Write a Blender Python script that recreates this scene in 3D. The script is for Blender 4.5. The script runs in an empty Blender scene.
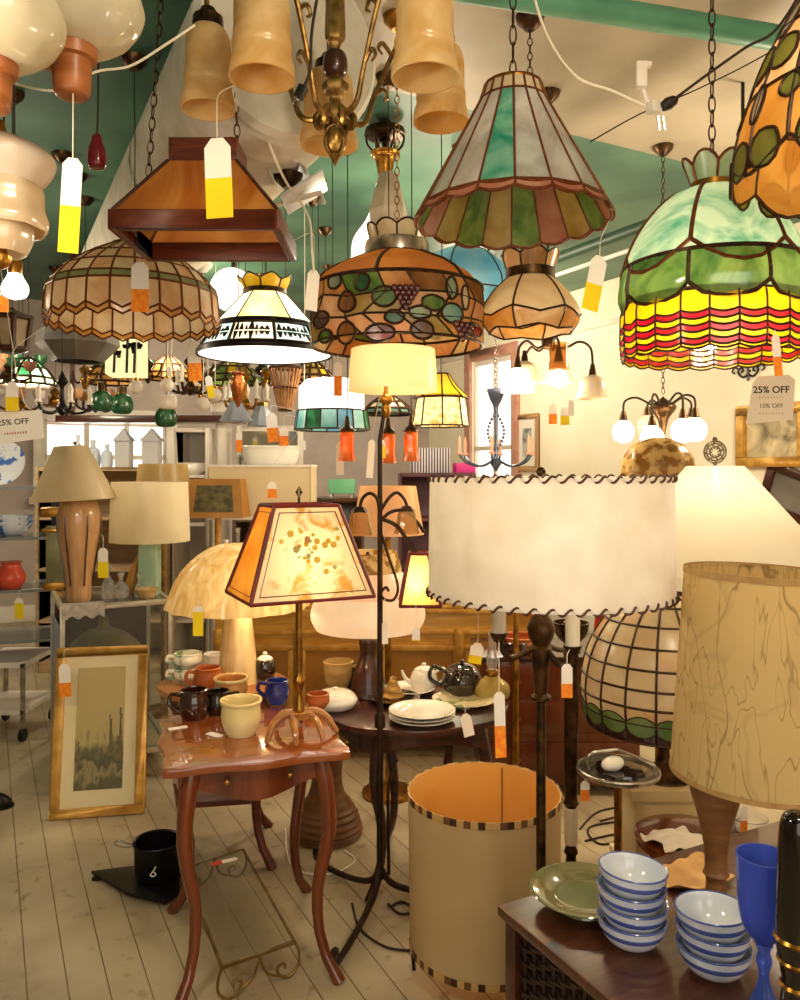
import bpy, bmesh, math, random
from math import pi, sin, cos, radians as R
from mathutils import Vector as V, Matrix, Euler
random.seed(7)
SC = bpy.context.scene
COL = SC.collection
H, F = 1.5, 800.0                     # eye height, focal length in pixels, horizon on row 470
def P(px, py, Y): return V(((px-400)/F*Y, Y, H+(470-py)/F*Y))
def W(n, Y): return n*Y/F
def FL(px, py):                       # a point on the floor
    Y = H*F/(py-470); return V(((px-400)/F*Y, Y, 0))
def ZP(px, py, z):                    # a point at height z
    Y = (H-z)*F/(py-470); return V(((px-400)/F*Y, Y, z))
# ------------------------------------------------------------------ materials
MATS = {}
def lin(c):
    return tuple(((x/12.92) if x <= .04045 else ((x+.055)/1.055)**2.4) for x in c)
def hexc(h):
    return lin(tuple(int(h[i:i+2], 16)/255 for i in (0, 2, 4)))
def nodes(name):
    m = bpy.data.materials.new(name); m.use_nodes = True
    nt = m.node_tree; nt.nodes.clear()
    return m, nt, nt.nodes.new('ShaderNodeOutputMaterial')
def N(nt, t, **k):
    n = nt.nodes.new('ShaderNode'+t)
    for a, v in k.items():
        if a in n.inputs.keys(): n.inputs[a].default_value = v
        else: setattr(n, a, v)
    return n
def colour_mix(nt, h1, h2, scale=8, detail=3, lo=.35, hi=.65, stretch=(1, 1, 1), kind='Noise', dist=0.):
    tc = N(nt, 'TexCoord'); mp = N(nt, 'Mapping'); mp.inputs['Scale'].default_value = stretch
    nt.links.new(tc.outputs['Object'], mp.inputs['Vector'])
    if kind == 'Noise':
        t = N(nt, 'TexNoise', Scale=scale, Detail=detail, Distortion=dist); o = t.outputs['Fac']
    elif kind == 'Wave':
        t = N(nt, 'TexWave', Scale=scale, Detail=detail, Distortion=dist); o = t.outputs['Fac']
    else:
        t = N(nt, 'TexVoronoi', Scale=scale); t.feature = 'DISTANCE_TO_EDGE'; o = t.outputs['Distance']
    nt.links.new(mp.outputs[0], t.inputs['Vector'])
    r = N(nt, 'ValToRGB'); r.color_ramp.elements[0].position = lo; r.color_ramp.elements[1].position = hi
    r.color_ramp.elements[0].color = (*hexc(h1), 1); r.color_ramp.elements[1].color = (*hexc(h2), 1)
    nt.links.new(o, r.inputs['Fac'])
    return r.outputs['Color'], o
def mat(name, h1, h2=None, rough=.5, metal=0., scale=8, stretch=(1, 1, 1), bump=0., lo=.35, hi=.65, kind='Noise',
        dist=0., detail=3, coat=0., glass=0., ior=1.45, alpha=1.):
    if name in MATS: return MATS[name]
    m, nt, out = nodes(name)
    b = N(nt, 'BsdfPrincipled', Roughness=rough, Metallic=metal)
    b.inputs['Coat Weight'].default_value = coat; b.inputs['Transmission Weight'].default_value = glass
    b.inputs['IOR'].default_value = ior; b.inputs['Alpha'].default_value = alpha
    b.inputs['Base Color'].default_value = (*hexc(h1), 1)
    if h2 or bump:
        c, f = colour_mix(nt, h1, h2 or h1, scale, detail, lo, hi, stretch, kind, dist)
        if h2: nt.links.new(c, b.inputs['Base Color'])
        if bump:
            bp = N(nt, 'Bump', Strength=bump, Distance=.01); nt.links.new(f, bp.inputs['Height']); nt.links.new(bp.outputs[0], b.inputs['Normal'])
    nt.links.new(b.outputs[0], out.inputs[0]); MATS[name] = m
    return m
def shade(name, h1, h2=None, trans=.5, gloss=.06, scale=8, stretch=(1, 1, 1), lo=.35, hi=.65, kind='Noise', dist=0., detail=3, rough=.25):
    """cloth, parchment or opalescent glass that lets light through"""
    if name in MATS: return MATS[name]
    m, nt, out = nodes(name)
    d = N(nt, 'BsdfDiffuse'); t = N(nt, 'BsdfTranslucent'); g = N(nt, 'BsdfGlossy', Roughness=rough)
    g.inputs['Color'].default_value = (.9, .9, .9, 1)
    for s in (d, t): s.inputs['Color'].default_value = (*hexc(h1), 1)
    if h2:
        c, f = colour_mix(nt, h1, h2, scale, detail, lo, hi, stretch, kind, dist)
        for s in (d, t): nt.links.new(c, s.inputs['Color'])
    mx = N(nt, 'MixShader'); mx.inputs[0].default_value = trans
    nt.links.new(d.outputs[0], mx.inputs[1]); nt.links.new(t.outputs[0], mx.inputs[2])
    m2 = N(nt, 'MixShader'); m2.inputs[0].default_value = gloss
    nt.links.new(mx.outputs[0], m2.inputs[1]); nt.links.new(g.outputs[0], m2.inputs[2])
    nt.links.new(m2.outputs[0], out.inputs[0]); MATS[name] = m
    return m
def glow(name, h1, s):
    if name in MATS: return MATS[name]
    m, nt, out = nodes(name)
    e = N(nt, 'Emission', Strength=s); e.inputs['Color'].default_value = (*hexc(h1), 1)
    nt.links.new(e.outputs[0], out.inputs[0]); MATS[name] = m
    return m
# ------------------------------------------------------------------ mesh builder
def spline(pts, k=6, closed=False):
    pts = [V(p) for p in pts]; n = len(pts); o = []
    rng = range(n if closed else n-1)
    for i in rng:
        if closed: a, b, c, d = pts[(i-1) % n], pts[i], pts[(i+1) % n], pts[(i+2) % n]
        else: a, b, c, d = pts[max(i-1, 0)], pts[i], pts[i+1], pts[min(i+2, n-1)]
        for j in range(k):
            t = j/k
            o.append(.5*((2*b)+(c-a)*t+(2*a-5*b+4*c-d)*t*t+(3*b-a-3*c+d)*t**3))
    if not closed: o.append(pts[-1])
    return o
def sp2(prof, k=5): return [(max(p.x, 0), p.z) for p in spline([(r, 0, z) for r, z in prof], k)]
class MB:
    def __init__(s): s.v = []; s.f = []; s.m = []; s.cm = 0; s.X = Matrix()
    def add(s, vs, fs, ms=None):
        o = len(s.v); s.v += [s.X @ V(p) for p in vs]
        s.f += [tuple(i+o for i in f) for f in fs]; s.m += ms or [s.cm]*len(fs)
        return s
    def at(s, loc=(0, 0, 0), rot=(0, 0, 0), sc=(1, 1, 1)):
        s.X = Matrix.LocRotScale(V(loc), Euler(rot), V(sc)); return s
    def lathe(s, prof, n=28, a0=0., close=False, wob=None):
        vs, fs = [], []; k = len(prof); idx = []
        for (r, z) in prof:
            if r < 1e-6: idx.append([len(vs)]*n); vs.append((0, 0, z))
            else:
                idx.append(list(range(len(vs), len(vs)+n)))
                for i in range(n):
                    a = a0+2*pi*i/n; q = r*(wob(a, r, z) if wob else 1)
                    vs.append((q*cos(a), q*sin(a), z))
        for j in range(k-1 if not close else k):
            A, B = idx[j], idx[(j+1) % k]
            for i in range(n):
                q = []
                for x in (A[i], A[(i+1) % n], B[(i+1) % n], B[i]):
                    if x not in q: q.append(x)
                if len(q) > 2: fs.append(tuple(q))
        return s.add(vs, fs)
    def shell(s, prof, th=.003, n=28, wob=None, a0=0.):
        """a thin-walled lathe: the profile from one rim to the other, given a real wall"""
        inn = []
        for i, (r, z) in enumerate(prof):
            a = prof[max(i-1, 0)]; b = prof[min(i+1, len(prof)-1)]
            d = V((b[0]-a[0], b[1]-a[1])); d = d.normalized() if d.length else V((0, 1))
            e = V((d.y, -d.x)); 
            inn.append((max(r+e.x*th, 0), z+e.y*th))
        return s.lathe(list(prof)+inn[::-1], n, a0, True, wob)
    def tube(s, pts, r, n=7, closed=False, k=0):
        if k: 
            m = len(pts); pts = spline(pts, k, closed)
            if isinstance(r, (list, tuple)):
                q = len(pts); r = [r[min(int(i/(q-1)*(m-1)), m-2)]*(1-((i/(q-1)*(m-1))-min(int(i/(q-1)*(m-1)), m-2)))+r[min(int(i/(q-1)*(m-1)), m-2)+1]*((i/(q-1)*(m-1))-min(int(i/(q-1)*(m-1)), m-2)) for i in range(q)]
        pts = [V(p) for p in pts]; m = len(pts); vs, fs = [], []; up = None
        for i, p in enumerate(pts):
            if closed: t = pts[(i+1) % m]-pts[i-1]
            else: t = pts[min(i+1, m-1)]-pts[max(i-1, 0)]
            t = t.normalized() if t.length > 1e-9 else V((0, 0, 1))
            if up is None: up = t.orthogonal().normalized()
            up = up-t*up.dot(t); up = up.normalized() if up.length > 1e-6 else t.orthogonal().normalized()
            w = t.cross(up); rr = r[i] if isinstance(r, (list, tuple)) else r
            vs += [p+rr*(up*cos(2*pi*j/n)+w*sin(2*pi*j/n)) for j in range(n)]
        for i in range(m if closed else m-1):
            for j in range(n):
                a, b = i*n+j, i*n+(j+1) % n; c = ((i+1) % m)*n
                fs.append((a, b, c+(j+1) % n, c+j))
        if not closed: fs += [tuple(range(n))[::-1], tuple(range((m-1)*n, m*n))]
        return s.add(vs, fs)
    def box(s, c, d, rz=0., rot=None):
        x, y, z = d[0]/2, d[1]/2, d[2]/2; M = Matrix.Translation(V(c)) @ (Euler(rot).to_matrix().to_4x4() if rot else Matrix.Rotation(rz, 4, 'Z'))
        vs = [M @ V((a*x, b*y, e*z)) for a in (-1, 1) for b in (-1, 1) for e in (-1, 1)]
        return s.add(vs, [(0, 1, 3, 2), (4, 6, 7, 5), (0, 4, 5, 1), (2, 3, 7, 6), (0, 2, 6, 4), (1, 5, 7, 3)])
    def prism(s, poly, z0, z1, M=None):
        n = len(poly); M = M or Matrix()
        vs = [M @ V((x, y, z0)) for x, y in poly]+[M @ V((x, y, z1)) for x, y in poly]
        return s.add(vs, [tuple(range(n))[::-1], tuple(range(n, 2*n))]+[(i, (i+1) % n, n+(i+1) % n, n+i) for i in range(n)])
    def ball(s, c, r, n=14, m=9, sc=(1, 1, 1)):
        X = s.X; s.X = X @ Matrix.Translation(V(c)) @ Matrix.Diagonal((*sc, 1))
        s.lathe([(r*sin(pi*i/m), -r*cos(pi*i/m)) for i in range(m+1)], n); s.X = X
        return s
    def patch(s, fn, nu, nv, th=0.):
        vs = [V(fn(i/nu, j/nv)) for i in range(nu+1) for j in range(nv+1)]
        fs = [(i*(nv+1)+j, (i+1)*(nv+1)+j, (i+1)*(nv+1)+j+1, i*(nv+1)+j+1) for i in range(nu) for j in range(nv)]
        if th:
            k = len(vs); e = 1e-3; ns = []
            for i in range(nu+1):
                for j in range(nv+1):
                    u, v = i/nu, j/nv; a = min(u+e, 1), max(u-e, 0); b = min(v+e, 1), max(v-e, 0)
                    n = (V(fn(a[0], v))-V(fn(a[1], v))).cross(V(fn(u, b[0]))-V(fn(u, b[1])))
                    ns.append(n.normalized() if n.length > 1e-14 else V((0, 0, 0)))
            vs += [p-n*th for p, n in zip(vs, ns)]; fs += [tuple(i+k for i in f)[::-1] for f in fs]
            rim = [i*(nv+1) for i in range(nu+1)]+[nu*(nv+1)+j for j in range(1, nv+1)]+[i*(nv+1)+nv for i in range(nu-1, -1, -1)]+[j for j in range(nv-1, 0, -1)]
            fs += [(rim[i], rim[i-1], rim[i-1]+k, rim[i]+k) for i in range(len(rim))]
        return s.add(vs, fs)
    def build(s, name, mats, parent=None, loc=None, smooth=40, bevel=0., sub=0, rz=None):
        me = bpy.data.meshes.new(name); me.from_pydata([tuple(p) for p in s.v], [], s.f)
        mats = mats if isinstance(mats, (list, tuple)) else [mats]
        for m in mats: me.materials.append(m)
        me.polygons.foreach_set('material_index', s.m)
        bm = bmesh.new(); bm.from_mesh(me)
        bmesh.ops.remove_doubles(bm, verts=bm.verts, dist=1e-6)
        bmesh.ops.recalc_face_normals(bm, faces=bm.faces)
        if bevel: bmesh.ops.bevel(bm, geom=[e for e in bm.edges if e.is_manifold and e.calc_face_angle(0) > R(30)], offset=bevel, segments=2, affect='EDGES', profile=.6)
        bm.to_mesh(me); bm.free()
        if smooth:
            me.polygons.foreach_set('use_smooth', [True]*len(me.polygons)); me.set_sharp_from_angle(angle=R(smooth))
        o = bpy.data.objects.new(name, me); COL.objects.link(o)
        if parent: o.parent = parent
        if loc is not None: o.location = loc
        if rz is not None: o.rotation_euler.z = rz
        if sub:
            md = o.modifiers.new('sub', 'SUBSURF'); md.levels = md.render_levels = sub
        return o
def each(b, name, m, parent, **k):
    """every separate piece of the builder as an object of its own"""
    n = len(b.v); p = list(range(n))
    def find(i):
        while p[i] != i: p[i] = p[p[i]]; i = p[i]
        return i
    for f in b.f:
        for i in f[1:]: p[find(i)] = find(f[0])
    gr = {}
    for f, mi in zip(b.f, b.m): gr.setdefault(find(f[0]), []).append((f, mi))
    for fs in gr.values():
        c = MB(); idx = {}
        for f, mi in fs:
            for i in f:
                if i not in idx: idx[i] = len(c.v); c.v.append(b.v[i])
            c.f.append(tuple(idx[i] for i in f)); c.m.append(mi)
        c.build(name, m, parent, **k)
def tag(o, label, cat, group=None):
    o['label'] = label; o['category'] = cat
    if group: o['group'] = group
    return o
def thing(name, label, cat, loc=(0, 0, 0), rz=0., group=None, rot=None):
    o = bpy.data.objects.new(name, None); COL.objects.link(o); o.empty_display_size = .05
    o.location = loc; o.rotation_euler = rot or (0, 0, rz)
    return tag(o, label, cat, group)
def struct(o): o['kind'] = 'structure'; return o
def kids(o): return [c for c in bpy.data.objects if c.parent == o]
def dup(o, loc, label, rz=None, rot=None, group=None, sc=None):
    def cp(a, par):
        c = a.copy(); COL.objects.link(c); c.parent = par
        for ch in kids(a): cp(ch, c)
        return c
    c = cp(o, None); c.location = loc; c['label'] = label
    if rz is not None: c.rotation_euler = (0, 0, rz)
    if rot: c.rotation_euler = rot
    if sc: c.scale = (sc, sc, sc)
    if group: c['group'] = group
    return c
def lamp_light(loc, power, col=(1, .74, .42), rad=.03, name='bulb_light'):
    l = bpy.data.lights.new(name, 'POINT'); l.energy = power; l.color = col; l.shadow_soft_size = rad
    o = bpy.data.objects.new(name, l); COL.objects.link(o); o.location = loc
    return o
def chain(parent, p0, p1, link=.034, w=.009, r=.0022, m=None, name='chain'):
    p0, p1 = V(p0), V(p1); d = p1-p0; L = d.length; n = max(2, int(L/(link*.78))); b = MB(); q = d.to_track_quat('Z', 'Y').to_matrix().to_4x4()
    for i in range(n):
        c = p0+d*((i+.5)/n); b.X = Matrix.Translation(c) @ q @ Matrix.Rotation((i % 2)*pi/2, 4, 'Z')
        h = L/n*.62
        b.tube([(w*sin(2*pi*k/10)*1., 0, h*cos(2*pi*k/10)) for k in range(10)], r, 4, True)
    return b.build(name, m or BRONZE, parent)
def cord(parent, pts, r=.002, m=None, name='cord', k=6):
    return MB().tube(pts, r, 6, k=k).build(name, m or CORDW, parent)
# ------------------------------------------------------------------ stained glass
def prof_fn(prof):
    ls = [0]
    for a, b in zip(prof, prof[1:]): ls.append(ls[-1]+math.hypot(b[0]-a[0], b[1]-a[1]))
    T = ls[-1]
    def f(t):
        s = min(max(t, 0), 1)*T; e = (t-1)*T if t > 1 else 0
        for i in range(len(prof)-1):
            if s <= ls[i+1] or i == len(prof)-2:
                k = (s-ls[i])/max(ls[i+1]-ls[i], 1e-9); k += e/max(ls[i+1]-ls[i], 1e-9)
                return (prof[i][0]+(prof[i+1][0]-prof[i][0])*k, prof[i][1]+(prof[i+1][1]-prof[i][1])*k)
    return f
def surf(prof, facet=0, rot=0.):
    f = prof_fn(prof)
    def S(a, t, off=0.):
        r, z = f(t); a2 = a+rot
        if facet:
            st = 2*pi/facet; x = (a % st)-st/2; r = r*cos(st/2)/cos(x)
        r += off
        return V((r*cos(a2), r*sin(a2), z))
    return S
def stained(parent, S, rows, mats, came, th=0, cr=.0028, name='glass_panels', cname='lead_came', nu=3, nv=4, extra=None):
    """rows: (top, bottom, count, phase, pick) with top / bottom a number or a function of the fraction across a cell"""
    g, c = MB(), MB()
    cr *= 1.45
    for (t0, t1, n, ph, pick) in rows:
        F0 = t0 if callable(t0) else (lambda u, t=t0: t); F1 = t1 if callable(t1) else (lambda u, t=t1: t)
        for i in range(n):
            a0 = 2*pi*(i+ph)/n; da = 2*pi/n
            g.cm = pick(i) if callable(pick) else pick[i % len(pick)]
            fn = lambda u, v: S(a0+da*u, F0(u)+(F1(u)-F0(u))*v)
            g.patch(fn, nu, nv, th)
            c.tube([S(a0, F0(0)+(F1(0)-F0(0))*k/nv, .0006) for k in range(nv+1)], cr, 5)
            c.tube([S(a0+da*u/6, F1(u/6), .0006) for u in range(7)], cr, 5)
            c.tube([S(a0+da*u/6, F0(u/6), .0006) for u in range(7)], cr, 5)
    if extra: extra(g, c)
    return g.build(name, mats, parent, smooth=50), c.build(cname, came, parent)
def motif(g, c, S, a, t, wa, wt, idx, shape='oval', tilt=0., off=.0035, cr=.0024):
    """a piece let into the shade: an outline in (angle, height) laid on the surface"""
    pts = []
    for k in range(16):
        q = 2*pi*k/16; x, y = cos(q), sin(q)
        if shape == 'leaf': x = x*(1-.0*abs(y)); y = math.copysign(abs(y)**1.6, y)*1.; x = x; y = y*(1-x*x)**.0
        if shape == 'leaf': x, y = math.copysign(abs(cos(q))**.8, cos(q)), sin(q)*(abs(sin(q))**.7)
        if shape == 'pear': x = x*(1-.32*y) if y > -9 else x
        X, Yy = x*cos(tilt)-y*sin(tilt), x*sin(tilt)+y*cos(tilt)
        pts.append((a+X*wa, t-Yy*wt))
    g.cm = idx
    o = [S(p[0], p[1], off) for p in pts]; inn = [S(p[0], p[1], -.001) for p in pts]
    # concentric fill so the piece follows the curve
    mid = [S(a+(p[0]-a)*.5, t+(p[1]-t)*.5, off) for p in pts]; ce = S(a, t, off); n = 16
    vs = o+mid+[ce]+inn
    fs = [(i, (i+1) % n, n+(i+1) % n, n+i) for i in range(n)]+[(n+i, n+(i+1) % n, 2*n) for i in range(n)]+[(i, 2*n+1+i, 2*n+1+(i+1) % n, (i+1) % n) for i in range(n)]
    g.add(vs, fs); c.tube(o, cr, 5, True)
# ------------------------------------------------------------------ shared materials
BRONZE = mat('aged_bronze', '5a4126', '2c2016', .38, .85, 30)
BRASS = mat('brass', 'b8863a', '7d5722', .28, .95, 20)
IRON = mat('wrought_iron', '2b1d14', '3a281a', .5, .6, 40)
BLACK = mat('black_metal', '0d0c0c', '1a1614', .35, .3, 30)
PEWTER = mat('silvered_metal', 'c9c2b6', '8d867b', .25, .9, 20)
CORDW = mat('white_flex', 'efe6cf', rough=.5)
CORDB = mat('brown_flex', '241810', rough=.6)
CAME = mat('dark_came', '2a1a10', '4a2f1a', .45, .5, 50)
CAMEC = mat('copper_came', '5f2e12', '7b431e', .45, .5, 50)
TAGW = mat('tag_card', 'f7efe4', rough=.8)
TAGY = mat('yellow_sticker', 'f7d70e', rough=.7)
TAGO = mat('orange_sticker', 'f4741c', 'f9a11f', .7, 0, 60)
MAHOG = mat('mahogany', '54240e', '763717', .25, 0, 14, (1, 1, .12), coat=.5, dist=.6, lo=.3, hi=.7)
MAHOGT = mat('mahogany_top', '7c3c18', '9c5626', .18, 0, 16, (.15, 1, 1), coat=.8, dist=.8, lo=.3, hi=.7)
DARKW = mat('dark_walnut', '2c130b', '4a2213', .3, 0, 6, (1, 1, 7), coat=.4, dist=1.)
WOODR = mat('red_oak', '4e2012', '6f321a', .4, 0, 7, (1, 6, 6), dist=1.)
ABRASS = mat('antique_brass', 'a78346', '6e5228', .32, .8, 30)
GOLD = mat('gilt', 'd0a04c', 'ad7d32', .35, .25, 14, bump=.15)
WHITEC = mat('white_china', 'eeeade', 'f8f5ec', .18, 0, 6, coat=.6)
BULB = glow('lit_bulb', 'fff0d0', 14.)
def veined(name, base, vein, trans=.4):
    m, nt, out = nodes(name); tc = N(nt, 'TexCoord'); d = N(nt, 'BsdfDiffuse'); t = N(nt, 'BsdfTranslucent'); fac = None
    for sc, w_, st, dk in ((6., .010, (1.6, 1.6, .5), .35), (11., .011, (1.8, 1.8, .35), .5), (5., .03, (1, 1, 1), .85)):
        mp = N(nt, 'Mapping'); mp.inputs['Scale'].default_value = st; mp.inputs['Rotation'].default_value = (.5, .4 if sc > 8 else -.5, sc); nt.links.new(tc.outputs['Object'], mp.inputs['Vector'])
        n = N(nt, 'TexNoise', Scale=sc, Detail=2, Distortion=.8); nt.links.new(mp.outputs[0], n.inputs['Vector'])
        r = N(nt, 'ValToRGB'); e = r.color_ramp.elements; e[0].position = .5-w_; e[0].color = (1, 1, 1, 1); e[1].position = .5+w_; e[1].color = (1, 1, 1, 1); x = e.new(.5); x.color = (dk, dk, dk, 1)
        nt.links.new(n.outputs['Fac'], r.inputs['Fac'])
        if fac is None: fac = r.outputs['Color']
        else:
            k = N(nt, 'MixRGB', blend_type='MULTIPLY'); k.inputs[0].default_value = 1; nt.links.new(fac, k.inputs[1]); nt.links.new(r.outputs['Color'], k.inputs[2]); fac = k.outputs[0]
    mx = N(nt, 'MixRGB'); mx.inputs[1].default_value = (*hexc(vein), 1); mx.inputs[2].default_value = (*hexc(base), 1); nt.links.new(fac, mx.inputs[0])
    for s in (d, t): nt.links.new(mx.outputs[0], s.inputs['Color'])
    q = N(nt, 'MixShader'); q.inputs[0].default_value = trans; nt.links.new(d.outputs[0], q.inputs[1]); nt.links.new(t.outputs[0], q.inputs[2]); nt.links.new(q.outputs[0], out.inputs[0]); return m
def lit_globe(n, s=5.): return glow(n, 'fff3dc', s)
# ------------------------------------------------------------------ camera, world, room shell
cam = bpy.data.cameras.new('camera'); co = bpy.data.objects.new('camera', cam); COL.objects.link(co)
co.location = (0, 0, H); co.rotation_euler = (R(90), 0, 0)
cam.sensor_fit = 'HORIZONTAL'; cam.sensor_width = 36; cam.lens = 36; cam.shift_y = -30/800; cam.clip_start = .05
SC.camera = co
U = V((-.46, .888, 0)).normalized(); Vd = V((U.y, -U.x, 0))       # the floor boards run along U
RZ = math.atan2(Vd.y, Vd.x)                                        # the room's turn about the vertical
CZ = 3.2
def rm(v, d, z=0): return Vd*v+U*d+V((0, 0, z))
V_R = V((1.75, 7.4, 0)).dot(Vd); D_B = V((.36, 10.06, 0)).dot(U); V_L, D_F = -4.6, -1.2
def wallR(px, py):
    d = V(((px-400)/F, 1, (470-py)/F)); t = V_R/d.dot(Vd); return d*t+V((0, 0, H))
def wallB(px, py):
    d = V(((px-400)/F, 1, (470-py)/F)); t = D_B/d.dot(U); return d*t+V((0, 0, H))
def board_mat():
    m, nt, out = nodes('painted_boards'); b = N(nt, 'BsdfPrincipled', Roughness=.42)
    tc = N(nt, 'TexCoord'); sx = N(nt, 'SeparateXYZ'); nt.links.new(tc.outputs['Object'], sx.inputs[0])
    fr = N(nt, 'Math', operation='MULTIPLY'); fr.inputs[1].default_value = 1/.106; nt.links.new(sx.outputs['X'], fr.inputs[0])
    f1 = N(nt, 'Math', operation='FRACT'); nt.links.new(fr.outputs[0], f1.inputs[0])
    pp = N(nt, 'Math', operation='PINGPONG'); pp.inputs[1].default_value = .5; nt.links.new(f1.outputs[0], pp.inputs[0])
    gr = N(nt, 'ValToRGB'); gr.color_ramp.elements[0].position = .008; gr.color_ramp.elements[1].position = .022; nt.links.new(pp.outputs[0], gr.inputs['Fac'])
    n1 = N(nt, 'TexNoise', Scale=2.2, Detail=5); n2 = N(nt, 'TexNoise', Scale=14, Detail=6)
    nt.links.new(tc.outputs['Object'], n1.inputs['Vector']); nt.links.new(tc.outputs['Object'], n2.inputs['Vector'])
    r1 = N(nt, 'ValToRGB'); r1.color_ramp.elements[0].color = (*hexc('95846a'), 1); r1.color_ramp.elements[1].color = (*hexc('b8a98a'), 1)
    r1.color_ramp.elements[0].position = .35; r1.color_ramp.elements[1].position = .62; nt.links.new(n1.outputs['Fac'], r1.inputs['Fac'])
    r2 = N(nt, 'ValToRGB'); r2.color_ramp.elements[0].color = (*hexc('8a6f4c'), 1); r2.color_ramp.elements[1].color = (1, 1, 1, 1)
    r2.color_ramp.elements[0].position = .27; r2.color_ramp.elements[1].position = .4; nt.links.new(n2.outputs['Fac'], r2.inputs['Fac'])
    m1 = N(nt, 'MixRGB', blend_type='MULTIPLY'); m1.inputs[0].default_value = .6; nt.links.new(r1.outputs[0], m1.inputs[1]); nt.links.new(r2.outputs[0], m1.inputs[2])
    m2 = N(nt, 'MixRGB'); m2.inputs[1].default_value = (*hexc('6b5638'), 1); nt.links.new(gr.outputs[0], m2.inputs[0]); nt.links.new(m1.outputs[0], m2.inputs[2])
    nt.links.new(m2.outputs[0], b.inputs['Base Color'])
    bp = N(nt, 'Bump', Strength=.5, Distance=.004); nt.links.new(gr.outputs[0], bp.inputs['Height']); nt.links.new(bp.outputs[0], b.inputs['Normal'])
    nt.links.new(b.outputs[0], out.inputs[0]); return m
def ceil_mat():
    m, nt, out = nodes('painted_ceiling'); b = N(nt, 'BsdfPrincipled', Roughness=.5)
    tc = N(nt, 'TexCoord'); sx = N(nt, 'SeparateXYZ'); nt.links.new(tc.outputs['Object'], sx.inputs[0])
    a = N(nt, 'Math', operation='LESS_THAN'); a.inputs[1].default_value = 3.2; nt.links.new(sx.outputs['Y'], a.inputs[0])
    c = N(nt, 'Math', operation='GREATER_THAN'); c.inputs[1].default_value = .8; nt.links.new(sx.outputs['X'], c.inputs[0])
    k = N(nt, 'Math', operation='MULTIPLY'); nt.links.new(a.outputs[0], k.inputs[0]); nt.links.new(c.outputs[0], k.inputs[1])
    n = N(nt, 'TexNoise', Scale=1.6, Detail=4); nt.links.new(tc.outputs['Object'], n.inputs['Vector'])
    r1 = N(nt, 'ValToRGB'); r1.color_ramp.elements[0].color = (*hexc('33594a'), 1); r1.color_ramp.elements[1].color = (*hexc('517a62'), 1)
    r2 = N(nt, 'ValToRGB'); r2.color_ramp.elements[0].color = (*hexc('857b66'), 1); r2.color_ramp.elements[1].color = (*hexc('a09580'), 1)
    for r in (r1, r2):
        r.color_ramp.elements[0].position = .35; r.color_ramp.elements[1].position = .65; nt.links.new(n.outputs['Fac'], r.inputs['Fac'])
    mx = N(nt, 'MixRGB'); nt.links.new(k.outputs[0], mx.inputs[0]); nt.links.new(r1.outputs[0], mx.inputs[1]); nt.links.new(r2.outputs[0], mx.inputs[2])
    nt.links.new(mx.outputs[0], b.inputs['Base Color']); nt.links.new(b.outputs[0], out.inputs[0]); return m
def slab(name, v0, v1, d0, d1, z0, z1, m):
    b = MB(); b.box(((v0+v1)/2, (d0+d1)/2, (z0+z1)/2), (v1-v0, d1-d0, z1-z0)); return struct(b.build(name, m, rz=RZ, smooth=0))
CREAM = mat('cream_plaster', 'efe4cc', 'f4ecd8', .7, 0, 3)
TAUPE = mat('taupe_wall', 'a99b96', 'b5a7a0', .7, 0, 3)
GREENW = mat('green_wall', '3f5c4b', '4a6a57', .7, 0, 3)
slab('floor', V_L, V_R, D_F, D_B, -.1, 0, board_mat())
slab('ceiling', V_L, V_R, D_F, D_B, CZ, CZ+.1, ceil_mat())
b = MB()
for v0_, v1_, z0_, z1_ in ((V_L, -1.6, 0, CZ), (1.4, V_R, 0, CZ), (-1.6, 1.4, 0, .7), (-1.6, 1.4, 2.5, CZ)): b.box(((v0_+v1_)/2, D_F-.05, (z0_+z1_)/2), (v1_-v0_, .1, z1_-z0_))
struct(b.build('wall_front', CREAM, rz=RZ, smooth=0))
slab('wall_left', V_L-.1, V_L, D_F, D_B, 0, CZ, TAUPE)
# right wall with a window opening, back wall with a window opening
def cut_wall(name, m, along, fixed, s0, s1, opens, z1=CZ, out=1):
    """along 'd': runs in depth at v = fixed; along 'v': runs across at d = fixed"""
    b = MB()
    def bx(a0, a1, z0, zz):
        if a1-a0 < 1e-4 or zz-z0 < 1e-4: return
        if along == 'd': b.box((fixed+.05*out, (a0+a1)/2, (z0+zz)/2), (.1, a1-a0, zz-z0))
        else: b.box(((a0+a1)/2, fixed+.05*out, (z0+zz)/2), (a1-a0, .1, zz-z0))
    x = s0
    for (a0, a1, z0, zz) in sorted(opens):
        bx(x, a0, 0, z1); bx(a0, a1, 0, z0); bx(a0, a1, zz, z1); x = a1
    bx(x, s1, 0, z1)
    return struct(b.build(name, m, rz=RZ, smooth=0))
wa, wb = wallR(514, 352), wallR(472, 540)
d1, d0 = wb.dot(U), wa.dot(U); zt = wallR(500, 356).z; zb = .75
cut_wall('wall_right', CREAM, 'd', V_R, D_F, D_B, [(d0, d1, zb, zt)])
ba, bb = wallB(45, 470), wallB(166, 424)
v0, v1 = ba.dot(Vd), bb.dot(Vd); bz0, bz1 = 1.25, bb.z+.02
cut_wall('wall_back', TAUPE, 'v', D_B, V_L, V_R, [(v0, v1, bz0, bz1)])
PANE = mat('window_glass', 'ffffff', rough=.02, glass=1., ior=1.1)
TRIMW = mat('painted_trim', 'e9e2d8', 'ddd3c6', .5, 0, 6); TRIMP = mat('rose_brown_trim', 'b98270', 'c79684', .55, 0, 8)
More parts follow.
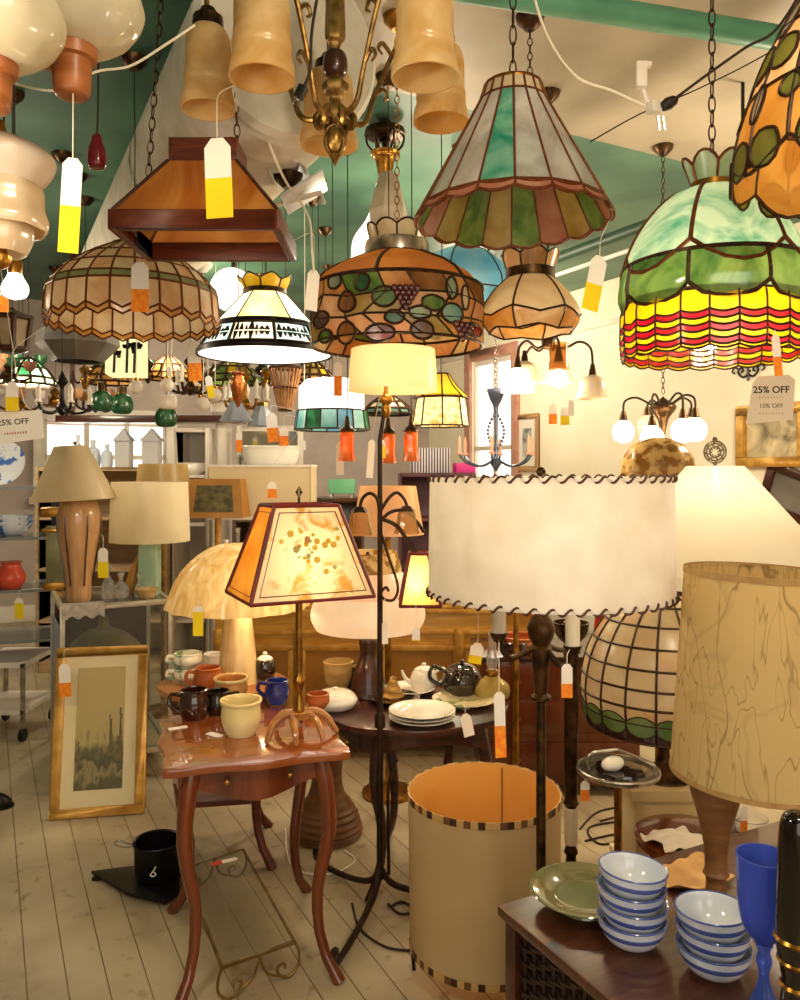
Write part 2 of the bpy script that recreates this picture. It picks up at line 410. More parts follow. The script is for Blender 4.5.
def window(name, along, fixed, a0, a1, z0, z1, m, sgn, bars):
    par = bpy.data.objects.new(name, None); COL.objects.link(par); struct(par); par.rotation_euler.z = RZ
    def bx(b, a, z, da, dz, off, dep):
        if along == 'd': b.box((fixed+off*sgn, a, z), (dep, da, dz))
        else: b.box((a, fixed+off*sgn, z), (da, dep, dz))
    w = .11; b = MB(); am, zm = (a0+a1)/2, (z0+z1)/2
    bx(b, a0-w/2, zm, w, z1-z0+2*w, -.015, .05); bx(b, a1+w/2, zm, w, z1-z0+2*w, -.015, .05)
    bx(b, am, z1+w/2, a1-a0, w, -.015, .05); bx(b, am, z0-w/2, a1-a0+.3, w*.6, -.04, .1)
    b.build('window_casing', m, par, bevel=.006)
    b = MB()
    for k in range(bars+1):
        bx(b, a0+(a1-a0)*k/bars, zm, .05, z1-z0, .05, .04)
    for z in (z0+.03, zm, z1-.03): bx(b, am, z, a1-a0, .05, .05, .04)
    b.build('window_sash', TRIMW, par)
    b = MB(); bx(b, am, zm, a1-a0, z1-z0, .06, .006); b.build('window_pane', PANE, par)
window('window_1', 'd', V_R, d0, d1, zb, zt, TRIMP, 1, 2)
window('window_2', 'v', D_B, v0, v1, bz0, bz1, TRIMW, 1, 3)
b = MB(); b.box((V_R-.015, (D_F+D_B)/2, 2.82), (.03, D_B-D_F, .05)); struct(b.build('trim_1', TRIMW, rz=RZ, bevel=.008))
b = MB(); b.box((V_R-.012, (D_F+D_B)/2, .08), (.024, D_B-D_F, .16)); struct(b.build('baseboard_right', TRIMW, rz=RZ, bevel=.006))
b = MB(); b.box(((V_L+V_R)/2, D_B-.012, .08), (V_R-V_L, .024, .16)); struct(b.build('baseboard_back', TRIMW, rz=RZ, bevel=.006))
# white spiral duct hung below the ceiling
DUCT = mat('duct_skin', 'd9d3c4', 'c9c2b0', .55, .0, 10)
c0 = V((-.53, 2.9, 2.86)); t0 = thing('air_duct', 'big white corrugated round duct running under the green ceiling', 'duct', c0-U*.4)
b = MB(); q = U.to_track_quat('Z', 'Y').to_matrix().to_4x4(); b.X = q
L = 5.4; pr = [(0, 0)]+[(.30+(.009 if k % 2 else -.008), .0+k*.024) for k in range(int(L/.024))]+[(0, L)]
b.lathe(pr, 36); b.build('duct_pipe', DUCT, t0)
for k in (1.2, 3.4):
    b = MB(); b.X = q @ Matrix.Translation((0, 0, k)); b.shell([(.31, 0), (.31, .03)], -.004, 32); b.build('hanger_strap', PEWTER, t0)
# pipes
TEALP = mat('teal_paint', '5f9d80', '4f8a70', .4, 0, 5)
p0, p1 = P(500, -6, 2.52), P(830, 46, 2.80)
t = thing('ceiling_pipe', 'teal painted pipe crossing the top right corner', 'pipe', p0); b = MB(); b.tube([V((0, 0, 0))-(p1-p0)*.25, p1-p0+(p1-p0)*.6], .041, 16); b.build('pipe_run', TEALP, t)
for k in (-.1, 1.35): c = (p1-p0)*k; MB().tube([c, (c.x, c.y, CZ-p0.z)], .008, 6).build('hanger_rod', TEALP, t)
g0 = P(590, 246, 4.4); t = thing('lighting_pipe', 'dark green pipe with a can spotlight near the right wall', 'pipe', g0)
b = MB(); b.tube([U*-2.2, U*1.6], .03, 12); b.build('pipe_run', mat('dark_green_paint', '2f4a3a', rough=.5), t)
for k in (-1.0, 1.0): MB().tube([U*k, U*k+V((0, 0, CZ-g0.z))], .008, 6).build('hanger_rod', BLACK, t)
b = MB(); b.tube([U*-2.2+V((.03, -.02, -.09)), U*1.6+V((.03, -.02, -.09))], .012, 8); b.build('conduit', TRIMW, t)
b = MB(); b.X = Matrix.Translation(P(664, 236, 3.7)-g0) @ Euler((R(105), 0, R(-60))).to_matrix().to_4x4(); b.lathe([(0, 0), (.035, .0), (.05, .02), (.055, .13), (.048, .13), (.04, .04), (0, .04)], 20); b.build('spotlight', BLACK, t)
SC.view_settings.view_transform = 'Standard'; SC.view_settings.look = 'None'; SC.view_settings.gamma = 1; SC.view_settings.exposure = .33
SC.view_settings.use_curve_mapping = False
w = bpy.data.worlds.new('world'); SC.world = w; w.use_nodes = True
w.node_tree.nodes['Background'].inputs[0].default_value = (1, .90, .76, 1); w.node_tree.nodes['Background'].inputs[1].default_value = 2.1
SC.cycles.use_denoising = True; SC.cycles.max_bounces = 8; SC.cycles.transparent_max_bounces = 8; SC.cycles.sample_clamp_indirect = 4
# ------------------------------------------------------------------ hanging things
PEACH = shade('peach_glass', 'e6b682', 'f6d9b0', .5, .06, 9, dist=1.2)
CREAMG = shade('cream_glass', 'eed9ae', 'f9ecc9', .5, .06, 9, dist=1.2)
AMBER = shade('amber_glass', 'd99644', 'eebb70', .5, .06, 9, dist=1.5)
ORANGE = shade('orange_glass', 'd96a1c', 'f0a03a', .5, .06, 9, dist=1.)
GREENG = shade('green_glass', '4d7a2c', '8fae57', .5, .06, 9, dist=1.5)
DGREEN = shade('dark_green_glass', '1f5636', '3a8a58', .5, .08, 9, dist=1.)
MINT = shade('mint_glass', '9dc3a0', 'c9dfc0', .5, .06, 9, dist=1.)
REDG = shade('red_glass', '9c1220', 'c92434', .5, .08, 9)
GRAPE = shade('grape_glass', '4d0a16', '7c1524', .4, .12, 9)
PLUM = shade('plum_glass', '57423a', '8a6d5f', .4, .08, 9)
BROWNG = shade('brown_glass', '8a5a24', 'b98548', .5, .06, 9, dist=1.)
YELLOWG = shade('yellow_glass', 'f0b90c', 'ffe04a', .5, .06, 7, dist=1.)
AQUA = shade('aqua_glass', '6db7b0', 'a9d9cf', .5, .06, 9)
ROSE = shade('rose_glass', 'b36a52', 'd39c80', .5, .06, 9)
OCHRE = shade('ochre_glass', 'a98a3a', 'cdb56b', .5, .06, 9)
WHITEG = shade('white_opal_glass', 'f7f0e0', 'fffaf0', .5, .08, 9)
def hang(name, label, cat, px, py, Y, group=None, rz=0., top=None, dx=0., link=.034, m=None, cordlike=False, z_from=0.):
    """a hanging thing: its Empty at (px, py, Y), and its chain or flex up to the ceiling"""
    o = P(px, py, Y); t = thing(name, label, cat, o, 0, group)
    if rz: t.rotation_euler.z = rz
    dv = abs((V((o.x+dx, o.y, 0))-V((-.53, 2.9, 0))).dot(Vd)); dd = (V((o.x, o.y, 0))-V((-.53, 2.9, 0))).dot(U)
    duct = dv < .3 and -.4 < dd < 5.
    zt = (CZ-o.z) if top is None else top
    if duct: zt = 2.86-math.sqrt(.3**2-dv**2)-o.z+.004
    if cordlike: cord(t, [(0, 0, z_from), (dx*.4+.004, 0, z_from+(zt-z_from)*.5), (dx, 0, zt)], .0025, m or CORDB)
    else: chain(t, (0, 0, z_from), (dx, 0, zt), link, m=m)
    if top is None:
        MB().lathe([(0, zt-.05), (.02, zt-.05), (.05, zt-.02), (.055, zt), (0, zt)], 16).build('ceiling_hook', m or BRONZE, t)
    return t
def zz(py, Y, o): return H+(470-py)/F*Y-o.location.z
# D the tall cone
Y = 2.2; t = hang('cone_pendant_lamp', 'tall cone shaped stained glass lamp in grey mauve panels with a teal streak', 'hanging lamp', 513, 86, Y, z_from=.02, link=.06)
q = lambda py: zz(py, Y, t); w = lambda n: W(n, Y)
pr = [(w(28), q(86)), (w(34), q(104)), (w(99), q(221))]
S = surf(pr, 18, R(3)); f = prof_fn(pr); ta = .11; tb = .93
GM = shade('grey_mauve_glass', '8d7d77', 'b3a49b', .5, .07, 7, (1, 1, .4), dist=2.); SG = shade('silver_glass', 'c0bcb4', 'e6e6e2', .5, .07, 7, (1, 1, .4), dist=2.)
TG = shade('teal_streak_glass', '24a583', '8ed3bb', .5, .07, 8, (1, 1, .5), dist=2.)
ch = [0, 1, 0, 1, 1, 0, 1, 1, 0, 0, 1, 1, 2, 1, 1, 1, 0, 0]
sc = lambda u: tb+.02*sin(pi*u); bt = lambda u: .98+.03*sin(pi*u)
Si = lambda a, tt_, off=0.: S(a, tt_, off-.009)
stained(t, Si, [(.52, bt, 18, 0, [3, 5, 6, 3, 5])], [GM, SG, TG, GREENG, CREAMG, OCHRE, ROSE], CAMEC, cr=.0024, name='inner_panels', cname='inner_came')
stained(t, S, [(0, ta, 18, 0, [4]), (ta, tb, 18, 0, ch), (sc, bt, 18, 0, [6])], [GM, SG, TG, GREENG, CREAMG, OCHRE, ROSE], CAMEC, cr=.0024)
MB().lathe([(0, q(81)), (w(10), q(82)), (w(29), q(86)), (w(29), q(88)), (0, q(87))], 20).build('top_cap', BRASS, t)
# E peach bent panel lamp under the cone
Y = 3.0; t = hang('bent_panel_lamp', 'peach slag glass lamp of bent panels with a flared crown', 'hanging lamp', 530, 273, Y, z_from=.04)
q = lambda py: zz(py+6, Y, t)
stained(t, surf([(W(29, Y), q(246)), (W(23, Y), q(265))], 0), [(lambda u: -.0+.35*(2*abs(u-.5))**2, 1, 6, 0, [0, 1, 2])], [PEACH, BROWNG, AMBER], CAME, name='crown', cname='crown_came')
MB().shell([(W(24, Y), q(264)), (W(24, Y), q(273))], -.004, 24).build('collar', BRONZE, t)
pr = sp2([(W(22, Y), q(272)), (W(35, Y), q(284)), (W(48, Y), q(303)), (W(49, Y), q(314)), (W(40, Y), q(328))])
S = surf(pr, 0, R(-118)); zg = lambda u: .66+.1*(1-2*abs(u-.5))
stained(t, S, [(0, zg, 6, 0, [0]), (zg, lambda u: 1-.06*(1-2*abs(u-.5)), 6, 0, [1, 2])], [CREAMG, PEACH, AMBER], CAME, nu=8, nv=8)
# C the fruit lamp
Y = 3.0; t = hang('fruit_drum_lamp', 'large drum stained glass lamp with grapes, pears and plums under an orange shoulder', 'hanging lamp', 397, 246, Y, z_from=.05, m=BRASS)
q = lambda py: zz(py, Y, t)
MB().shell([(W(30, Y), q(243)), (W(31, Y), q(247)), (W(31, Y), q(256))], -.005, 28).build('collar', PEWTER, t)
stained(t, surf([(W(30, Y), q(226)), (W(25, Y), q(244))]), [(lambda u: .3*(2*abs(u-.5))**2, 1, 8, 0, [0])], [CREAMG], CAME, name='crown', cname='crown_came')
pr = sp2([(W(30, Y), q(256)), (W(48, Y), q(264)), (W(70, Y), q(275)), (W(85, Y), q(291))]); stained(t, surf(pr, 0, .3), [(0, 1, 6, 0, [0])], [shade('orange_shoulder_glass', 'd6893a', 'e8a552', .5, .06, 5, dist=1.)], CAME, cr=.005, name='shoulder', cname='shoulder_came', nu=8)
pr = [(W(85, Y), q(290)), (W(86, Y), q(310)), (W(85, Y), q(347))]; S = surf(pr); rnd = random.Random(3); nc, nr = 17, 3
jit = [[(rnd.uniform(-.28, .28), rnd.uniform(-.2, .2) if 0 < j < nr else 0) for i in range(nc)] for j in range(nr+1)]
FM = [PEACH, AMBER, CREAMG, GREENG, DGREEN, MINT, BROWNG, GRAPE, PLUM, AQUA, REDG, OCHRE]
g, c = MB(), MB()
def pt(i, j): return (2*pi*(i+jit[j][i % nc][0]+(.5 if j % 2 else 0))/nc, (j+jit[j][i % nc][1])/nr)
for j in range(nr):
    for i in range(nc):
        A, B_, C_, D_ = pt(i, j), pt(i+1, j), pt(i+1, j+1), pt(i, j+1)
        g.cm = rnd.choice([0, 0, 1, 1, 1, 0, 3, 1, 6, 2, 11, 0])
        fn = lambda u, v: S((A[0]*(1-u)+B_[0]*u)*(1-v)+(D_[0]*(1-u)+C_[0]*u)*v, (A[1]*(1-u)+B_[1]*u)*(1-v)+(D_[1]*(1-u)+C_[1]*u)*v)
        g.patch(fn, 3, 2, .003); c.tube([fn(u/3, 0) for u in range(4)], .0055, 5); c.tube([fn(0, v/3) for v in range(4)], .0055, 5)
        if j == nr-1: c.tube([fn(u/3, 1) for u in range(4)], .006, 5)
FRONT = -pi/2
def fa(px, cx, Y, rad):               # angle on a round shade of the point seen at column px
    return FRONT+math.asin(max(-.98, min(.98, (px-cx)/rad)))
for (px, py, wa_, ht, ix, shp, tl) in [(352, 307, .10, .16, 6, 'pear', 0), (420, 337, .12, .14, 8, 'oval', 0), (448, 318, .14, .15, 9, 'oval', 0), (386, 305, .12, .15, 3, 'oval', 0),
        (430, 310, .13, .12, 3, 'leaf', .6), (418, 320, .12, .1, 5, 'leaf', -.5), (325, 320, .17, .13, 8, 'oval', 0), (382, 340, .15, .13, 7, 'oval', 0), (447, 293, .07, .18, 5, 'leaf', 1.4), (460, 300, .06, .2, 2, 'leaf', 1.2), (340, 285, .1, .12, 5, 'leaf', .8), (366, 290, .08, .14, 4, 'leaf', -.9), (330, 338, .13, .1, 3, 'leaf', 0), (351, 338, .11, .17, 6, 'oval', 0), (395, 325, .1, .1, 4, 'leaf', .3), (470, 330, .2, .1, 10, 'oval', 0)]:
    motif(g, c, S, fa(px, 397, Y, 86), (py-278)/62, wa_*1.05, ht*1.05, ix, shp, tl, cr=.005)
for a in (60, 110, 150, 200): motif(g, c, S, R(a), .45, .12, .2, rnd.choice([6, 8, 9, 3]), 'oval')
g.cm = 7
for (px, py, n) in [(405, 297, 4), (458, 328, 3)]:
    for r_ in range(n+1):
        for k in range(n-r_+1):
            p = S(fa(px+(k-(n-r_)/2)*5, 397, Y, 86), (py-278+r_*4.6)/62, .006); g.ball(p, .0125, 8, 6)
g.build('glass_panels', FM, t, smooth=50); c.build('lead_came', CAME, t)
# B peach dome
Y = 3.3; t = hang('peach_dome_lamp', 'wide peach stained glass dome with a green band and a scalloped amber hem', 'hanging lamp', 134, 247, Y, cordlike=True)
q = lambda py: zz(py, Y, t); w = lambda n: W(n, Y)
pr = sp2([(w(22), q(247)), (w(45), q(259)), (w(66), q(274)), (w(80), q(290))])+[(w(82), q(296)), (w(84), q(318)), (w(83), q(327))]; S = surf(pr, 24, R(4))
tt = lambda py: None
f = prof_fn(pr)
def t_at(z):
    lo, hi = 0., 1.
    for _ in range(40):
        m_ = (lo+hi)/2
        if f(m_)[1] > z: lo = m_
        else: hi = m_
    return lo
T = [t_at(q(y)) for y in (261, 274, 288, 295, 318)]; pt_ = lambda d: (lambda u: T[4]+d*(1-abs(2*u-1)))
stained(t, S, [(0, T[0], 24, 0, [0]), (T[0], T[1], 24, 0, [1, 0]), (T[1], T[2], 24, 0, [0, 1]), (T[2], T[3], 24, 0, [3]), (T[3], pt_(.05), 24, 0, [2, 2, 1]), (lambda u: T[4]+.05*(1-abs(2*u-1)), lambda u: .97+.05*(1-abs(2*u-1)), 24, 0, [4])], [CREAMG, PEACH, shade('blush_glass', 'f0cda0', 'fbe6c4', .5, .06, 9, dist=1.), shade('olive_glass', '7f8d5c', 'a5ae7c', .5), AMBER], CAMEC, cr=.003)
MB().lathe([(0, q(243)), (w(22), q(245)), (w(24), q(249)), (w(20), q(250)), (0, q(248))], 24).build('top_cap', BRONZE, t)
# A oak pool table lamp
cx, cy, zb_ = -.59, 2.47, 2.19; t = thing('billiard_lamp', 'oak framed pyramid lamp with amber slag glass panels', 'hanging lamp', (cx, cy, zb_))
WA, DA, hr = .495, .36, .058; b = MB()
for sx in (-1, 1): b.box((sx*(WA/2-.012), 0, hr/2), (.024, DA, hr))
for sy in (-1, 1): b.box((0, sy*(DA/2-.012), hr/2), (WA-.048, .024, hr))
b.build('rim_frame', WOODR, t, bevel=.003)
wt, dt, zt_ = .205, .16, .235
b = MB()
for sx in (-1, 1): b.box((sx*(wt/2-.009), 0, zt_+.035), (.018, dt, .07))
for sy in (-1, 1): b.box((0, sy*(dt/2-.009), zt_+.035), (wt-.036, .018, .07))
b.box((0, 0, zt_+.066), (wt-.036, dt-.036, .008)); b.build('top_box', WOODR, t, bevel=.003)
SLAG = shade('slag_amber', 'c06a22', 'e8a552', .5, .07, 4, (1, 1, .35), dist=1.5)
cb = [V((sx*(WA/2-.01), sy*(DA/2-.01), hr)) for sx, sy in ((-1, -1), (1, -1), (1, 1), (-1, 1))]; ct = [V((sx*wt/2, sy*dt/2, zt_)) for sx, sy in ((-1, -1), (1, -1), (1, 1), (-1, 1))]
for i in range(4):
    a, b_, c_, d_ = cb[i], cb[(i+1) % 4], ct[(i+1) % 4], ct[i]
    MB().patch(lambda u, v: (a*(1-u)+b_*u)*(1-v)+(d_*(1-u)+c_*u)*v, 2, 2).build('slag_panel', SLAG, t)
b = MB()
for i in range(4): b.tube([cb[i], ct[i]], .006, 6)
each(b, 'corner_strip', DARKW, t)
for (x0, x1) in ((-.19, -.13), (.09, .05)): chain(t, (x0, 0, .18 if x0 < 0 else zt_+.07), (x1, 0, CZ-zb_), .045, m=BRONZE)
# F green dome over a yellow and red skirt
Y = 2.2; t = hang('parasol_glass_lamp', 'green marbled glass dome lamp with a yellow and red scalloped skirt', 'hanging lamp', 712, 300, Y, z_from=.36, link=.05)
q = lambda py: zz(py, Y, t); w = lambda n: W(n, Y)
MARB = shade('green_marble_glass', '3aa88e', 'c8ead8', .5, .1, 4, lo=.3, hi=.62, dist=3.5, detail=5, rough=.12); LEAFG = shade('leaf_green_glass', '3f6b2d', '7fa35a', .5, .1, 5, dist=2., rough=.15)
TANG = shade('tan_glass', 'c9a877', 'e3c79c', .5, .08); YG = shade('lemon_glass', 'f2c000', 'ffe11c', .5, .08, 6); RG = shade('crimson_glass', 'a8081f', 'd31238', .5, .1, 8)
stained(t, surf([(w(28), q(158)), (w(18), q(188))], 0, .4), [(lambda u: .35*(2*abs(u-.5))**2, 1, 6, 0, [0])], [MINT], CAMEC, name='crown', cname='crown_came')
MB().shell([(w(20), q(184)), (w(21), q(191))], -.004, 24).build('collar', BRASS, t)
pr = sp2([(w(19), q(189)), (w(42), q(198)), (w(66), q(224)), (w(82), q(254)), (w(89), q(282))]); S = surf(pr, 0, R(-124))
so = lambda u: .80+.2*sin(pi*u)
stained(t, S, [(0, so, 6, 0, [0])], [MARB], CAMEC, cr=.004, name='dome_panels', cname='dome_came', nu=10, nv=10)
pr2 = sp2([(w(86), q(268)), (w(90), q(284)), (w(91), q(298)), (w(86), q(311))]); S2 = surf(pr2, 0, R(-124))
stained(t, S2, [(0., lambda u: .72+.33*sin(pi*u)**.5, 8, 0, [0])], [LEAFG], CAME, cr=.004, name='leaf_band', cname='leaf_came', nu=8, nv=6)
pr3 = [(w(86), q(305)), (w(88), q(313)), (w(88.5), q(340)), (w(87), q(359))]; S3 = surf(pr3, 22, R(2)); ss = lambda a: (lambda u: a+.055*sin(pi*u))
lv = [.36, .47, .58, .69, .80, .90, .96]
rows = [(0, ss(lv[0]), 22, 0, [0])]+[(ss(lv[i]), ss(lv[i+1]), 22, 0, [1] if i % 2 == 0 else [0]) for i in range(6)]
stained(t, S3, rows, [YG, RG], CAME, cr=.002, name='skirt', cname='skirt_came', nu=4, nv=2)
MB().ball((0, 0, q(338)), .03).build('bulb', BULB, t); lamp_light(P(712, 325, Y)+V((0, -.04, 0)), 4.5, rad=.015)
# G tulip bell at the right edge
Y = 1.6; t = hang('tulip_bell_lamp', 'amber stained glass bell lamp with green tulip leaves cut by the right edge', 'hanging lamp', 862, 20, Y, z_from=-.1)
q = lambda py: zz(py, Y, t); w = lambda n: W(n, Y)
pr = sp2([(w(34), q(-60)), (w(58), q(-5)), (w(86), q(45)), (w(107), q(100)), (w(118), q(142)), (w(120), q(180))]); S = surf(pr, 0, R(-149.5)); f = prof_fn(pr)
T = [t_at(q(y)) for y in (30, 96, 150)]
def leaves(g, c):
    for i in range(8):
        a = 2*pi*(i+.5)/8
        for (dt_, da_, ix, ti, wa_, ht, sh) in [(.54, -.17, 2, -.75, .17, .075, 'leaf'), (.54, .17, 2, .75, .17, .075, 'leaf'), (.36, 0, 3, 0, .12, .095, 'oval'), (.93, -.17, 2, -.8, .16, .075, 'leaf'), (.93, .17, 2, .8, .16, .075, 'leaf'), (.73, .0, 3, 0, .075, .08, 'oval'), (.30, .33, 2, 1.5, .1, .07, 'leaf'), (.72, .36, 2, 1.5, .1, .05, 'leaf')]:
            motif(g, c, S, a+da_, dt_, wa_, ht, ix, sh, ti, cr=.0035)
        c.tube([S(a, .42+.04*k, .002) for k in range(15)], .003, 5)
stained(t, S, [(0, T[0], 8, 0, [0]), (T[0], T[1], 8, 0, [0]), (T[1], lambda u: .92+.08*sin(pi*u), 8, 0, [1])], [PEACH, shade('honey_glass', 'd9973a', 'edb964', .5, .06, 5, dist=1.), shade('olive_leaf_glass', '7d8a3c', 'a3ad5c', .5), shade('grey_tulip_glass', '9aa39a', 'c4c8b8', .5), CREAMG, YELLOWG], CAME, cr=.003, nu=5, nv=5, extra=leaves)
lamp_light(P(862, 90, Y), 1.8, rad=.03)
# N painted frieze lamp, lit
Y = 3.9; t = hang('painted_frieze_lamp', 'lit white cone lamp with a black frieze of painted scenes and yellow crown', 'hanging lamp', 265, 295, Y, cordlike=True)
q = lambda py: zz(py, Y, t); w = lambda n: W(n, Y)
stained(t, surf([(w(27), q(277)), (w(20), q(291))], 0, .2), [(lambda u: .4*abs(2*u-1), 1, 7, 0, [0])], [YELLOWG], CAME, name='crown', cname='crown_came')
MB().shell([(w(21), q(290)), (w(21), q(294))], -.004, 20).build('collar', BRONZE, t)
S = surf([(w(21), q(294)), (w(52), q(328))], 6, R(8)); stained(t, S, [(0, 1, 6, 0, [0, 1, 0])], [WHITEG, shade('pale_yellow_glass', 'f4e48c', 'fbf3c0', .5)], CAME, name='glass_panels')
S = surf([(w(51), q(327)), (w(58), q(340)), (w(66), q(354))], 0, R(8)); 
def trees(g, c):
    g.cm = 1; rn = random.Random(5)
    for i in range(9):
        for k in range(7):
            a = 2*pi*(i+.12+k*.12)/9; hgt = rn.uniform(.08, .34)
            for (lo_, s_) in ((.46, -1), (.5, 1)):
                w_ = rn.uniform(.02, .06); b0, b1, b2, b3 = S(a-w_, lo_, .004), S(a+w_, lo_, .004), S(a+w_*.3, lo_+s_*hgt*.9, .004), S(a-w_*.3, lo_+s_*hgt*.9, .004)
                g.add([b0, b1, b2, b3]+[x-(x-V((0, 0, x.z)))*.01 for x in (b0, b1, b2, b3)], [(0, 1, 2, 3), (7, 6, 5, 4), (0, 4, 5, 1), (1, 5, 6, 2), (2, 6, 7, 3), (3, 7, 4, 0)])
stained(t, S, [(0, .12, 9, 0, [1]), (.12, .86, 9, 0, [0, 2, 0, 0, 2]), (.86, 1, 9, 0, [1])], [shade('sky_blue_glass', '9fd6e6', 'd4eef2', .5), shade('black_glass', '1a1612', '2b2118', .2), WHITEG], BLACK, cr=.006, name='frieze', cname='frieze_came', extra=trees)
MB().lathe([(w(65), q(354)), (w(65), q(355)), (0, q(355)), (0, q(354))], 32).build('diffuser', glow('lit_diffuser', 'fff6e4', 2.2), t)
MB().shell([(w(67), q(352)), (w(67), q(356))], -.004, 32).build('hem_ring', BLACK, t)
lamp_light(P(265, 334, Y), 7.)
# O white lantern with a teal hem, lit
Y = 4.0; t = hang('drum_lantern', 'brightly lit white eight sided drum lantern with a teal glass hem', 'hanging lamp', 332, 385, Y, cordlike=True)
q = lambda py: zz(py, Y, t); w = lambda n: W(n, Y)
MB().lathe([(0, q(379)), (w(26), q(380)), (w(34), q(388)), (w(34), q(411)), (w(24), q(419)), (0, q(420))], 8, R(22)).build('diffuser', glow('lit_drum', 'fff8ec', 2.4), t, smooth=0)
stained(t, surf([(w(35), q(411)), (w(38), q(432))], 14), [(0, .9, 14, 0, [0, 1, 0, 2])], [AQUA, DGREEN, shade('blue_glass', '4d8fb0', '85bcd0', .5)], CAME, name='teal_hem')
# V lace panel lamp
Y = 3.6; t = hang('lace_panel_lamp', 'square lace glass panel lamp with a bright yellow flared top', 'hanging lamp', 441, 372, Y, cordlike=True)
q = lambda py: zz(py, Y, t); w = lambda n: W(n, Y)
LACE = shade('lace_glass', 'c9a86a', 'f6e6bd', .5, .05, 40, lo=.4, hi=.5)
stained(t, surf([(w(8), q(374)), (w(14), q(385)), (w(28), q(398))], 8), [(0, 1, 8, 0, [0])], [YELLOWG], CAME, name='flared_top', cname='top_came')
stained(t, surf([(w(24), q(398)), (w(28), q(426))], 8), [(0, 1, 8, 0, [0])], [LACE], BLACK, name='lace_panels', cname='panel_came')
MB().ball((0, 0, q(402)), .025).build('bulb', BULB, t); lamp_light(P(441, 416, Y), 1.5, rad=.015)
# blue pendant seen between the fruit lamp and the peach lamp
Y = 4.2; t = hang('blue_dome_lamp', 'pale blue glass dome lamp seen behind the peach bent panel lamp', 'hanging lamp', 462, 250, Y, cordlike=True)
q = lambda py: zz(py, Y, t); w = lambda n: W(n, Y)
stained(t, surf(sp2([(w(8), q(247)), (w(34), q(258)), (w(52), q(284)), (w(53), q(296))]), 0), [(0, 1, 6, .2, [0])], [shade('pale_blue_glass', '5aa9d0', '9fd3e6', .5, .06, 4)], CAME, nu=6, nv=6)
MB().lathe([(0, q(243)), (w(9), q(246)), (w(9), q(249)), (0, q(248))], 16).build('top_cap', BRONZE, t)
# H alabaster bell chandelier
hub = V((-.176, 2.17, 0)); hz = P(335, 160, 2.17).z; t = thing('bell_chandelier', 'brass chandelier with five amber alabaster bell shades at the top', 'chandelier', (hub.x, hub.y, hz))
ALAB = shade('amber_alabaster', 'e6bb6c', 'f8e4b0', .5, .06, 5, dist=2., lo=.35, hi=.7)
q = lambda py: H+(470-py)/F*2.17-hz
MB().lathe(sp2([(0, q(124)), (.012, q(120)), (.02, q(110)), (.014, q(100)), (.03, q(92)), (.034, q(84)), (.02, q(78)), (.012, q(52)), (.016, q(44)), (.026, q(36)), (.024, q(0)), (.03, q(-30)), (.02, q(-60)), (.012, q(-80)), (0, q(-82))], 4), 18, wob=lambda a, r, z: 1+.08*cos(6*a)).build('column', ABRASS, t)
MB().lathe(sp2([(0, q(155)), (.014, q(151)), (.023, q(140)), (.016, q(130)), (0, q(127))], 4), 16, wob=lambda a, r, z: 1+.07*sin(8*a+60*z)).build('medallion', ABRASS, t)
b = MB(); b.tube([(.029*cos(k*pi/12), 0, q(140)+.042*sin(k*pi/12)) for k in range(24)], .0038, 6, True); b.lathe(sp2([(0, q(167)), (.006, q(163)), (.014, q(158)), (.018, q(155)), (0, q(154))], 3), 12); b.build('medallion_ring', ABRASS, t)
MB().lathe(sp2([(.012, q(80)), (.03, q(74)), (.034, q(64)), (.028, q(54)), (.012, q(50))], 4), 20).build('wooden_urn', DARKW, t)
chain(t, (0, 0, q(-80)), (0, 0, CZ-hz), .05)
b = MB()
for k in range(6):
    a = k*pi/3; b.tube([(.03*cos(a), .03*sin(a), q(110)), (.05*cos(a), .05*sin(a), q(118)), (.045*cos(a), .045*sin(a), q(128)), (.03*cos(a), .03*sin(a), q(124))], [.008, .011, .009, .004], 6, k=4)
b.build('leaf_cluster', ABRASS, t)
for (px, py, Yb, rb, hb) in [(262, 79, 1.95, .081, .23), (425, 78, 1.9, .081, .225), (441, 123, 2.4, .084, .225), (329, 146, 2.42, .088, .222), (208, 110, 2.25, .075, .23)]:
    p = P(px, py, Yb)-V((hub.x, hub.y, hz)); d = V((p.x, p.y, 0)).normalized(); zt_ = p.z+hb
    b = MB(); b.at(p)
    b.shell(sp2([(.035, hb), (rb*.66, hb*.97), (rb*.82, hb*.84), (rb*.84, hb*.5), (rb*.9, hb*.34), (rb*.87, hb*.27), (rb*.97, hb*.12), (rb, 0)], 4), .005, 28, wob=lambda a, r, z: 1+.012*sin(6*a)*max(0, min(1, z/.05)))
    sh = b.build('bell_shade', ALAB, t)
    MB().at(p).lathe([(0, hb+.055), (.02, hb+.055), (.03, hb+.035), (.042, hb+.03), (.045, hb-.008), (0, hb-.008)], 18).build('shade_fitter', BRONZE, t)
    a0 = V((0, 0, q(118)))+d*.02; R_ = V((p.x, p.y, 0)).length
    MB().tube([a0, a0+d*R_*.2+V((0, 0, .01)), a0+d*R_*.3+V((0, 0, .1)), a0+d*R_*.5+V((0, 0, .26)), V((p.x, p.y, 0))*.85+V((0, 0, zt_+.16)), V((p.x, p.y, zt_+.1)), V((p.x, p.y, zt_+.04))], [.009, .008, .007, .007, .007, .007, .008], 8, k=6).build('arm', ABRASS, t)
    b = MB(); 
    for (f_, s_) in ((.3, 1), (.45, -1), (.6, 1)):
        c_ = a0+d*R_*f_+V((0, 0, .1+.26*(f_-.3)/.3)); b.tube([c_, c_+d*.03*s_+V((0, 0, .025)), c_+d*.045*s_+V((0, 0, .005)), c_+d*.03*s_-V((0, 0, .006))], [.006, .006, .005, .003], 6, k=4)
    each(b, 'leaf_scroll', ABRASS, t)
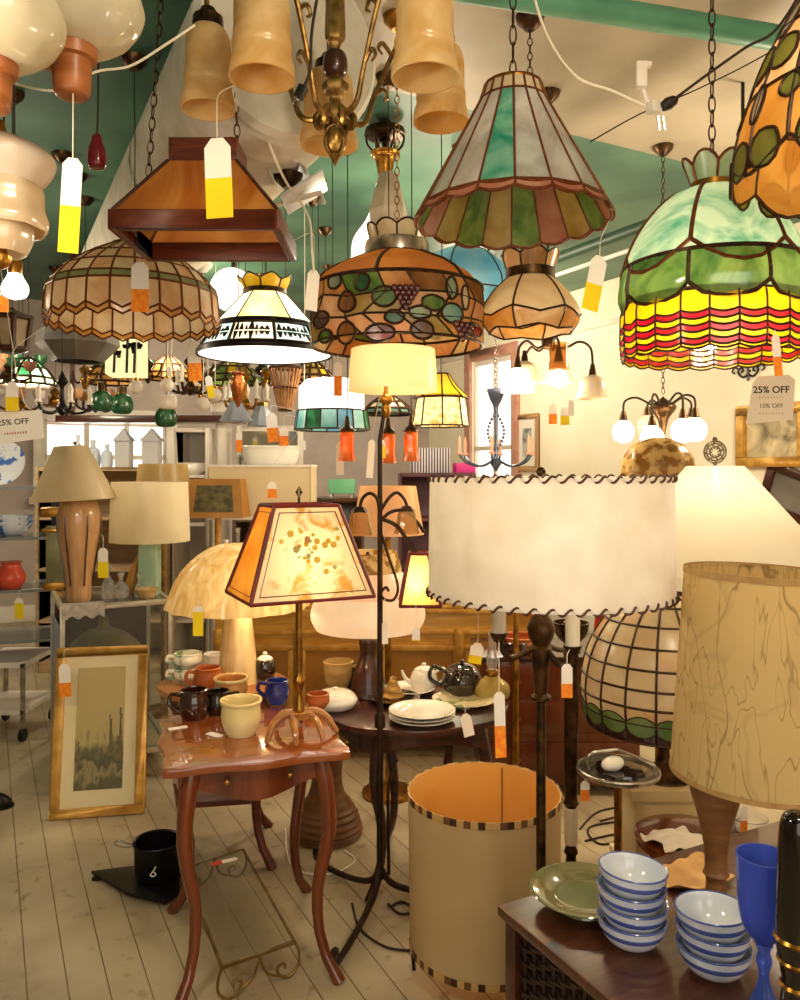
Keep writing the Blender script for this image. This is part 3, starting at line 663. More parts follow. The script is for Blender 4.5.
# I wooden cup chandelier, top left
Y = 1.6; o = P(-60, 60, Y); t = thing('wooden_cup_chandelier', 'chandelier with turned wood cups and creamy glass bowls in the top left corner', 'chandelier', o)
BOWLG = shade('creamy_bowl_glass', 'ece2c4', 'f6eed8', .45, .12, 5, rough=.12); CUPW = mat('turned_maple', '8c4f26', 'a9683a', .35, 0, 6, (1, 1, 6))
for (px, py, Yb, s_) in [(72, 98, 1.6, 1.), (-8, 112, 1.45, .9)]:
    p = P(px, py, Yb)-o; w = lambda n: W(n, 1.6)*s_
    MB().at(p).lathe(sp2([(0, 0), (w(14), w(1)), (w(18), w(10)), (w(19), w(36))], 3)+[(w(24), w(38)), (w(25), w(50)), (w(21), w(52)), (0, w(50))], 24).build('cup', CUPW, t)
    MB().at(p).shell(sp2([(w(20), w(50)), (w(40), w(57)), (w(60), w(74)), (w(67), w(92)), (w(62), w(112)), (w(54), w(124))], 4), .004, 36, wob=lambda a, r, z: 1+.012*sin(24*a)).build('glass_bowl', BOWLG, t)
    MB().tube([p+V((-.02, 0, w(34))), p*.7+V((0, 0, w(26))), p*.35+V((0, 0, .02)), (0, 0, 0)], .017, 10, k=5).build('arm', CUPW, t)
MB().lathe(sp2([(0, -.1), (.03, -.08), (.045, 0), (.03, .1), (.02, .3), (.03, .36), (0, .38)], 4), 20).build('hub', CUPW, t); chain(t, (0, 0, .37), (0, 0, CZ-o.z))
# J stacked shell shades at the left edge
Y = 1.8; t = hang('shell_glass_pendant', 'creamy pendant of stacked shell glass shades at the left edge', 'hanging lamp', 0, 200, Y, z_from=.08, link=.05)
q = lambda py: zz(py, Y, t); w = lambda n: W(n, Y)
SHG = shade('shell_glass', 'e8cba0', 'f5e6c8', .45, .12, 5, rough=.12)
MB().shell(sp2([(w(8), q(138)), (w(30), q(142)), (w(51), q(156)), (w(49), q(170)), (w(38), q(185))], 4), .004, 32).build('upper_dish', shade('blush_shell', 'f0d8bf', 'f8eee0', .45, .1), t)
MB().shell(sp2([(w(10), q(172)), (w(30), q(176)), (w(40), q(190)), (w(41), q(208)), (w(45), q(222)), (w(43), q(230))], 4), .004, 32, wob=lambda a, r, z: 1+.03*sin(8*a)).build('middle_bowl', SHG, t)
MB().shell(sp2([(w(18), q(214)), (w(30), q(224)), (w(30), q(240)), (w(24), q(254))], 4), .004, 28, wob=lambda a, r, z: 1+.04*sin(6*a)).build('lower_bowl', SHG, t)
MB().lathe(sp2([(0, q(270)), (w(8), q(266)), (w(11), q(256)), (w(6), q(246)), (w(6), q(130)), (0, q(128))], 3), 18).build('stem', BRASS, t)
Y = 1.95; t = hang('bare_bulb_pendant', 'glowing bare white bulb hanging under the shell glass shades', 'bulb', 15, 287, Y, cordlike=True, z_from=.03, dx=-.02)
MB().lathe(sp2([(0, -.032), (.026, -.022), (.031, 0), (.02, .022), (.014, .034), (0, .035)], 4), 18).build('bulb', lit_globe('lit_bare_bulb', 3.), t)
MB().lathe([(0, .03), (.016, .03), (.018, .055), (.012, .075), (0, .075)], 14).build('socket', BRASS, t)
# L gas style pendant in the middle
Y = 3.9; t = thing('gas_bell_pendant', 'lit white bell lantern under a brass cup at the ceiling centre', 'hanging lamp', P(385, 182, Y))
q = lambda py: H+(470-py)/F*Y-t.location.z; w = lambda n: W(n, Y); b = MB()
b.lathe([(0, q(128)), (w(20), q(130)), (w(21), q(136)), (w(8), q(140)), (0, q(140))], 14)
for k in range(6): a = k*pi/3; b.tube([(w(19)*cos(a), w(19)*sin(a), q(136)), (w(17)*cos(a), w(17)*sin(a), q(146)), (w(8)*cos(a), w(8)*sin(a), q(154))], .006, 5, k=3)
b.tube([(0, 0, q(140)), (0, 0, CZ-t.location.z)], .03, 8); b.tube([(0, 0, q(158)), (0, 0, q(128))], .014, 8); b.build('canopy', BRONZE, t)
MB().lathe(sp2([(0, q(183)), (w(4), q(182)), (w(7), q(174)), (w(10), q(160)), (w(14), q(156))], 3)+[(w(15), q(153)), (w(12), q(152)), (0, q(154))], 20).build('brass_cup', BRASS, t)
b = MB(); b.shell(sp2([(w(9), q(184)), (w(13), q(205)), (w(20), q(222)), (w(32), q(240)), (w(34), q(258))], 4), .006, 28); b.at((W(-16, Y), -.1, -.05)); b.build('glass_bell', glow('lit_opal_bell', 'fff4e0', 1.7), t)
b = MB(); b.at((W(4, Y), -.16, 0)); b.shell([(w(9), q(186)), (w(19), q(222)), (w(17), q(258))], .005, 6, a0=.3); b.build('panelled_chimney', shade('smoke_opal', 'c9bfae', 'e6dccb', .45, .1), t, smooth=0)
# M round globe, lit
Y = 4.5; t = hang('globe_pendant', 'lit white round globe behind the frieze lamp crown', 'hanging lamp', 232, 290, Y, cordlike=True, z_from=.1)
MB().ball((0, 0, 0), W(22, Y), 24, 14).build('globe', lit_globe('lit_globe_glass', 1.8), t); MB().lathe([(0, .09), (.03, .09), (.03, .12), (0, .13)], 14).build('fitter', BRASS, t)
# P bell arm chandelier by the window
Y = 3.6; t = hang('bell_arm_chandelier', 'dark iron arm chandelier with lit frosted bells in front of the window', 'chandelier', 548, 340, Y, z_from=.04, link=.03)
q = lambda py: zz(py, Y, t); w = lambda n: W(n, Y)
MB().lathe(sp2([(0, q(350)), (w(5), q(348)), (w(7), q(340)), (w(4), q(333)), (w(6), q(328)), (0, q(324))], 4), 16).build('hub', BRONZE, t)
FROST = shade('frosted_bell_glass', 'f3e6cf', 'fbf4e6', .5, .08); FROSTL = glow('lit_frosted_bell', 'fff3dd', 4.)
for (px, yb, dy, lit) in [(515, 366, -.08, 1), (549, 362, -.22, 2), (563, 352, .12, 0), (590, 372, -.05, 0), (530, 352, .16, 0)]:
    p = V((W(px-548, Y), dy, q(yb)))
    MB().tube([(0, 0, q(342)), (p.x*.35, dy*.35, q(349)), (p.x*.7, dy*.7, q(343)), (p.x*.95, dy, q(350)), (p.x, dy, p.z+.02)], .006, 7, k=5).build('arm', IRON, t)
    MB().at(p).lathe([(0, .03), (w(2), .03), (w(3.5), .0), (w(4.5), -.03), (0, -.03)], 14).build('fitter', BRONZE, t)
    c_ = [(w(4), -.02), (w(11), -.04), (w(13), -.08), (w(17), -.125)]
    if lit == 2:
        MB().at(p).shell([(w(9), .05), (w(8), -.02), (w(9), -.06)], -.002, 18).build('glass_sleeve', mat('amber_clear_glass', 'e8b87a', rough=.05, glass=.9, ior=1.2), t); MB().at(p).ball((0, 0, -.1), w(9)).build('bulb', FROSTL, t)
    else: MB().at(p).shell(sp2(c_, 4), .003, 20).build('bell_shade', FROSTL if lit else FROST, t)
for px, py in ((515, 380), (549, 388)): lamp_light(P(px, py+16, Y), 8, rad=.04)
# Q gooseneck chandelier at the right wall
Y = 4.2; t = hang('gooseneck_chandelier', 'gooseneck chandelier with five blazing bulbs against the cream wall', 'chandelier', 663, 405, Y, z_from=.06, link=.035)
q = lambda py: zz(py, Y, t); w = lambda n: W(n, Y)
MB().lathe(sp2([(0, q(436)), (w(2), q(434)), (w(4), q(425)), (w(6), q(418)), (w(12), q(410)), (w(12), q(405)), (w(3), q(399)), (0, q(396))], 4), 18).build('hub', BRONZE, t)
for i, (px, dy, yb) in enumerate([(626, .05, 420), (640, -.2, 428), (664, -.28, 422), (684, -.16, 420), (697, .08, 416), (662, .25, 412)]):
    p = V((W(px-663, Y), dy, q(yb)))
    MB().tube([(0, 0, q(412)), (p.x*.4, p.y*.4, q(402)), (p.x*.7, p.y*.7, q(397)), (p.x*.97, p.y*.97, q(401)), (p.x, p.y, p.z+.03)], .006, 7, k=5).build('arm', IRON, t)
    MB().at(p).lathe([(0, .05), (w(2), .05), (w(3), .03), (w(4.5), .0), (0, .0)], 14).build('fitter', BRONZE, t)
    MB().at(p).lathe(sp2([(w(4), 0), (w(9), -.025), (w(11), -.06), (w(8), -.105), (0, -.12)], 4), 18).build('globe', FROSTL if i < 4 else FROST, t)
    if i < 4: lamp_light(t.location+p+V((0, 0, -.14)), 4, rad=.04)
# R silver crystal chandelier in the window
Y = 5.5; t = hang('crystal_window_chandelier', 'silver blue crystal chandelier with candle arms hanging before the bright window', 'chandelier', 496, 460, Y, z_from=.5, m=PEWTER)
q = lambda py: zz(py, Y, t); w = lambda n: W(n, Y); STEEL = mat('blue_steel', '4c5468', '6d7690', .3, .7, 10)
MB().lathe(sp2([(0, q(472)), (w(3), q(468)), (w(6), q(462)), (w(2), q(456)), (w(2), q(412)), (w(6), q(400)), (w(9), q(389)), (0, q(391))], 4), 14).build('column', STEEL, t)
for i in range(6):
    a = i*pi/3+.3; d = V((cos(a), sin(a), 0))*w(39)
    MB().tube([(0, 0, q(458)), d*.4+V((0, 0, q(466))), d*.8+V((0, 0, q(463))), d+V((0, 0, q(455)))], .008, 6, k=4).build('arm', STEEL, t)
    MB().at(d+V((0, 0, q(455)))).lathe([(0, 0), (.02, 0), (.024, .015), (.012, .018), (.012, .1), (.006, .12), (0, .14)], 10).build('candle', mat('pink_candle', 'd8a58c', rough=.5), t)
for sx in (-1, 1):
    b = MB()
    for k in range(12):
        f_ = k/11; b.ball((sx*w(8)*sin(pi*f_), 0, q(412)+(q(452)-q(412))*f_), w(1.7), 7, 5)
    b.build('crystal_strand', STEEL, t)
# ------------------------------------------------------------------ furniture and standing lamps
WHITED = shade('parchment_drum', 'ddd1bd', 'efe7da', .42, .05, 9, lo=.3, hi=.7, rough=.22, detail=6)
def whip(b, r, z, n, amp=.006, rr=.0035):
    b.tube([((r+amp*cos(2*pi*n*k/(n*10)))*cos(2*pi*k/(n*10)), (r+amp*cos(2*pi*n*k/(n*10)))*sin(2*pi*k/(n*10)), z+1.6*amp*sin(2*pi*n*k/(n*10))) for k in range(n*10)], rr, 5, True)
def shade_of(t, prof, m, th=.003, name='lamp_shade', n=40, spider=True):
    o = MB().lathe(prof, n).build(name, m, t)
    if spider:
        r, z = prof[0]; b = MB()
        for k in range(3): a = 2*pi*k/3; b.tube([(0, 0, z-.012), ((r-.004)*cos(a), (r-.004)*sin(a), z-.006)], .002, 5)
        b.build('shade_spider', BRASS, t)
    return o
# -- big drum floor lamp with candle arms
Y = 1.9; cx = P(549, 0, Y).x; t = thing('drum_floor_lamp', 'bronze candle arm floor lamp with a big whip laced parchment drum shade', 'floor lamp', (cx, Y, 0))
zA, zB = P(0, 593, Y).z, P(0, 477, Y).z; r = W(121, Y)
shade_of(t, [(r*.985, zB), (r*1.0, zA)], WHITED, n=64)
b = MB(); whip(b, r*.985, zB-.003, 50, .0042, .0028); whip(b, r, zA+.003, 50, .0042, .0028); b.build('lacing', mat('brown_lacing', '3a1e12', '57301d', .6, 0, 60), t)
xs = W(541-549, Y); q = lambda py: P(0, py, Y).z
MB().at((xs, 0, 0)).lathe(sp2([(.15, 0), (.155, .012), (.12, .035), (.04, .055), (.02, .08), (.0115, .12)], 4)+[(.0115, q(702)), (.024, q(699)), (.024, q(696)), (.015, q(693)), (.018, q(680)), (.022, q(662)), (.026, q(648)), (.02, q(645)), (.03, q(636)), (.034, q(628)), (.027, q(620)), (.012, q(612)), (.012, zB-.02), (0, zB-.02), ], 22).build('pole', BRONZE, t)
MB().at((xs, 0, 0)).ball((0, 0, zB+.012), .012).build('finial', BRONZE, t)
CANDLE = mat('candle_sleeve', 'efe3cb', 'f6eddb', .6, 0, 10)
for (px, yt, yb, yc, dy) in [(497, 613, 630, 641, -.03), (568, 613, 641, 650, -.05), (583, 613, 632, 640, .12)]:
    p = V((W(px-549, Y), dy, q(yb))); e = V((xs, 0, q(640)))
    MB().at(p).lathe([(0, -.02), (.012, -.02), (.022, -.002), (.022, .001), (.0, .001)], 16).build('candle_cup', BRONZE, t)
    MB().at(p).lathe([(0, 0), (.017, 0), (.017, q(yt)-q(yb)+.02), (.014, q(yt)-q(yb)+.022), (0, q(yt)-q(yb)+.022)], 16).build('candle_sleeve', CANDLE if px != 497 else mat('grey_sleeve', 'b9ab98', rough=.6), t)
    MB().tube([e, e+(p-e)*.3+V((0, 0, -.03)), e+(p-e)*.75+V((0, 0, -.055)), p+V((0, 0, -.02))], .007, 7, k=5).build('candle_arm', BRONZE, t)
lamp_light((cx+.06, Y, (zA+zB)/2), 1.8, (1, .86, .66), rad=.06)
# -- cone shade lamp behind it
Y = 2.3; cx = P(715, 0, Y).x; t = thing('cone_floor_lamp', 'floor lamp with a wide plain white cone shade and round filigree finial', 'floor lamp', (cx, Y, 0))
q = lambda py: P(0, py, Y).z; w = lambda n: W(n, Y)
shade_of(t, [(w(27), q(466)), (w(112), q(566))], shade('ivory_cone', 'efe5cc', 'f7f0de', .45, .02, 3), n=48)
MB().lathe([(0, 0), (.13, 0), (.13, .02), (.03, .05), (.012, .09), (.012, q(470)), (0, q(470))], 20).build('pole', BRASS, t)
b = MB(); 
for rr in (.5, .78, 1.): b.tube([(w(11)*rr*cos(a*pi/10), 0, q(452)+w(11)*rr*sin(a*pi/10)) for a in range(20)], .0028, 5, True)
for k in range(8): a = k*pi/4; b.tube([(w(3)*cos(a), 0, q(452)+w(3)*sin(a)), (w(7)*cos(a+.3), 0, q(452)+w(7)*sin(a+.3)), (w(11)*cos(a), 0, q(452)+w(11)*sin(a))], .0025, 5, k=3)
b.tube([(0, 0, q(466)), (0, 0, q(463))], .005, 6); b.ball((0, 0, q(439)), .007); b.build('finial', mat('tarnished_silver', '8c8068', '6a5f4a', .4, .8, 30), t)
lamp_light((cx, Y, q(520)), 2.2, (1, .86, .66), rad=.05)
# -- amber lace lamp between the drum and the cone
Y = 3.35; t = thing('amber_lace_lamp', 'floor lamp with an amber lace dome shade behind the drum shade', 'floor lamp', (P(658, 0, Y).x, Y, 0)); q = lambda py: P(0, py, Y).z; w = lambda n: W(n, Y)
MB().shell(sp2([(w(8), q(438)), (w(24), q(445)), (w(33), q(458)), (w(36), q(476)), (w(44), q(492)), (w(46), q(510))], 4), .004, 40, wob=lambda a, r, z: 1+.03*sin(9*a)).build('lamp_shade', shade('amber_lace', 'a97a30', 'ecd48f', .5, .04, 26, lo=.42, hi=.56, detail=2), t)
MB().lathe([(0, 0), (.13, 0), (.12, .03), (.02, .06), (.012, .1), (.012, q(438)), (0, q(438))], 20).build('pole', BRASS, t)
# -- wicker chest and what stands on it
ZC = .57; pc = ZP(497, 905, ZC); dU, dV = -U, Vd
lx, ly = .95, .62
t = thing('wicker_chest', 'dark wicker sided chest with a brown wooden top in the front right corner', 'chest', pc+dV*lx/2+dU*ly/2-V((0, 0, ZC)), RZ)
MB().box((0, 0, ZC-.011), (lx, ly, .022)).build('lid', mat('chest_top', '3c1d12', '55301f', .28, 0, 6, (1, 8, 1), coat=.4, dist=1.), t, bevel=.005)
wk, nt_, out_ = None, None, None
WICK = mat('wicker', '20110b', '4b2c1a', .5, 0, 1)
b = MB(); x0, y0, z0, z1 = lx/2-.03, ly/2-.03, .03, ZC-.022
b.box((0, 0, (z0+z1)/2), (2*x0-.02, 2*y0-.02, z1-z0)); b.build('carcass', DARKW, t)
b = MB()
for (A, B_, n) in ((V((-x0, y0, 0)), V((-x0, -y0, 0)), 18), (V((-x0, -y0, 0)), V((x0, -y0, 0)), 28), (V((x0, -y0, 0)), V((x0, y0, 0)), 18)):
    o_ = (B_-A).cross(V((0, 0, 1))).normalized()
    for k in range(n+1): b.tube([A+(B_-A)*k/n+V((0, 0, z0)), A+(B_-A)*k/n+V((0, 0, z1))], .005, 5)
    for j in range(34):
        z = z0+.008+j*.0155; b.tube([A+(B_-A)*(k/(2*n))+V((0, 0, z))+o_*(.006*(1 if (k//2+j) % 2 else -1) if k % 2 == 0 else 0) for k in range(2*n+1)], .0052, 4)
b.build('wicker_weave', WICK, t)
b = MB()
for sx in (-1, 1):
    for sy in (-1, 1): b.box((sx*x0, sy*y0, (ZC-.022)/2), (.036, .036, ZC-.022))
each(b, 'corner_post', DARKW, t, bevel=.004)
BLUEB = mat('blue_band', '3d4f9a', '5a6bb4', .2, 0, 12, coat=.6); BOWLW = mat('bowl_glaze', 'c3cddf', 'dfe4ec', .15, 0, 7, coat=.7)
def bowl():
    t = thing('rice_bowl', '', 'bowl'); r, h = .0665, .054
    out = sp2([(.028, 0), (.033, .002), (.05, .014), (.061, .032), (r, h)], 4)
    o = [p for p in out]; inn = [(max(a-.0035, 0), b_+.0025) for a, b_ in out[2:-1]]+[(r-.003, h)]
    b = MB(); b.lathe([(0, .003)]+o+[(r-.0015, h+.001)]+inn[::-1]+[(0, .006)], 40); b.build('bowl_body', BOWLW, t)
    b = MB(); b.lathe([(r+.0002, h-.0015), (r+.0008, h), (r-.001, h+.0018), (r-.003, h+.001), (r-.003, h), (r-.002, h)], 40, close=True); b.build('rim_line', BLUEB, t)
    b = MB(); rr = .0612; b.lathe([(rr-.0026, .028), (rr+.0012, .033), (rr+.0034, .0395), (rr+.0018, .0405), (rr-.002, .034), (rr-.005, .029)], 40, close=True); b.build('blue_band', BLUEB, t); return t
b0 = bowl(); sa, sb = ZP(632, 938, ZC), ZP(713, 962, ZC)
sa, sb = P(632, 955, 1.57), P(714, 980, 1.48); sa.z = sb.z = ZC
ORD = ['bottom', 'second', 'third', 'top']
for j in range(4):
    loc = sa+V((.002*(j % 2), .003*j, .0305*j))
    if j == 0: b0.location = loc; b0['label'] = 'bottom blue banded bowl of the taller stack beside the green plate'; b0['group'] = 'blue banded bowls'; o = b0
    else: dup(b0, loc, '%s blue banded bowl of the taller stack beside the green plate' % {1: 'second', 2: 'third', 3: 'topmost'}[j], rot=(R(1.5*(j % 2)), R(-1.5*(j-1)), j))
for j in range(3):
    dup(b0, sb+V((0, .003*j, .031*j)), '%s blue banded bowl of the shorter stack beside the blue goblet' % ['bottom', 'middle', 'topmost'][j], rot=(0, R(1.2*j), j))
PLG = mat('olive_glaze', '5a5832', '7b7850', .12, 0, 5, coat=.8)
pp = P(584, 890, 1.71); pp.z = ZC
t = thing('green_plate', 'round olive green glazed plate beside the stacked bowls', 'plate', pp+V((0, 0, .014)))
MB().lathe(sp2([(0, .004), (.06, .004), (.07, .007), (.085, .013), (.114, .019)], 4)+[(.116, .021), (.114, .023)]+sp2([(.112, .023), (.085, .017), (.068, .010), (.055, .008), (0, .008)], 4), 48).build('plate_body', PLG, t)
MB().lathe([(.05, -.014), (.062, -.014), (.056, .004), (.05, .005)], 36, close=True).build('foot_ring', PLG, t)
# goblet
COB = mat('cobalt_glass', '5c7cf4', rough=.04, glass=.6, ior=1.3)
g0 = P(764, 1030, 1.33); g0.z = ZC; t = thing('blue_goblet', 'ribbed cobalt blue glass goblet at the right of the bowls', 'goblet', g0); q = lambda py: P(0, py, 1.30).z-ZC; w = lambda n: W(n, 1.30)
k_ = q(862)/.235
MB().shell(sp2([(w(27), q(864)), (w(26), q(885)), (w(25), q(915)), (w(20), q(938)), (w(9), q(952)), (.004, q(955))], 4), .0035, 48, wob=lambda a, r, z: 1+.018*abs(sin(14*a))).build('cup', COB, t)
MB().lathe(sp2([(0, q(954)), (w(9), q(953)), (w(6), q(962)), (w(8), q(972)), (w(5), q(985)), (w(8), q(1000)), (w(24), .006), (w(25), 0), (0, 0)], 4), 32).build('foot', COB, t)
# black lacquer lamp at the right edge
Yb = 1.22; l0 = P(797, 1090, Yb); l0.z = ZC; q = lambda py: P(0, py, Yb).z-ZC; w = lambda n: W(n, Yb)
t = thing('black_lacquer_lamp', 'slim black lacquer lamp base with gilt bands at the right edge', 'lamp', l0)
MB().lathe(sp2([(0, 0), (w(24), 0), (w(22), .015), (w(14), q(985))], 3)+sp2([(w(14), q(980)), (w(20), q(940)), (w(19), q(880)), (w(16), q(825)), (w(8), q(812)), (0, q(811))], 4), 28).build('lamp_body', mat('black_lacquer', '060404', '110806', .12, 0, 6, coat=.5), t)
b = MB()
for y_, r_ in ((985, 15), (960, 17.5), (938, 20.3)): b.lathe([(w(r_), q(y_+3)), (w(r_+2), q(y_)), (w(r_), q(y_-3)), (w(r_-3), q(y_))], 28, close=True)
each(b, 'gilt_band', BRASS, t)
# parchment drum table lamp on the chest
PARCH = veined('veined_parchment', 'e0c68c', '7a5a28')
Y = 1.66; lb = P(716, 905, 1.68); lb.z = ZC; q = lambda py: P(0, py, Y).z-ZC; w = lambda n: W(n, Y)
t = thing('parchment_drum_lamp', 'tall veined parchment drum lamp on a turned wooden base on the chest', 'table lamp', lb)
LW = mat('limed_wood', '6e4728', '8a6038', .4, 0, 5, (1, 1, 7), dist=1.)
MB().lathe(sp2([(0, 0), (w(24), 0), (w(23), .012), (w(12), .03), (w(10), q(882)), (w(13), q(878)), (w(11), q(872)), (w(12), q(850)), (w(18), q(820)), (w(25), q(795)), (w(26), q(775)), (w(18), q(755)), (w(5), q(745)), (w(4), q(590)), (0, q(590))], 4), 26).build('base', LW, t)
piv = V((w(34), 0, 0)); b = MB(); b.X = Matrix.Translation(piv) @ Euler((0, R(2.0), 0)).to_matrix().to_4x4()
pr = [(w(74), q(573)), (w(81), q(778))]; b.shell(pr, .003, 56); b.build('lamp_shade', PARCH, t)
b = MB(); b.X = Matrix.Translation(piv) @ Euler((0, R(2.0), 0)).to_matrix().to_4x4()
for (r_, ya, yb) in ((74.3, 571, 577), (81.2, 775, 780)): b.lathe([(w(r_), q(ya)), (w(r_)+.001, q(ya)), (w(r_)+.0015, q(yb)), (w(r_), q(yb))], 56, close=True)
each(b, 'shade_trim', mat('tan_tape', '9a7642', 'b08d55', .7, 0, 30), t)
b = MB(); b.X = Matrix.Translation(piv) @ Euler((0, R(2.0), 0)).to_matrix().to_4x4(); z_ = q(585)
for k in range(3): a = 2*pi*k/3+.4; b.tube([(-piv.x, 0, z_-.005), (w(73.5)*cos(a), w(73.5)*sin(a), z_)], .002, 5)
b.build('shade_spider', BRASS, t)
def cloth(name, label, c, sx, sy, m, rz=0., amp=.012, seed=1):
    rn = random.Random(seed); hs = [[rn.uniform(0, amp) for _ in range(9)] for _ in range(9)]
    b = MB(); b.patch(lambda u, v: ((u-.5)*sx+.08*sx*sin(7*v+seed), (v-.5)*sy+.08*sy*sin(6*u+seed), .004+hs[int(round(u*8))][int(round(v*8))]), 8, 8, .003)
    return tag(b.build(name, m, None, c, sub=1, rz=rz), label, 'cloth')
cl = P(690, 893, 1.82); cl.z = ZC; cloth('tan_cloth', 'crumpled tan cloth at the back of the chest', cl, .16, .12, mat('tan_cloth', 'b98a4e', 'd0a468', .8, 0, 8), .4, .02, 2)
# -- floor standing drum shade
Y = 2.40; cx = P(484, 0, Y).x; t = thing('drum_lampshade', 'big cream drum shade with checked trim standing on the floor', 'lampshade', (cx, Y, 0))
q = lambda py: P(0, py, Y).z; w = lambda n: W(n, Y); zb_ = .08; zt_ = q(790)
DR = shade('ivory_paper', 'd9bd8c', 'e2c99c', .35, .02, 3); DRI = mat('amber_lining', 'dba04a', 'e3b063', .6, 0, 3)
MB().shell([(w(76), zt_), (w(74), zb_)], .002, 64).build('shade_wall', DR, t); MB().shell([(w(76)-.0025, zt_-.001), (w(74)-.0025, zb_+.001)], .001, 64).build('lining', DRI, t)
MB().tube([((w(75)-.006)*cos(1.2), (w(75)-.006)*sin(1.2), zb_+.01), ((w(76)-.006)*cos(1.2), (w(76)-.006)*sin(1.2), zt_-.01)], .003, 5).build('seam', mat('lining_seam', '9a6a2c', rough=.7), t)
CHK = [mat('dark_check', '3a1f14', rough=.6), mat('tan_check', 'c09a5c', rough=.6), mat('brown_check', '6b4526', rough=.6)]
for z0, z1, r_ in ((zt_-.018, zt_+.002, w(76)), (zb_-.002, zb_+.018, w(74.1))):
    b = MB()
    for k in range(72):
        b.cm = [0, 1, 2, 1, 0, 1, 1, 2][k % 8]; a0, a1 = 2*pi*k/72, 2*pi*(k+1)/72
        b.add([(rr*cos(a), rr*sin(a), z) for a in (a0, a1) for rr in (r_+.0005, r_+.0025) for z in (z0, z1)], [(0, 1, 3, 2), (4, 6, 7, 5), (1, 5, 7, 3), (0, 2, 6, 4), (2, 3, 7, 6), (0, 4, 5, 1)])
    b.build('checked_trim', CHK, t)
b = MB()
for k in range(3): a = 2*pi*k/3+.2; b.tube([((w(74)-.004)*cos(a-1.25), (w(74)-.004)*sin(a-1.25), zb_+.006), ((w(74)-.012)*cos(a-1.25), (w(74)-.012)*sin(a-1.25), 0)], .006, 6)
b.tube([(w(74)*.98*cos(k*pi/16), w(74)*.98*sin(k*pi/16), zb_+.003) for k in range(32)], .002, 5, True); b.build('wire_frame', BLACK, t)
# -- front table
def cab_leg(b, top, foot, w0=.029, w1=.016, bow=.038):
    top, foot = V(top), V(foot); d = V((foot.x-top.x, foot.y-top.y, 0)); o = V((top.x, top.y, 0)); o = o.normalized() if o.length else V((1, 0, 0))
    pts, rs = [], []
    for k in range(11):
        f_ = k/10; z = top.z+(foot.z-top.z)*f_
        s_ = bow*sin(pi*min(f_*1.6, 1))*(1-f_)-bow*.75*sin(pi*max(0, (f_-.35)/.65))+bow*1.2*max(0, (f_-.8)/.2)**2
        pts.append(V((top.x+d.x*f_, top.y+d.y*f_, z))+o*s_); rs.append(w0+(w1-w0)*min(1, f_*1.25)**.7+.003*max(0, (f_-.9)/.1))
    b.tube(pts, rs, 10)
def scallop(sx, sy, n=12, amp=.02):
    pts = []
    for (x0, y0, x1, y1) in ((-sx, -sy, sx, -sy), (sx, -sy, sx, sy), (sx, sy, -sx, sy), (-sx, sy, -sx, -sy)):
        nx, ny = (y1-y0), -(x1-x0); l = math.hypot(nx, ny); nx, ny = nx/l, ny/l
        for k in range(n):
            f_ = k/n; o = amp*(cos(2*pi*2*f_)*.45+.15-.9*(abs(2*f_-1)**6)*.8)
            pts.append((x0+(x1-x0)*f_+nx*o, y0+(y1-y0)*f_+ny*o))
    return pts
def parlour_table(name, label, c, ztop, sx, sy, rz, legs, mt, ml, round_=False, apron=.075):
    t = thing(name, label, 'table', c, rz)
    poly = [(sx*cos(2*pi*k/48)*(1+.02*cos(16*pi*k/48)), sy*sin(2*pi*k/48)*(1+.02*cos(16*pi*k/48))) for k in range(48)] if round_ else scallop(sx, sy)
    b = MB(); b.prism(poly, ztop-.024, ztop); b.build('tabletop', mt, t, bevel=.006)
    b = MB(); n = len(poly); inn = [(x*.84, y*.84) for x, y in poly]
    vs = [V((x, y, ztop-.024)) for x, y in inn]+[V((x, y, ztop-.024-apron*(1+.35*cos(2*pi*4*k/n)*(-1)))) for k, (x, y) in enumerate(inn)]
    i2 = [(x*.78, y*.78) for x, y in poly]; vs += [V((x, y, ztop-.024)) for x, y in i2]+[V((x, y, vs[n+k].z)) for k, (x, y) in enumerate(i2)]
    b.add(vs, [f_ for k in range(n) for f_ in ((k, (k+1) % n, n+(k+1) % n, n+k), (2*n+(k+1) % n, 2*n+k, 3*n+k, 3*n+(k+1) % n), (n+k, n+(k+1) % n, 3*n+(k+1) % n, 3*n+k), (k, 2*n+k, 2*n+(k+1) % n, (k+1) % n))]); b.build('apron', ml, t)
    for (tx, ty, fx, fy) in legs:
        b = MB(); cab_leg(b, (tx, ty, ztop-.03), (fx, fy, .0)); b.build('leg', ml, t)
    return t
ZF = .67; RF = R(17); tc = V((-.475, 2.53, 0))
L_ = [(sx*.185, sy*.2, sx*.2, sy*.235) for sx, sy in ((-1, -1), (1, -1), (1, 1), (-1, 1))]
tf = parlour_table('scalloped_side_table', 'reddish mahogany side table with a scalloped top crowded with mugs', tc, ZF, .268, .26, RF, L_, MAHOGT, MAHOG)
for x_ in (-.09, .09): MB().at((x_, -.23, ZF-.06), (R(90), 0, 0)).lathe(sp2([(0, .012), (.007, .01), (.008, .004), (.004, 0), (.004, -.022)], 3), 12).build('drawer_knob', BRASS, tf)
# -- dark table in the middle
ZM = .60; tm = parlour_table('dark_oval_table', 'dark mahogany oval table holding the white plates', V((.06, 3.04, 0)), ZM, .355, .28, R(10), [(-.16, -.17, -.18, -.2), (.2, -.14, .23, -.17), (-.05, .2, -.06, .22), (.16, .17, .18, .2)], DARKW, DARKW, True, .06)
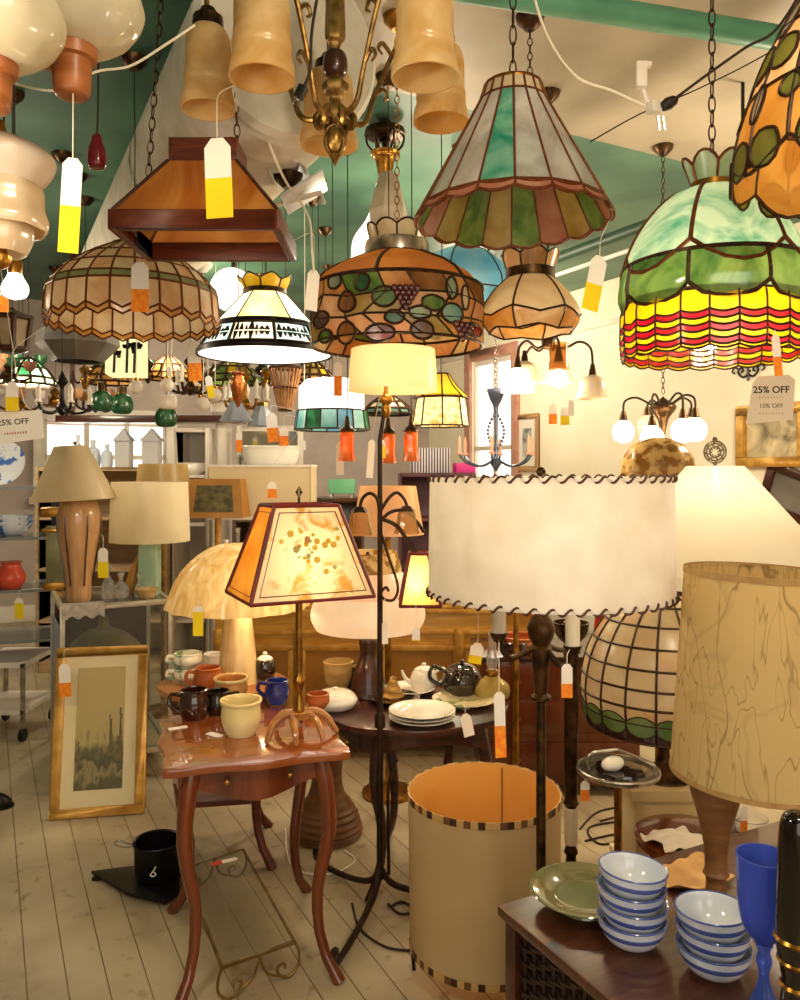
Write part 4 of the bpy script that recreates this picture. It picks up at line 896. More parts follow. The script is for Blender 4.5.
# -- small round table behind
ZR = .665; tr = parlour_table('round_lamp_table', 'small round brown table behind the scalloped table', V((-.70, 3.16, 0)), ZR, .25, .22, R(10), [(-.13, -.12, -.15, -.15), (.13, -.12, .16, -.16), (.12, .12, .15, .15), (-.12, .12, -.15, .15)], mat('worn_brown_top', '8a4f24', 'b0723c', .3, 0, 5, coat=.4), WOODR, True, .06)
MB().box((0, -.01, .24), (.27, .26, .022), 0).build('lower_shelf', WOODR, tr, bevel=.003)
# -- mushroom lamp
Y = 3.16; q = lambda py: P(0, py, Y).z-ZR; w = lambda n: W(n, Y); cx = P(238, 0, Y).x
t = thing('mushroom_lamp', 'cream carved mushroom lamp with a ribbed scalloped shade', 'table lamp', (cx, Y, ZR))
MUSH = shade('mushroom_shade', 'd8b776', 'f3e2b4', .45, .06, 6, stretch=(3, 3, .5), dist=1.5); STEM = mat('carved_stem', 'cfae74', 'ead4a2', .45, 0, 10, (2, 2, .4), bump=.3)
MB().lathe(sp2([(.01, q(543)), (w(24), q(546)), (w(46), q(560)), (w(60), q(580)), (w(68), q(600)), (w(70), q(606))], 5), 60, wob=lambda a, r, z: 1+.025*sin(15*a)*min(1, max(0, (q(545)-z)/.1))).build('lamp_shade', MUSH, t)
MB().lathe(sp2([(0, 0), (w(21), 0), (w(20), q(680)), (w(17), q(650)), (w(14), q(622)), (w(12), q(600)), (w(6), q(560)), (0, q(548))], 4), 30, wob=lambda a, r, z: 1+.03*sin(12*a)).build('stem', STEM, t)
lamp_light((cx+.1, Y-.08, ZR+q(590)), 2.4)
# -- mica pyramid lamp on the front table
Y = 2.5; q = lambda py: P(0, py, Y).z-ZF; w = lambda n: W(n, Y); cx = P(299, 0, Y).x
t = thing('mica_pyramid_lamp', 'lit painted mica lamp with a four sided pyramid shade and lozenge finial', 'table lamp', (cx, Y, ZF)); t.rotation_euler.z = R(26)
MICA = shade('painted_mica', 'e2b055', 'fff4cc', .55, .03, 16, lo=.36, hi=.5, detail=5, dist=.6); MICAS = shade('amber_mica', 'e08a1e', 'f3b24a', .55, .04, 4, dist=1.); MF = mat('oxblood_frame', '5b1414', '77221a', .5)
bx, by, tx, ty = w(62), w(46), w(33), w(24); zb_, zt_ = q(594), q(505)
cb = [V((sx*bx, sy*by, zb_)) for sx, sy in ((-1, -1), (1, -1), (1, 1), (-1, 1))]; ct = [V((sx*tx, sy*ty, zt_)) for sx, sy in ((-1, -1), (1, -1), (1, 1), (-1, 1))]
for i in range(4):
    a, b_, c_, d_ = cb[i], cb[(i+1) % 4], ct[(i+1) % 4], ct[i]
    MB().patch(lambda u, v: (a*(1-u)+b_*u)*(1-v)+(d_*(1-u)+c_*u)*v, 3, 3).build('mica_panel', MICA if i % 2 == 0 else MICAS, t)
b = MB(); b.tube(cb, .006, 6, True); b.tube(ct, .006, 6, True)
for i in range(4):
    b.tube([cb[i], ct[i]], .006, 6); a, b_, c_, d_ = cb[i], cb[(i+1) % 4], ct[(i+1) % 4], ct[i]; m_ = (a+b_+c_+d_)/4
    n_ = (b_-a).cross(d_-a).normalized()*.002; b.tube([m_+(x-m_)*.86+n_ for x in (a, b_, c_, d_)], .0022, 5, True)
b.build('shade_frame', MF, t)
fl = MB(); n_ = (cb[1]-cb[0]).cross(ct[0]-cb[0]).normalized(); m_ = (cb[0]+cb[1]+ct[0]+ct[1])/4; ex = (cb[1]-cb[0]).normalized(); ey = n_.cross(ex)
rn = random.Random(4)
for k in range(30):
    fl.cm = rn.choice([0, 0, 0, 1, 2, 2]); u, v = max(-.09, min(.09, rn.gauss(0, .05))), max(-.075, min(.085, rn.gauss(.005, .04))); s_ = rn.uniform(.004, .012); c_ = m_+ex*u+ey*v+n_*.0022
    pts = [c_+ex*s_*cos(a*pi/5+k)*(1 if a % 2 else .82)+ey*s_*sin(a*pi/5+k)*(1 if a % 2 else .82) for a in range(10)]
    fl.add(pts+[x-n_*.001 for x in pts], [tuple(range(10)), tuple(range(19, 9, -1))]+[(a, (a+1) % 10, 10+(a+1) % 10, 10+a) for a in range(10)])
fl.build('painted_flowers', [shade('flower_yellow', 'f3d65a', None, .5), shade('flower_red', 'e6b070', None, .5), shade('flower_green', 'cfc67a', None, .5)], t)
CW = mat('caramel_wood', '8a5526', 'b07a3c', .35, 0, 6, (1, 1, 6), coat=.3, dist=1.)
MB().lathe(sp2([(0, .07), (.018, .075), (.016, .1), (.011, .13), (.014, .15), (.02, .17), (.012, .19), (.012, .22)], 4)+[(.010, zt_-.01), (0, zt_-.01)], 18).build('stem', BRASS, t)
b = MB(); 
for sx in (-1, 1):
    b.X = Matrix(); pts = [(sx*.01, 0, .068), (sx*.05, 0, .07), (sx*.085, -.01, .052), (sx*.11, -.03, .012), (sx*.118, -.035, .006)]; b.tube(pts, [.014, .014, .012, .009, .006], 8, k=4)
    pts = [(sx*.02, 0, .066), (sx*.035, -.05, .06), (sx*.04, -.085, .035), (sx*.042, -.1, .006)]; b.tube(pts, [.013, .012, .01, .006], 8, k=4)
    pts = [(sx*.02, 0, .066), (sx*.035, .05, .06), (sx*.04, .085, .035), (sx*.042, .1, .006)]; b.tube(pts, [.013, .012, .01, .006], 8, k=4)
b.box((0, 0, .068), (.07, .07, .018)); b.build('arched_foot', CW, t)
b = MB(); lo = [(0, -1.5), (.8, 0), (0, 1.5), (-.8, 0)]
for s_ in (.012, .007): b.tube([(x*s_, 0, zt_+.04+y*s_) for x, y in lo], .0022, 5, True)
b.tube([(0, 0, zt_-.01), (0, 0, zt_+.024)], .004, 6); b.tube([(.012, 0, zt_+.04), (-.012, 0, zt_+.04)], .002, 4); b.build('finial', BRONZE, t)
b = MB()
for k in range(4): b.tube([(0, 0, zt_-.008), ct[k]], .002, 4)
b.build('shade_spider', BRASS, t)
MB().ball((0, 0, zb_+.10), .024).build('bulb', BULB, t); lamp_light((cx, Y, ZF+zb_+.06), 6, rad=.015)
# -- wrought iron floor lamp with the cream shade
Y = 2.74; cx = P(380, 0, Y).x; q = lambda py: P(0, py, Y).z; w = lambda n: W(n, Y)
t = thing('iron_floor_lamp', 'tall wrought iron floor lamp with scroll arms and a cream drum shade', 'floor lamp', (cx, Y, 0))
MB().tube([(0, 0, .1), (0, 0, q(720)), (0, 0, q(440)), (w(6), 0, q(400))], [.012, .011, .008, .006], 10).build('pole', IRON, t)
MB().lathe([(0, q(727)), (.018, q(727)), (.018, q(715)), (.012, q(712)), (0, q(712))], 14).build('collar', IRON, t)
for a in (R(250), R(10), R(130)):
    d = V((cos(a), sin(a), 0)); b = MB()
    b.tube([V((0, 0, .14)), d*.05+V((0, 0, .075)), d*.18+V((0, 0, .035)), d*.34+V((0, 0, .018)), d*.385+V((0, 0, .03)), d*.39+V((0, 0, .055)), d*.365+V((0, 0, .06)), d*.36+V((0, 0, .045))], [.011, .011, .01, .01, .012, .012, .011, .008], 8, k=5); b.build('scroll_foot', IRON, t)
MB().tube([(.03, -.01, .12), (.028, -.01, .3), (.03, -.01, .42), (.05, -.01, .5), (.062, -.01, .51)], .006, 7, k=5).build('lever', IRON, t)
b = MB(); SA = lambda pts, rr=.007: b.tube([(w(px-380), dy, q(py)) for px, py, dy in pts], rr, 7, k=6)
SA([(380, 530, 0), (390, 560, -.02), (398, 585, -.03), (394, 598, -.03), (385, 598, -.03), (381, 592, -.03), (386, 586, -.03), (389, 590, -.03)], .005); b.build('lower_scroll', IRON, t)
b = MB(); SA([(381, 519, 0), (396, 525, -.02), (408, 540, -.05), (416, 551, -.07)]); b.build('lantern_arm', IRON, t)
for (pts) in ([(381, 520, 0), (391, 512, 0), (405, 511, .02), (417, 522, .03), (424, 533, .04)], [(380, 512, 0), (377, 498, -.02), (370, 493, -.03), (363, 498, -.03), (360, 508, -.03)], [(381, 510, 0), (389, 498, .02), (397, 493, .03), (404, 499, .03), (407, 506, .03)]):
    b = MB(); SA(pts, .006); b.build('scroll_arm', IRON, t)
CLB = mat('amber_clear', 'e9c48a', rough=.08, glass=.7, ior=1.25)
for px, py, dy in ((360, 508, -.03), (407, 508, .03)):
    MB().at((w(px-380), dy, q(py))).shell(sp2([(.006, 0), (.03, -.015), (.036, -.05), (.045, -.09)], 4), .003, 20, wob=lambda a, r, z: 1+.05*sin(8*a)).build('bell_glass', CLB, t)
    MB().at((w(px-380), dy, q(py))).lathe([(0, .008), (.014, .006), (.03, -.012), (.02, -.012), (0, 0)], 14, wob=lambda a, r, z: 1+.2*sin(5*a)).build('petal_cap', IRON, t)
zt_, zb_ = q(350), q(391); MB().at((w(13), 0, 0)).lathe([(w(42), zt_), (w(45), zb_)], 40).build('lamp_shade', shade('cream_drum', 'f1dca8', 'f8eac4', .5, .02, 3), t)
b = MB()
for k in range(3): a = 2*pi*k/3; b.tube([(w(6), 0, zt_-.015), (w(13)+w(41.5)*cos(a), w(41.5)*sin(a), zt_-.006)], .002, 5)
b.build('shade_spider', BRASS, t)
MB().at((w(6), 0, 0)).lathe(sp2([(0, q(418)), (w(3), q(417)), (w(5), q(410)), (w(4), q(405)), (w(7), q(401)), (w(6), q(396)), (w(2), q(390)), (w(2), zt_-.01), (0, zt_-.01)], 3), 16).build('socket', BRASS, t)
lamp_light((cx+.045, Y, (zt_+zb_)/2), 1.6)
# its hanging lantern shade
b = MB(); p0 = V((w(37), -.07, q(551))); top = [V((w(28), -.07, q(551))), V((w(46), -.07, q(551)))]
LC = p0; A = [LC+V((x, y, 0)) for x, y in ((-w(8), -.03), (w(10), -.03), (w(10), .03), (-w(8), .03))]; B_ = [LC+V((x, y, -w(49))) for x, y in ((-w(17), -.06), (w(22), -.06), (w(22), .06), (-w(17), .06))]
for i in range(4):
    a, b2, c2, d2 = B_[i], B_[(i+1) % 4], A[(i+1) % 4], A[i]; MB().patch(lambda u, v: (a*(1-u)+b2*u)*(1-v)+(d2*(1-u)+c2*u)*v, 2, 2).build('mica_panel', shade('lantern_mica', 'f3c35a', 'fde7a8', .55, .03, 4), t)
b.tube(A, .006, 6, True); b.tube(B_, .006, 6, True)
for i in range(4): b.tube([A[i], B_[i]], .006, 6)
b.build('lantern_frame', MF, t); lamp_light((cx+LC.x, Y-.07, LC.z-.1), 1.2, rad=.02)
# -- painted dome shade lamp, pink and white, on the dark table
Y = 3.2; cx = P(368, 0, Y).x; q = lambda py: P(0, py, Y).z-ZM; w = lambda n: W(n, Y)
t = thing('pink_dome_lamp', 'lit pink and white glass dome lamp with a painted collar behind the iron pole', 'table lamp', (cx, Y, ZM))
PINK = shade('pink_white_glass', 'f3c3b2', 'fbe6da', .55, .08, 5, lo=.35, hi=.6)
MB().lathe(sp2([(w(20), q(562)), (w(32), q(570)), (w(44), q(584)), (w(50), q(594))], 4), 48).build('pink_dome', PINK, t)
MB().lathe(sp2([(w(50), q(594)), (w(56), q(606)), (w(57), q(618)), (w(52), q(628))], 4), 48).build('white_skirt', shade('opal_skirt', 'f8ebe0', 'fffaf2', .55, .08, 4, lo=.3, hi=.6), t)
MB().shell(sp2([(w(28), q(552)), (w(30), q(560)), (w(33), q(571))], 3), -.004, 40).build('painted_collar', shade('painted_collar', 'b28a2e', 'f4e3b0', .5, .05, 22, lo=.45, hi=.55), t)
MB().lathe(sp2([(0, 0), (w(18), 0), (w(18), q(690)), (w(14), q(670)), (w(8), q(655)), (w(9), q(640)), (w(5), q(630)), (w(3), q(560)), (0, q(552))], 4), 24).build('base', DARKW, t)
lamp_light((cx, Y, ZM+q(608)), 2.0, rad=.04)
# jar lamp and tan shade lamp behind it
Y = 3.7; t = thing('tan_drum_lamp', 'floor lamp with a tan drum shade behind the iron scroll arms', 'floor lamp', (P(388, 0, Y).x, Y, 0)); q = lambda py: P(0, py, Y).z; w = lambda n: W(n, Y)
shade_of(t, [(w(28), q(486)), (w(36), q(534))], shade('tan_linen', 'd8a878', 'e5bd92', .45, .02, 3))
MB().lathe([(0, 0), (.12, 0), (.12, .02), (.015, .05), (.012, q(490)), (0, q(490))], 18).build('pole', BRASS, t)
# -- flared pedestal
Y = 3.1; t = thing('flared_pedestal', 'brown wooden pedestal with a ribbed flared foot behind the scalloped table', 'pedestal', (P(322, 0, Y).x, 3.3, 0))
RIB = mat('ribbed_wood', '5c3a20', '7d5432', .45, 0, 5, (1, 1, 10))
b = MB(); pr = sp2([(.14, 0), (.145, .03), (.12, .1), (.075, .17), (.062, .25), (.075, .36), (.09, .42), (.09, .45)], 6)
b.lathe([(0, 0)]+[(r_+(.004 if i % 2 else -.002) if z < .15 else r_, z) for i, (r_, z) in enumerate(pr)]+[(0, .45)], 36); b.build('column', RIB, t)
# -- iron and glass shelf on the floor
SW = [V((-.756, 2.81, .1)), V((-.579, 2.95, .1)), V((-.311, 2.37, .1)), V((-.50, 2.25, .1))]; c0 = sum(SW, V())/4
t = thing('glass_shelf', 'low wrought iron and glass shelf on the floor under the scalloped table', 'shelf', (c0.x, c0.y, 0)); L4 = [p-V((c0.x, c0.y, 0)) for p in SW]
MB().tube(L4, .006, 6, True).build('iron_frame', mat('gilded_iron', '6b5228', '8f743c', .45, .7, 20), t)
b = MB(); b.add([p*.98+V((0, 0, .1*.02)) for p in L4]+[p*.98+V((0, 0, .006+.002)) for p in L4], [(0, 1, 2, 3), (7, 6, 5, 4)]+[(i, (i+1) % 4, 4+(i+1) % 4, 4+i) for i in range(4)]); b.build('glass_pane', mat('clear_pane', 'e4dfcc', rough=.04, glass=.93, ior=1.12), t)
GI = MATS['gilded_iron']
for (A, B_) in ((L4[3], L4[2]), (L4[0], L4[1])):
    d = (B_-A); m_ = (A+B_)/2
    for s_ in (-1, 1):
        e = A if s_ < 0 else B_; k_ = d.normalized()*(-s_)
        b = MB(); zf = .0
        b.tube([e, e-k_*.012+V((0, 0, -.03)), e-k_*.01+V((0, 0, -.07)), e+k_*.02+V((0, 0, -.093)), e+k_*.05+V((0, 0, -.08)), e+k_*.055+V((0, 0, -.055)), e+k_*.035+V((0, 0, -.05)), e+k_*.032+V((0, 0, -.065))], .0045, 6, k=5)
        b.tube([e+k_*.03+V((0, 0, -.09)), e+k_*.09+V((0, 0, -.06)), m_+V((0, 0, -.004))], .004, 6, k=5); b.build('scroll_foot', GI, t)
# -- black pot on its triangular stand
c0 = FL(140, 884); t = thing('iron_trivet', 'flat black triangular iron stand on the floor boards', 'stand', c0, R(-8))
b = MB(); b.prism([(-.20, .02), (.0, -.10), (.16, -.14), (.2, -.02), (.16, .12), (-.02, .1)], .012, .024)
for x, y in ((-.17, .01), (.14, -.1), (.13, .09)): b.lathe([(0, 0), (.012, 0), (.012, .012), (0, .012)], 8) if 0 else b.box((x, y, .006), (.03, .03, .012))
b.build('plate', BLACK, t, bevel=.003)
t = thing('black_pot', 'round black metal pot with a wire loop on the triangular stand', 'pot', c0+V((.06, .01, .025)))
MB().lathe([(0, 0), (.07, 0), (.078, .01), (.083, .12), (.088, .128), (.086, .132), (.08, .128), (.074, .012), (0, .008)], 30).build('pot_body', BLACK, t)
MB().tube([(-.08, 0, .11), (-.12, -.005, .105), (-.155, .0, .115), (-.15, .02, .118), (-.11, .015, .11), (-.08, .01, .108)], .0025, 5, k=4).build('wire_loop', PEWTER, t)
MB().tube([(.02, -.0845, .075), (.012, -.0848, .06), (.0, -.083, .045), (.008, -.084, .04), (.02, -.0835, .045), (.014, -.084, .055)], .002, 5, k=4).build('white_mark', TAGW, t)
# shoe at the left edge
c0 = FL(-8, 808); t = thing('black_shoe', 'toe of a black shoe cut by the left edge', 'shoe', c0, R(12))
b = MB(); b.lathe([(0, .0), (.045, 0), (.047, .012), (0, .013)], 20); b.v = [V((p.x*2.0, p.y, p.z)) for p in b.v]; b.build('sole', BLACK, t)
b = MB(); b.lathe(sp2([(.045, .012), (.046, .035), (.036, .06), (.02, .07), (0, .072)], 4), 20); b.v = [V((p.x*2.0-.01, p.y, p.z*(1.0-.25*max(0, p.x/.045)))) for p in b.v]; b.build('upper', BLACK, t)
# -- framed landscape leaning on the case
bl, br = FL(49, 820), FL(144, 813); ex = (br-bl).normalized(); ang = math.atan2(ex.y, ex.x); wd, ht = (br-bl).length, .72
t = thing('framed_landscape', 'gilt framed misty landscape picture leaning on the glass case', 'picture', (bl+br)/2); t.rotation_euler = Euler((R(-12), 0, ang))
b = MB(); fw = .042
for (c_, d_) in (((0, 0, fw/2), (wd, .03, fw)), ((0, 0, ht-fw/2), (wd, .03, fw)), ((-wd/2+fw/2, 0, ht/2), (fw, .03, ht-2*fw)), ((wd/2-fw/2, 0, ht/2), (fw, .03, ht-2*fw))): b.box(c_, d_)
b.build('gilt_frame', GOLD, t, bevel=.006)
MB().box((0, -.002, ht/2), (wd-2*fw+.004, .008, ht-2*fw+.004)).build('mat_board', mat('cream_mat', 'e3d3a6', 'eadcb4', .7, 0, 3), t)
def landscape(sky, land, dark):
    m, nt, out = nodes('misty_landscape'); b = N(nt, 'BsdfPrincipled', Roughness=.4); tc = N(nt, 'TexCoord'); sx = N(nt, 'SeparateXYZ'); nt.links.new(tc.outputs['Generated'], sx.inputs[0])
    n = N(nt, 'TexNoise', Scale=7, Detail=6); nt.links.new(tc.outputs['Generated'], n.inputs['Vector'])
    a = N(nt, 'Math', operation='MULTIPLY_ADD'); a.inputs[1].default_value = .55; nt.links.new(n.outputs['Fac'], a.inputs[0]); nt.links.new(sx.outputs['Z'], a.inputs[2])
    r = N(nt, 'ValToRGB'); e = r.color_ramp.elements; e[0].position = .32; e[0].color = (*hexc(land), 1); e[1].position = .95; e[1].color = (*hexc(sky), 1)
    for p, c in ((.42, '97895a'), (.48, dark), (.60, '6d6742'), (.72, 'b4a467')): x = e.new(p); x.color = (*hexc(c), 1)
    nt.links.new(a.outputs[0], r.inputs['Fac']); nt.links.new(r.outputs[0], b.inputs['Base Color']); nt.links.new(b.outputs[0], out.inputs[0]); return m
pw, ph = W(47, 3.45), W(120, 3.45); MB().box((0, -.0065, ht/2+.01), (pw, .003, ph)).build('landscape_print', landscape('b8a468', '5c5636', '4d4a2c'), t)
tr_ = MB(); rn = random.Random(8)
for (x, z, h_) in [(-.085, -.12, .10), (.045, -.08, .17), (.085, -.1, .22)]:
    for k in range(9):
        zz_ = ht/2+z-.02+h_*k/9; ww = (.005+.008*rn.random())*(1-k/10)+.0015; xx = x+rn.uniform(-.004, .004); tr_.box((max(-pw/2+ww, min(pw/2-ww, xx)), -.0085, zz_), (ww*2, .001, h_/7))
tr_.build('painted_trees', mat('tree_paint', '665b39', '7d7049', .6, 0, 60), t, smooth=0)
# ------------------------------------------------------------------ glass case and what stands on it
ZC2 = .867; RC = RZ; fl = ZP(60, 607, ZC2); fl.z = 0; ex = V((cos(RC), sin(RC), 0)); ey = V((-sin(RC), cos(RC), 0)); wC, dC = .51, .62
t = thing('display_case', 'low glass display case with grey side panel behind the framed landscape', 'display case', fl+ex*wC/2+ey*dC/2, RC)
CF = mat('case_frame', 'b9b09c', 'cfc6b0', .35, .5, 20); GREY = mat('grey_panel', '7f8b96', '949fa8', .45, 0, 3); CG = mat('case_glass', 'e8efe8', rough=.03, glass=.95, ior=1.1)
b = MB(); x, y = wC/2, dC/2
for sx in (-1, 1):
    for sy in (-1, 1): b.box((sx*(x-.01), sy*(y-.01), ZC2/2), (.02, .02, ZC2))
for sy in (-1, 1):
    for z in (ZC2-.012, .14): b.box((0, sy*(y-.01), z), (wC-.04, .02, .024))
for sx in (-1, 1):
    for z in (ZC2-.012, .14): b.box((sx*(x-.01), 0, z), (.02, dC-.04, .024))
b.build('case_frame', CF, t, bevel=.002)
MB().box((-x+.008, 0, .45), (.006, dC-.04, .59)).build('side_panel', GREY, t)
MB().box((0, 0, .135), (wC-.03, dC-.03, .014)).build('case_floor', mat('case_floor', 'b9a583', rough=.5), t)
MB().box((0, y-.014, .5), (wC-.04, .006, .7)).build('back_panel', DARKW, t)
MB().box((0, 0, ZC2-.003), (wC-.04, dC-.04, .006)).build('top_glass', CG, t)
MB().box((0, -y+.01, .5), (wC-.04, .005, .69)).build('front_glass', CG, t)
cp = fl+ex*wC*.45+ey*dC*.5; t = thing('brass_dome_lamp', 'dark dome shade lamp inside the glass case', 'lamp', cp+V((0, 0, .142)))
MB().shell(sp2([(.02, .62), (.03, .56), (.1, .53), (.17, .47), (.19, .43)], 4), .004, 32).build('dome_shade', mat('olive_shade', '5b4a2c', '7c6840', .35, .3, 6), t); MB().lathe(sp2([(0, 0), (.09, 0), (.08, .02), (.02, .06), (.03, .2), (.015, .3), (.015, .63), (0, .65)], 4), 18).build('base', BRONZE, t)
def on_case(px, Y): p = P(px, 470, Y); p.z = ZC2; return p
Y = 3.88; k_ = lambda Y: (lambda py: P(0, py, Y).z-ZC2); q = k_(Y); w = lambda n: W(n, Y)
t = thing('amphora_lamp', 'lamp with a beige cone shade on a tan striped vase standing on the glass case', 'table lamp', on_case(79, Y))
MB().lathe(sp2([(0, 0), (w(11), 0), (w(12), q(580)), (w(16), q(555)), (w(20), q(530)), (w(20), q(512)), (w(15), q(500)), (w(7), q(494)), (w(2), q(488)), (w(2), q(448)), (0, q(448))], 4), 28).build('vase', mat('tan_glaze', 'a5794e', 'c79b6c', .25, 0, 5, (6, 6, .3), coat=.5), t)
b = MB()
for k in range(6): a = k*pi/3+.25; b.tube([(r_*cos(a), r_*sin(a), z) for r_, z in sp2([(w(12.6), q(585)), (w(16.5), q(555)), (w(20.5), q(530)), (w(20.3), q(515))], 4)], .004, 5)
b.build('vase_stripe', DARKW, t)
b = MB(); b.X = Euler((0, R(-3), 0)).to_matrix().to_4x4(); b.shell([(w(16), q(446)), (w(41), q(500))], 0.003, 40); b.build('lamp_shade', shade('beige_cone', 'dcc99e', 'e8d8b4', .4, .02, 3), t); MB().at((.02*-1, 0, q(443))).ball((0, 0, 0), .009).build('finial', BRASS, t)
Y = 4.08; q = k_(Y); t = thing('celadon_lamp', 'lamp with a cream drum shade on a pale green square column', 'table lamp', on_case(150, Y)); w = lambda n: W(n, Y)
MB().prism([(w(-9), w(-9)), (w(9), w(-9)), (w(9), w(9)), (w(-9), w(9))], 0, q(541)).build('column', mat('celadon', '8fae96', 'a9c4ab', .3, 0, 8, coat=.4), t, bevel=.004); shade_of(t, [(w(37), q(482)), (w(39), q(541))], shade('cream_linen', 'e9d9b2', 'f1e4c4', .45, .02, 3)); MB().lathe([(0, q(541)), (.01, q(541)), (.01, q(486)), (0, q(486))], 10).build('stem', BRASS, t)
Y = 4.25; q = k_(Y); w = lambda n: W(n, Y); t = thing('tole_lantern', 'square green and brass lantern column at the left of the glass case', 'lantern', on_case(56, Y)); t.rotation_euler.z = .3
OL = mat('olive_panel', '71704a', '8d8a5a', .4, .3, 10); b = MB(); b.box((0, 0, q(555)), (w(17), w(17), q(512)-q(582)-.06)); b.build('body', OL, t, bevel=.004); b = MB(); b.box((0, 0, q(512)), (w(26), w(26), .05)); b.box((0, 0, .02), (w(22), w(22), .04)); b.box((0, 0, q(530)), (w(24), w(24), .02)); each(b, 'cap_moulding', BRASS, t, bevel=.006)
CRY = mat('clear_crystal', 'ffffff', rough=.03, glass=.9, ior=1.4)
for i, (px, hh, rr, lb) in enumerate([(108, .17, .03, 'clear cut glass decanter beside the striped vase lamp'), (121, .13, .035, 'squat clear glass decanter beside the amber horn'), (139, .12, .022, 'slim clear glass bottle close to the pale green column')]):
    t = tag(MB().lathe(sp2([(0, 0), (rr, 0), (rr*1.1, hh*.3), (rr*.8, hh*.5), (rr*.3, hh*.62), (rr*.3, hh*.78), (rr*.5, hh*.85), (rr*.3, hh), (0, hh)], 3), 16).build('glass_decanter', CRY, None, on_case(px, 3.96+.02*i)), lb, 'decanter', 'cut glass decanters on the case')
t = tag(MB().tube([(0, 0, 0), (.01, 0, .06), (.025, 0, .13), (.05, 0, .2)], [.03, .028, .02, .006], 12, k=5).build('amber_horn', mat('amber_horn', 'b5812f', '8a5a20', .3, 0, 5), None, on_case(130, 4.12)), 'curved amber coloured horn standing on the glass case', 'horn')
t = tag(MB().shell([(.03, 0), (.055, .045)], .004, 24, wob=lambda a, r, z: 1+.05*sin(12*a)).build('straw_basket', mat('straw', 'b08d4c', 'd0b071', .8, 0, 30, bump=.5), None, on_case(147, 3.98)), 'small straw basket below the pale green column lamp', 'basket')
b = MB(); b.patch(lambda u, v: ((u-.5)*.19, (-.12*v if v < .5 else -.062), .004 if v < .5 else .004-.12*(v-.5)*(1+.15*sin(20*u))), 16, 8, .002)
tag(b.build('lace_runner', mat('grey_lace', '9a938a', 'b9b2a6', .8, 0, 40), None, fl+ex*.1+ey*.056+V((0, 0, ZC2)), rz=RC), 'grey lace runner hanging over the edge of the glass case', 'cloth')
# lamps behind the case
Y = 4.78; q = lambda py: P(0, py, Y).z; w = lambda n: W(n, Y); t = thing('picture_shade_lamp', 'lamp with a tan panel shade holding a dark leafy picture', 'floor lamp', P(218, 0, Y)*V((1, 1, 0)) if 0 else V((P(218, 0, Y).x, Y, 0)))
b = MB(); TW = shade('tan_panel', 'b57f3d', 'c8934d', .35, .04, 4)
cb = [V((sx*w(29), sy*w(20), q(517))) for sx, sy in ((-1, -1), (1, -1), (1, 1), (-1, 1))]; ct = [V((sx*w(25), sy*w(14), q(479))) for sx, sy in ((-1, -1), (1, -1), (1, 1), (-1, 1))]
for i in range(4):
    a, b_, c_, d_ = cb[i], cb[(i+1) % 4], ct[(i+1) % 4], ct[i]; b.patch(lambda u, v: (a*(1-u)+b_*u)*(1-v)+(d_*(1-u)+c_*u)*v, 2, 2, .004)
b.build('lamp_shade', TW, t); a, b_, c_, d_ = cb[0], cb[1], ct[1], ct[0]; m_ = (a+b_+c_+d_)/4; off = V((0, -.004, 0))
MB().patch(lambda u, v: m_+off+((a*(1-u)+b_*u)*(1-v)+(d_*(1-u)+c_*u)*v-m_)*.68, 2, 2, .003).build('picture_panel', mat('leafy_picture', '3b3620', '6a6238', .5, 0, 30, detail=5), t)
MB().lathe([(0, 0), (.13, 0), (.12, .03), (.02, .05), (.02, q(517)), (.008, q(516)), (.008, q(482)), (0, q(482))], 18).build('pole', GOLD, t)
Y = 5.2; t = thing('cream_panel_lamp', 'floor lamp with a long cream rectangular shade below the white basin', 'floor lamp', V((P(264, 0, Y).x, Y, 0)))
b = MB(); b.box((0, 0, q(492)), (w(99)*1.09, .34, q(466)-q(516))); q = lambda py: P(0, py, Y).z; w = lambda n: W(n, Y); b = MB()
for sy in (-1, 1): b.box((0, sy*.17, q(491)), (w(99), .006, q(466)-q(517)))
for sx in (-1, 1): b.box((sx*w(49.5), 0, q(491)), (.006, .346, q(466)-q(517)))
b.build('lamp_shade', shade('cream_card', 'ead9b0', 'f3e6c6', .42, .02, 2), t, smooth=0); b = MB()
for z in (q(466), q(517)):
    for sy in (-1, 1): b.box((0, sy*.174, z), (w(100), .006, .016))
    for sx in (-1, 1): b.box((sx*w(50), 0, z), (.006, .35, .016))
b.build('edge_binding', TRIMW, t); MB().lathe([(0, 0), (.14, 0), (.13, .03), (.015, .05), (.015, q(470)), (0, q(470))], 18).build('pole', BRASS, t)
Y = 4.95; q = lambda py: P(0, py, Y).z; w = lambda n: W(n, Y); t = thing('tan_oval_lamp', 'lamp with a low tan open shade behind the cream drum lamp', 'floor lamp', V((P(163, 0, Y).x, Y, 0)))
shade_of(t, [(w(24), q(464)), (w(27), q(500))], shade('tan_card', 'b99a5f', 'cdb078', .35, .03, 4)); MB().lathe([(0, 0), (.13, 0), (.12, .03), (.015, .05), (.012, q(468)), (0, q(468))], 18).build('pole', BRASS, t)
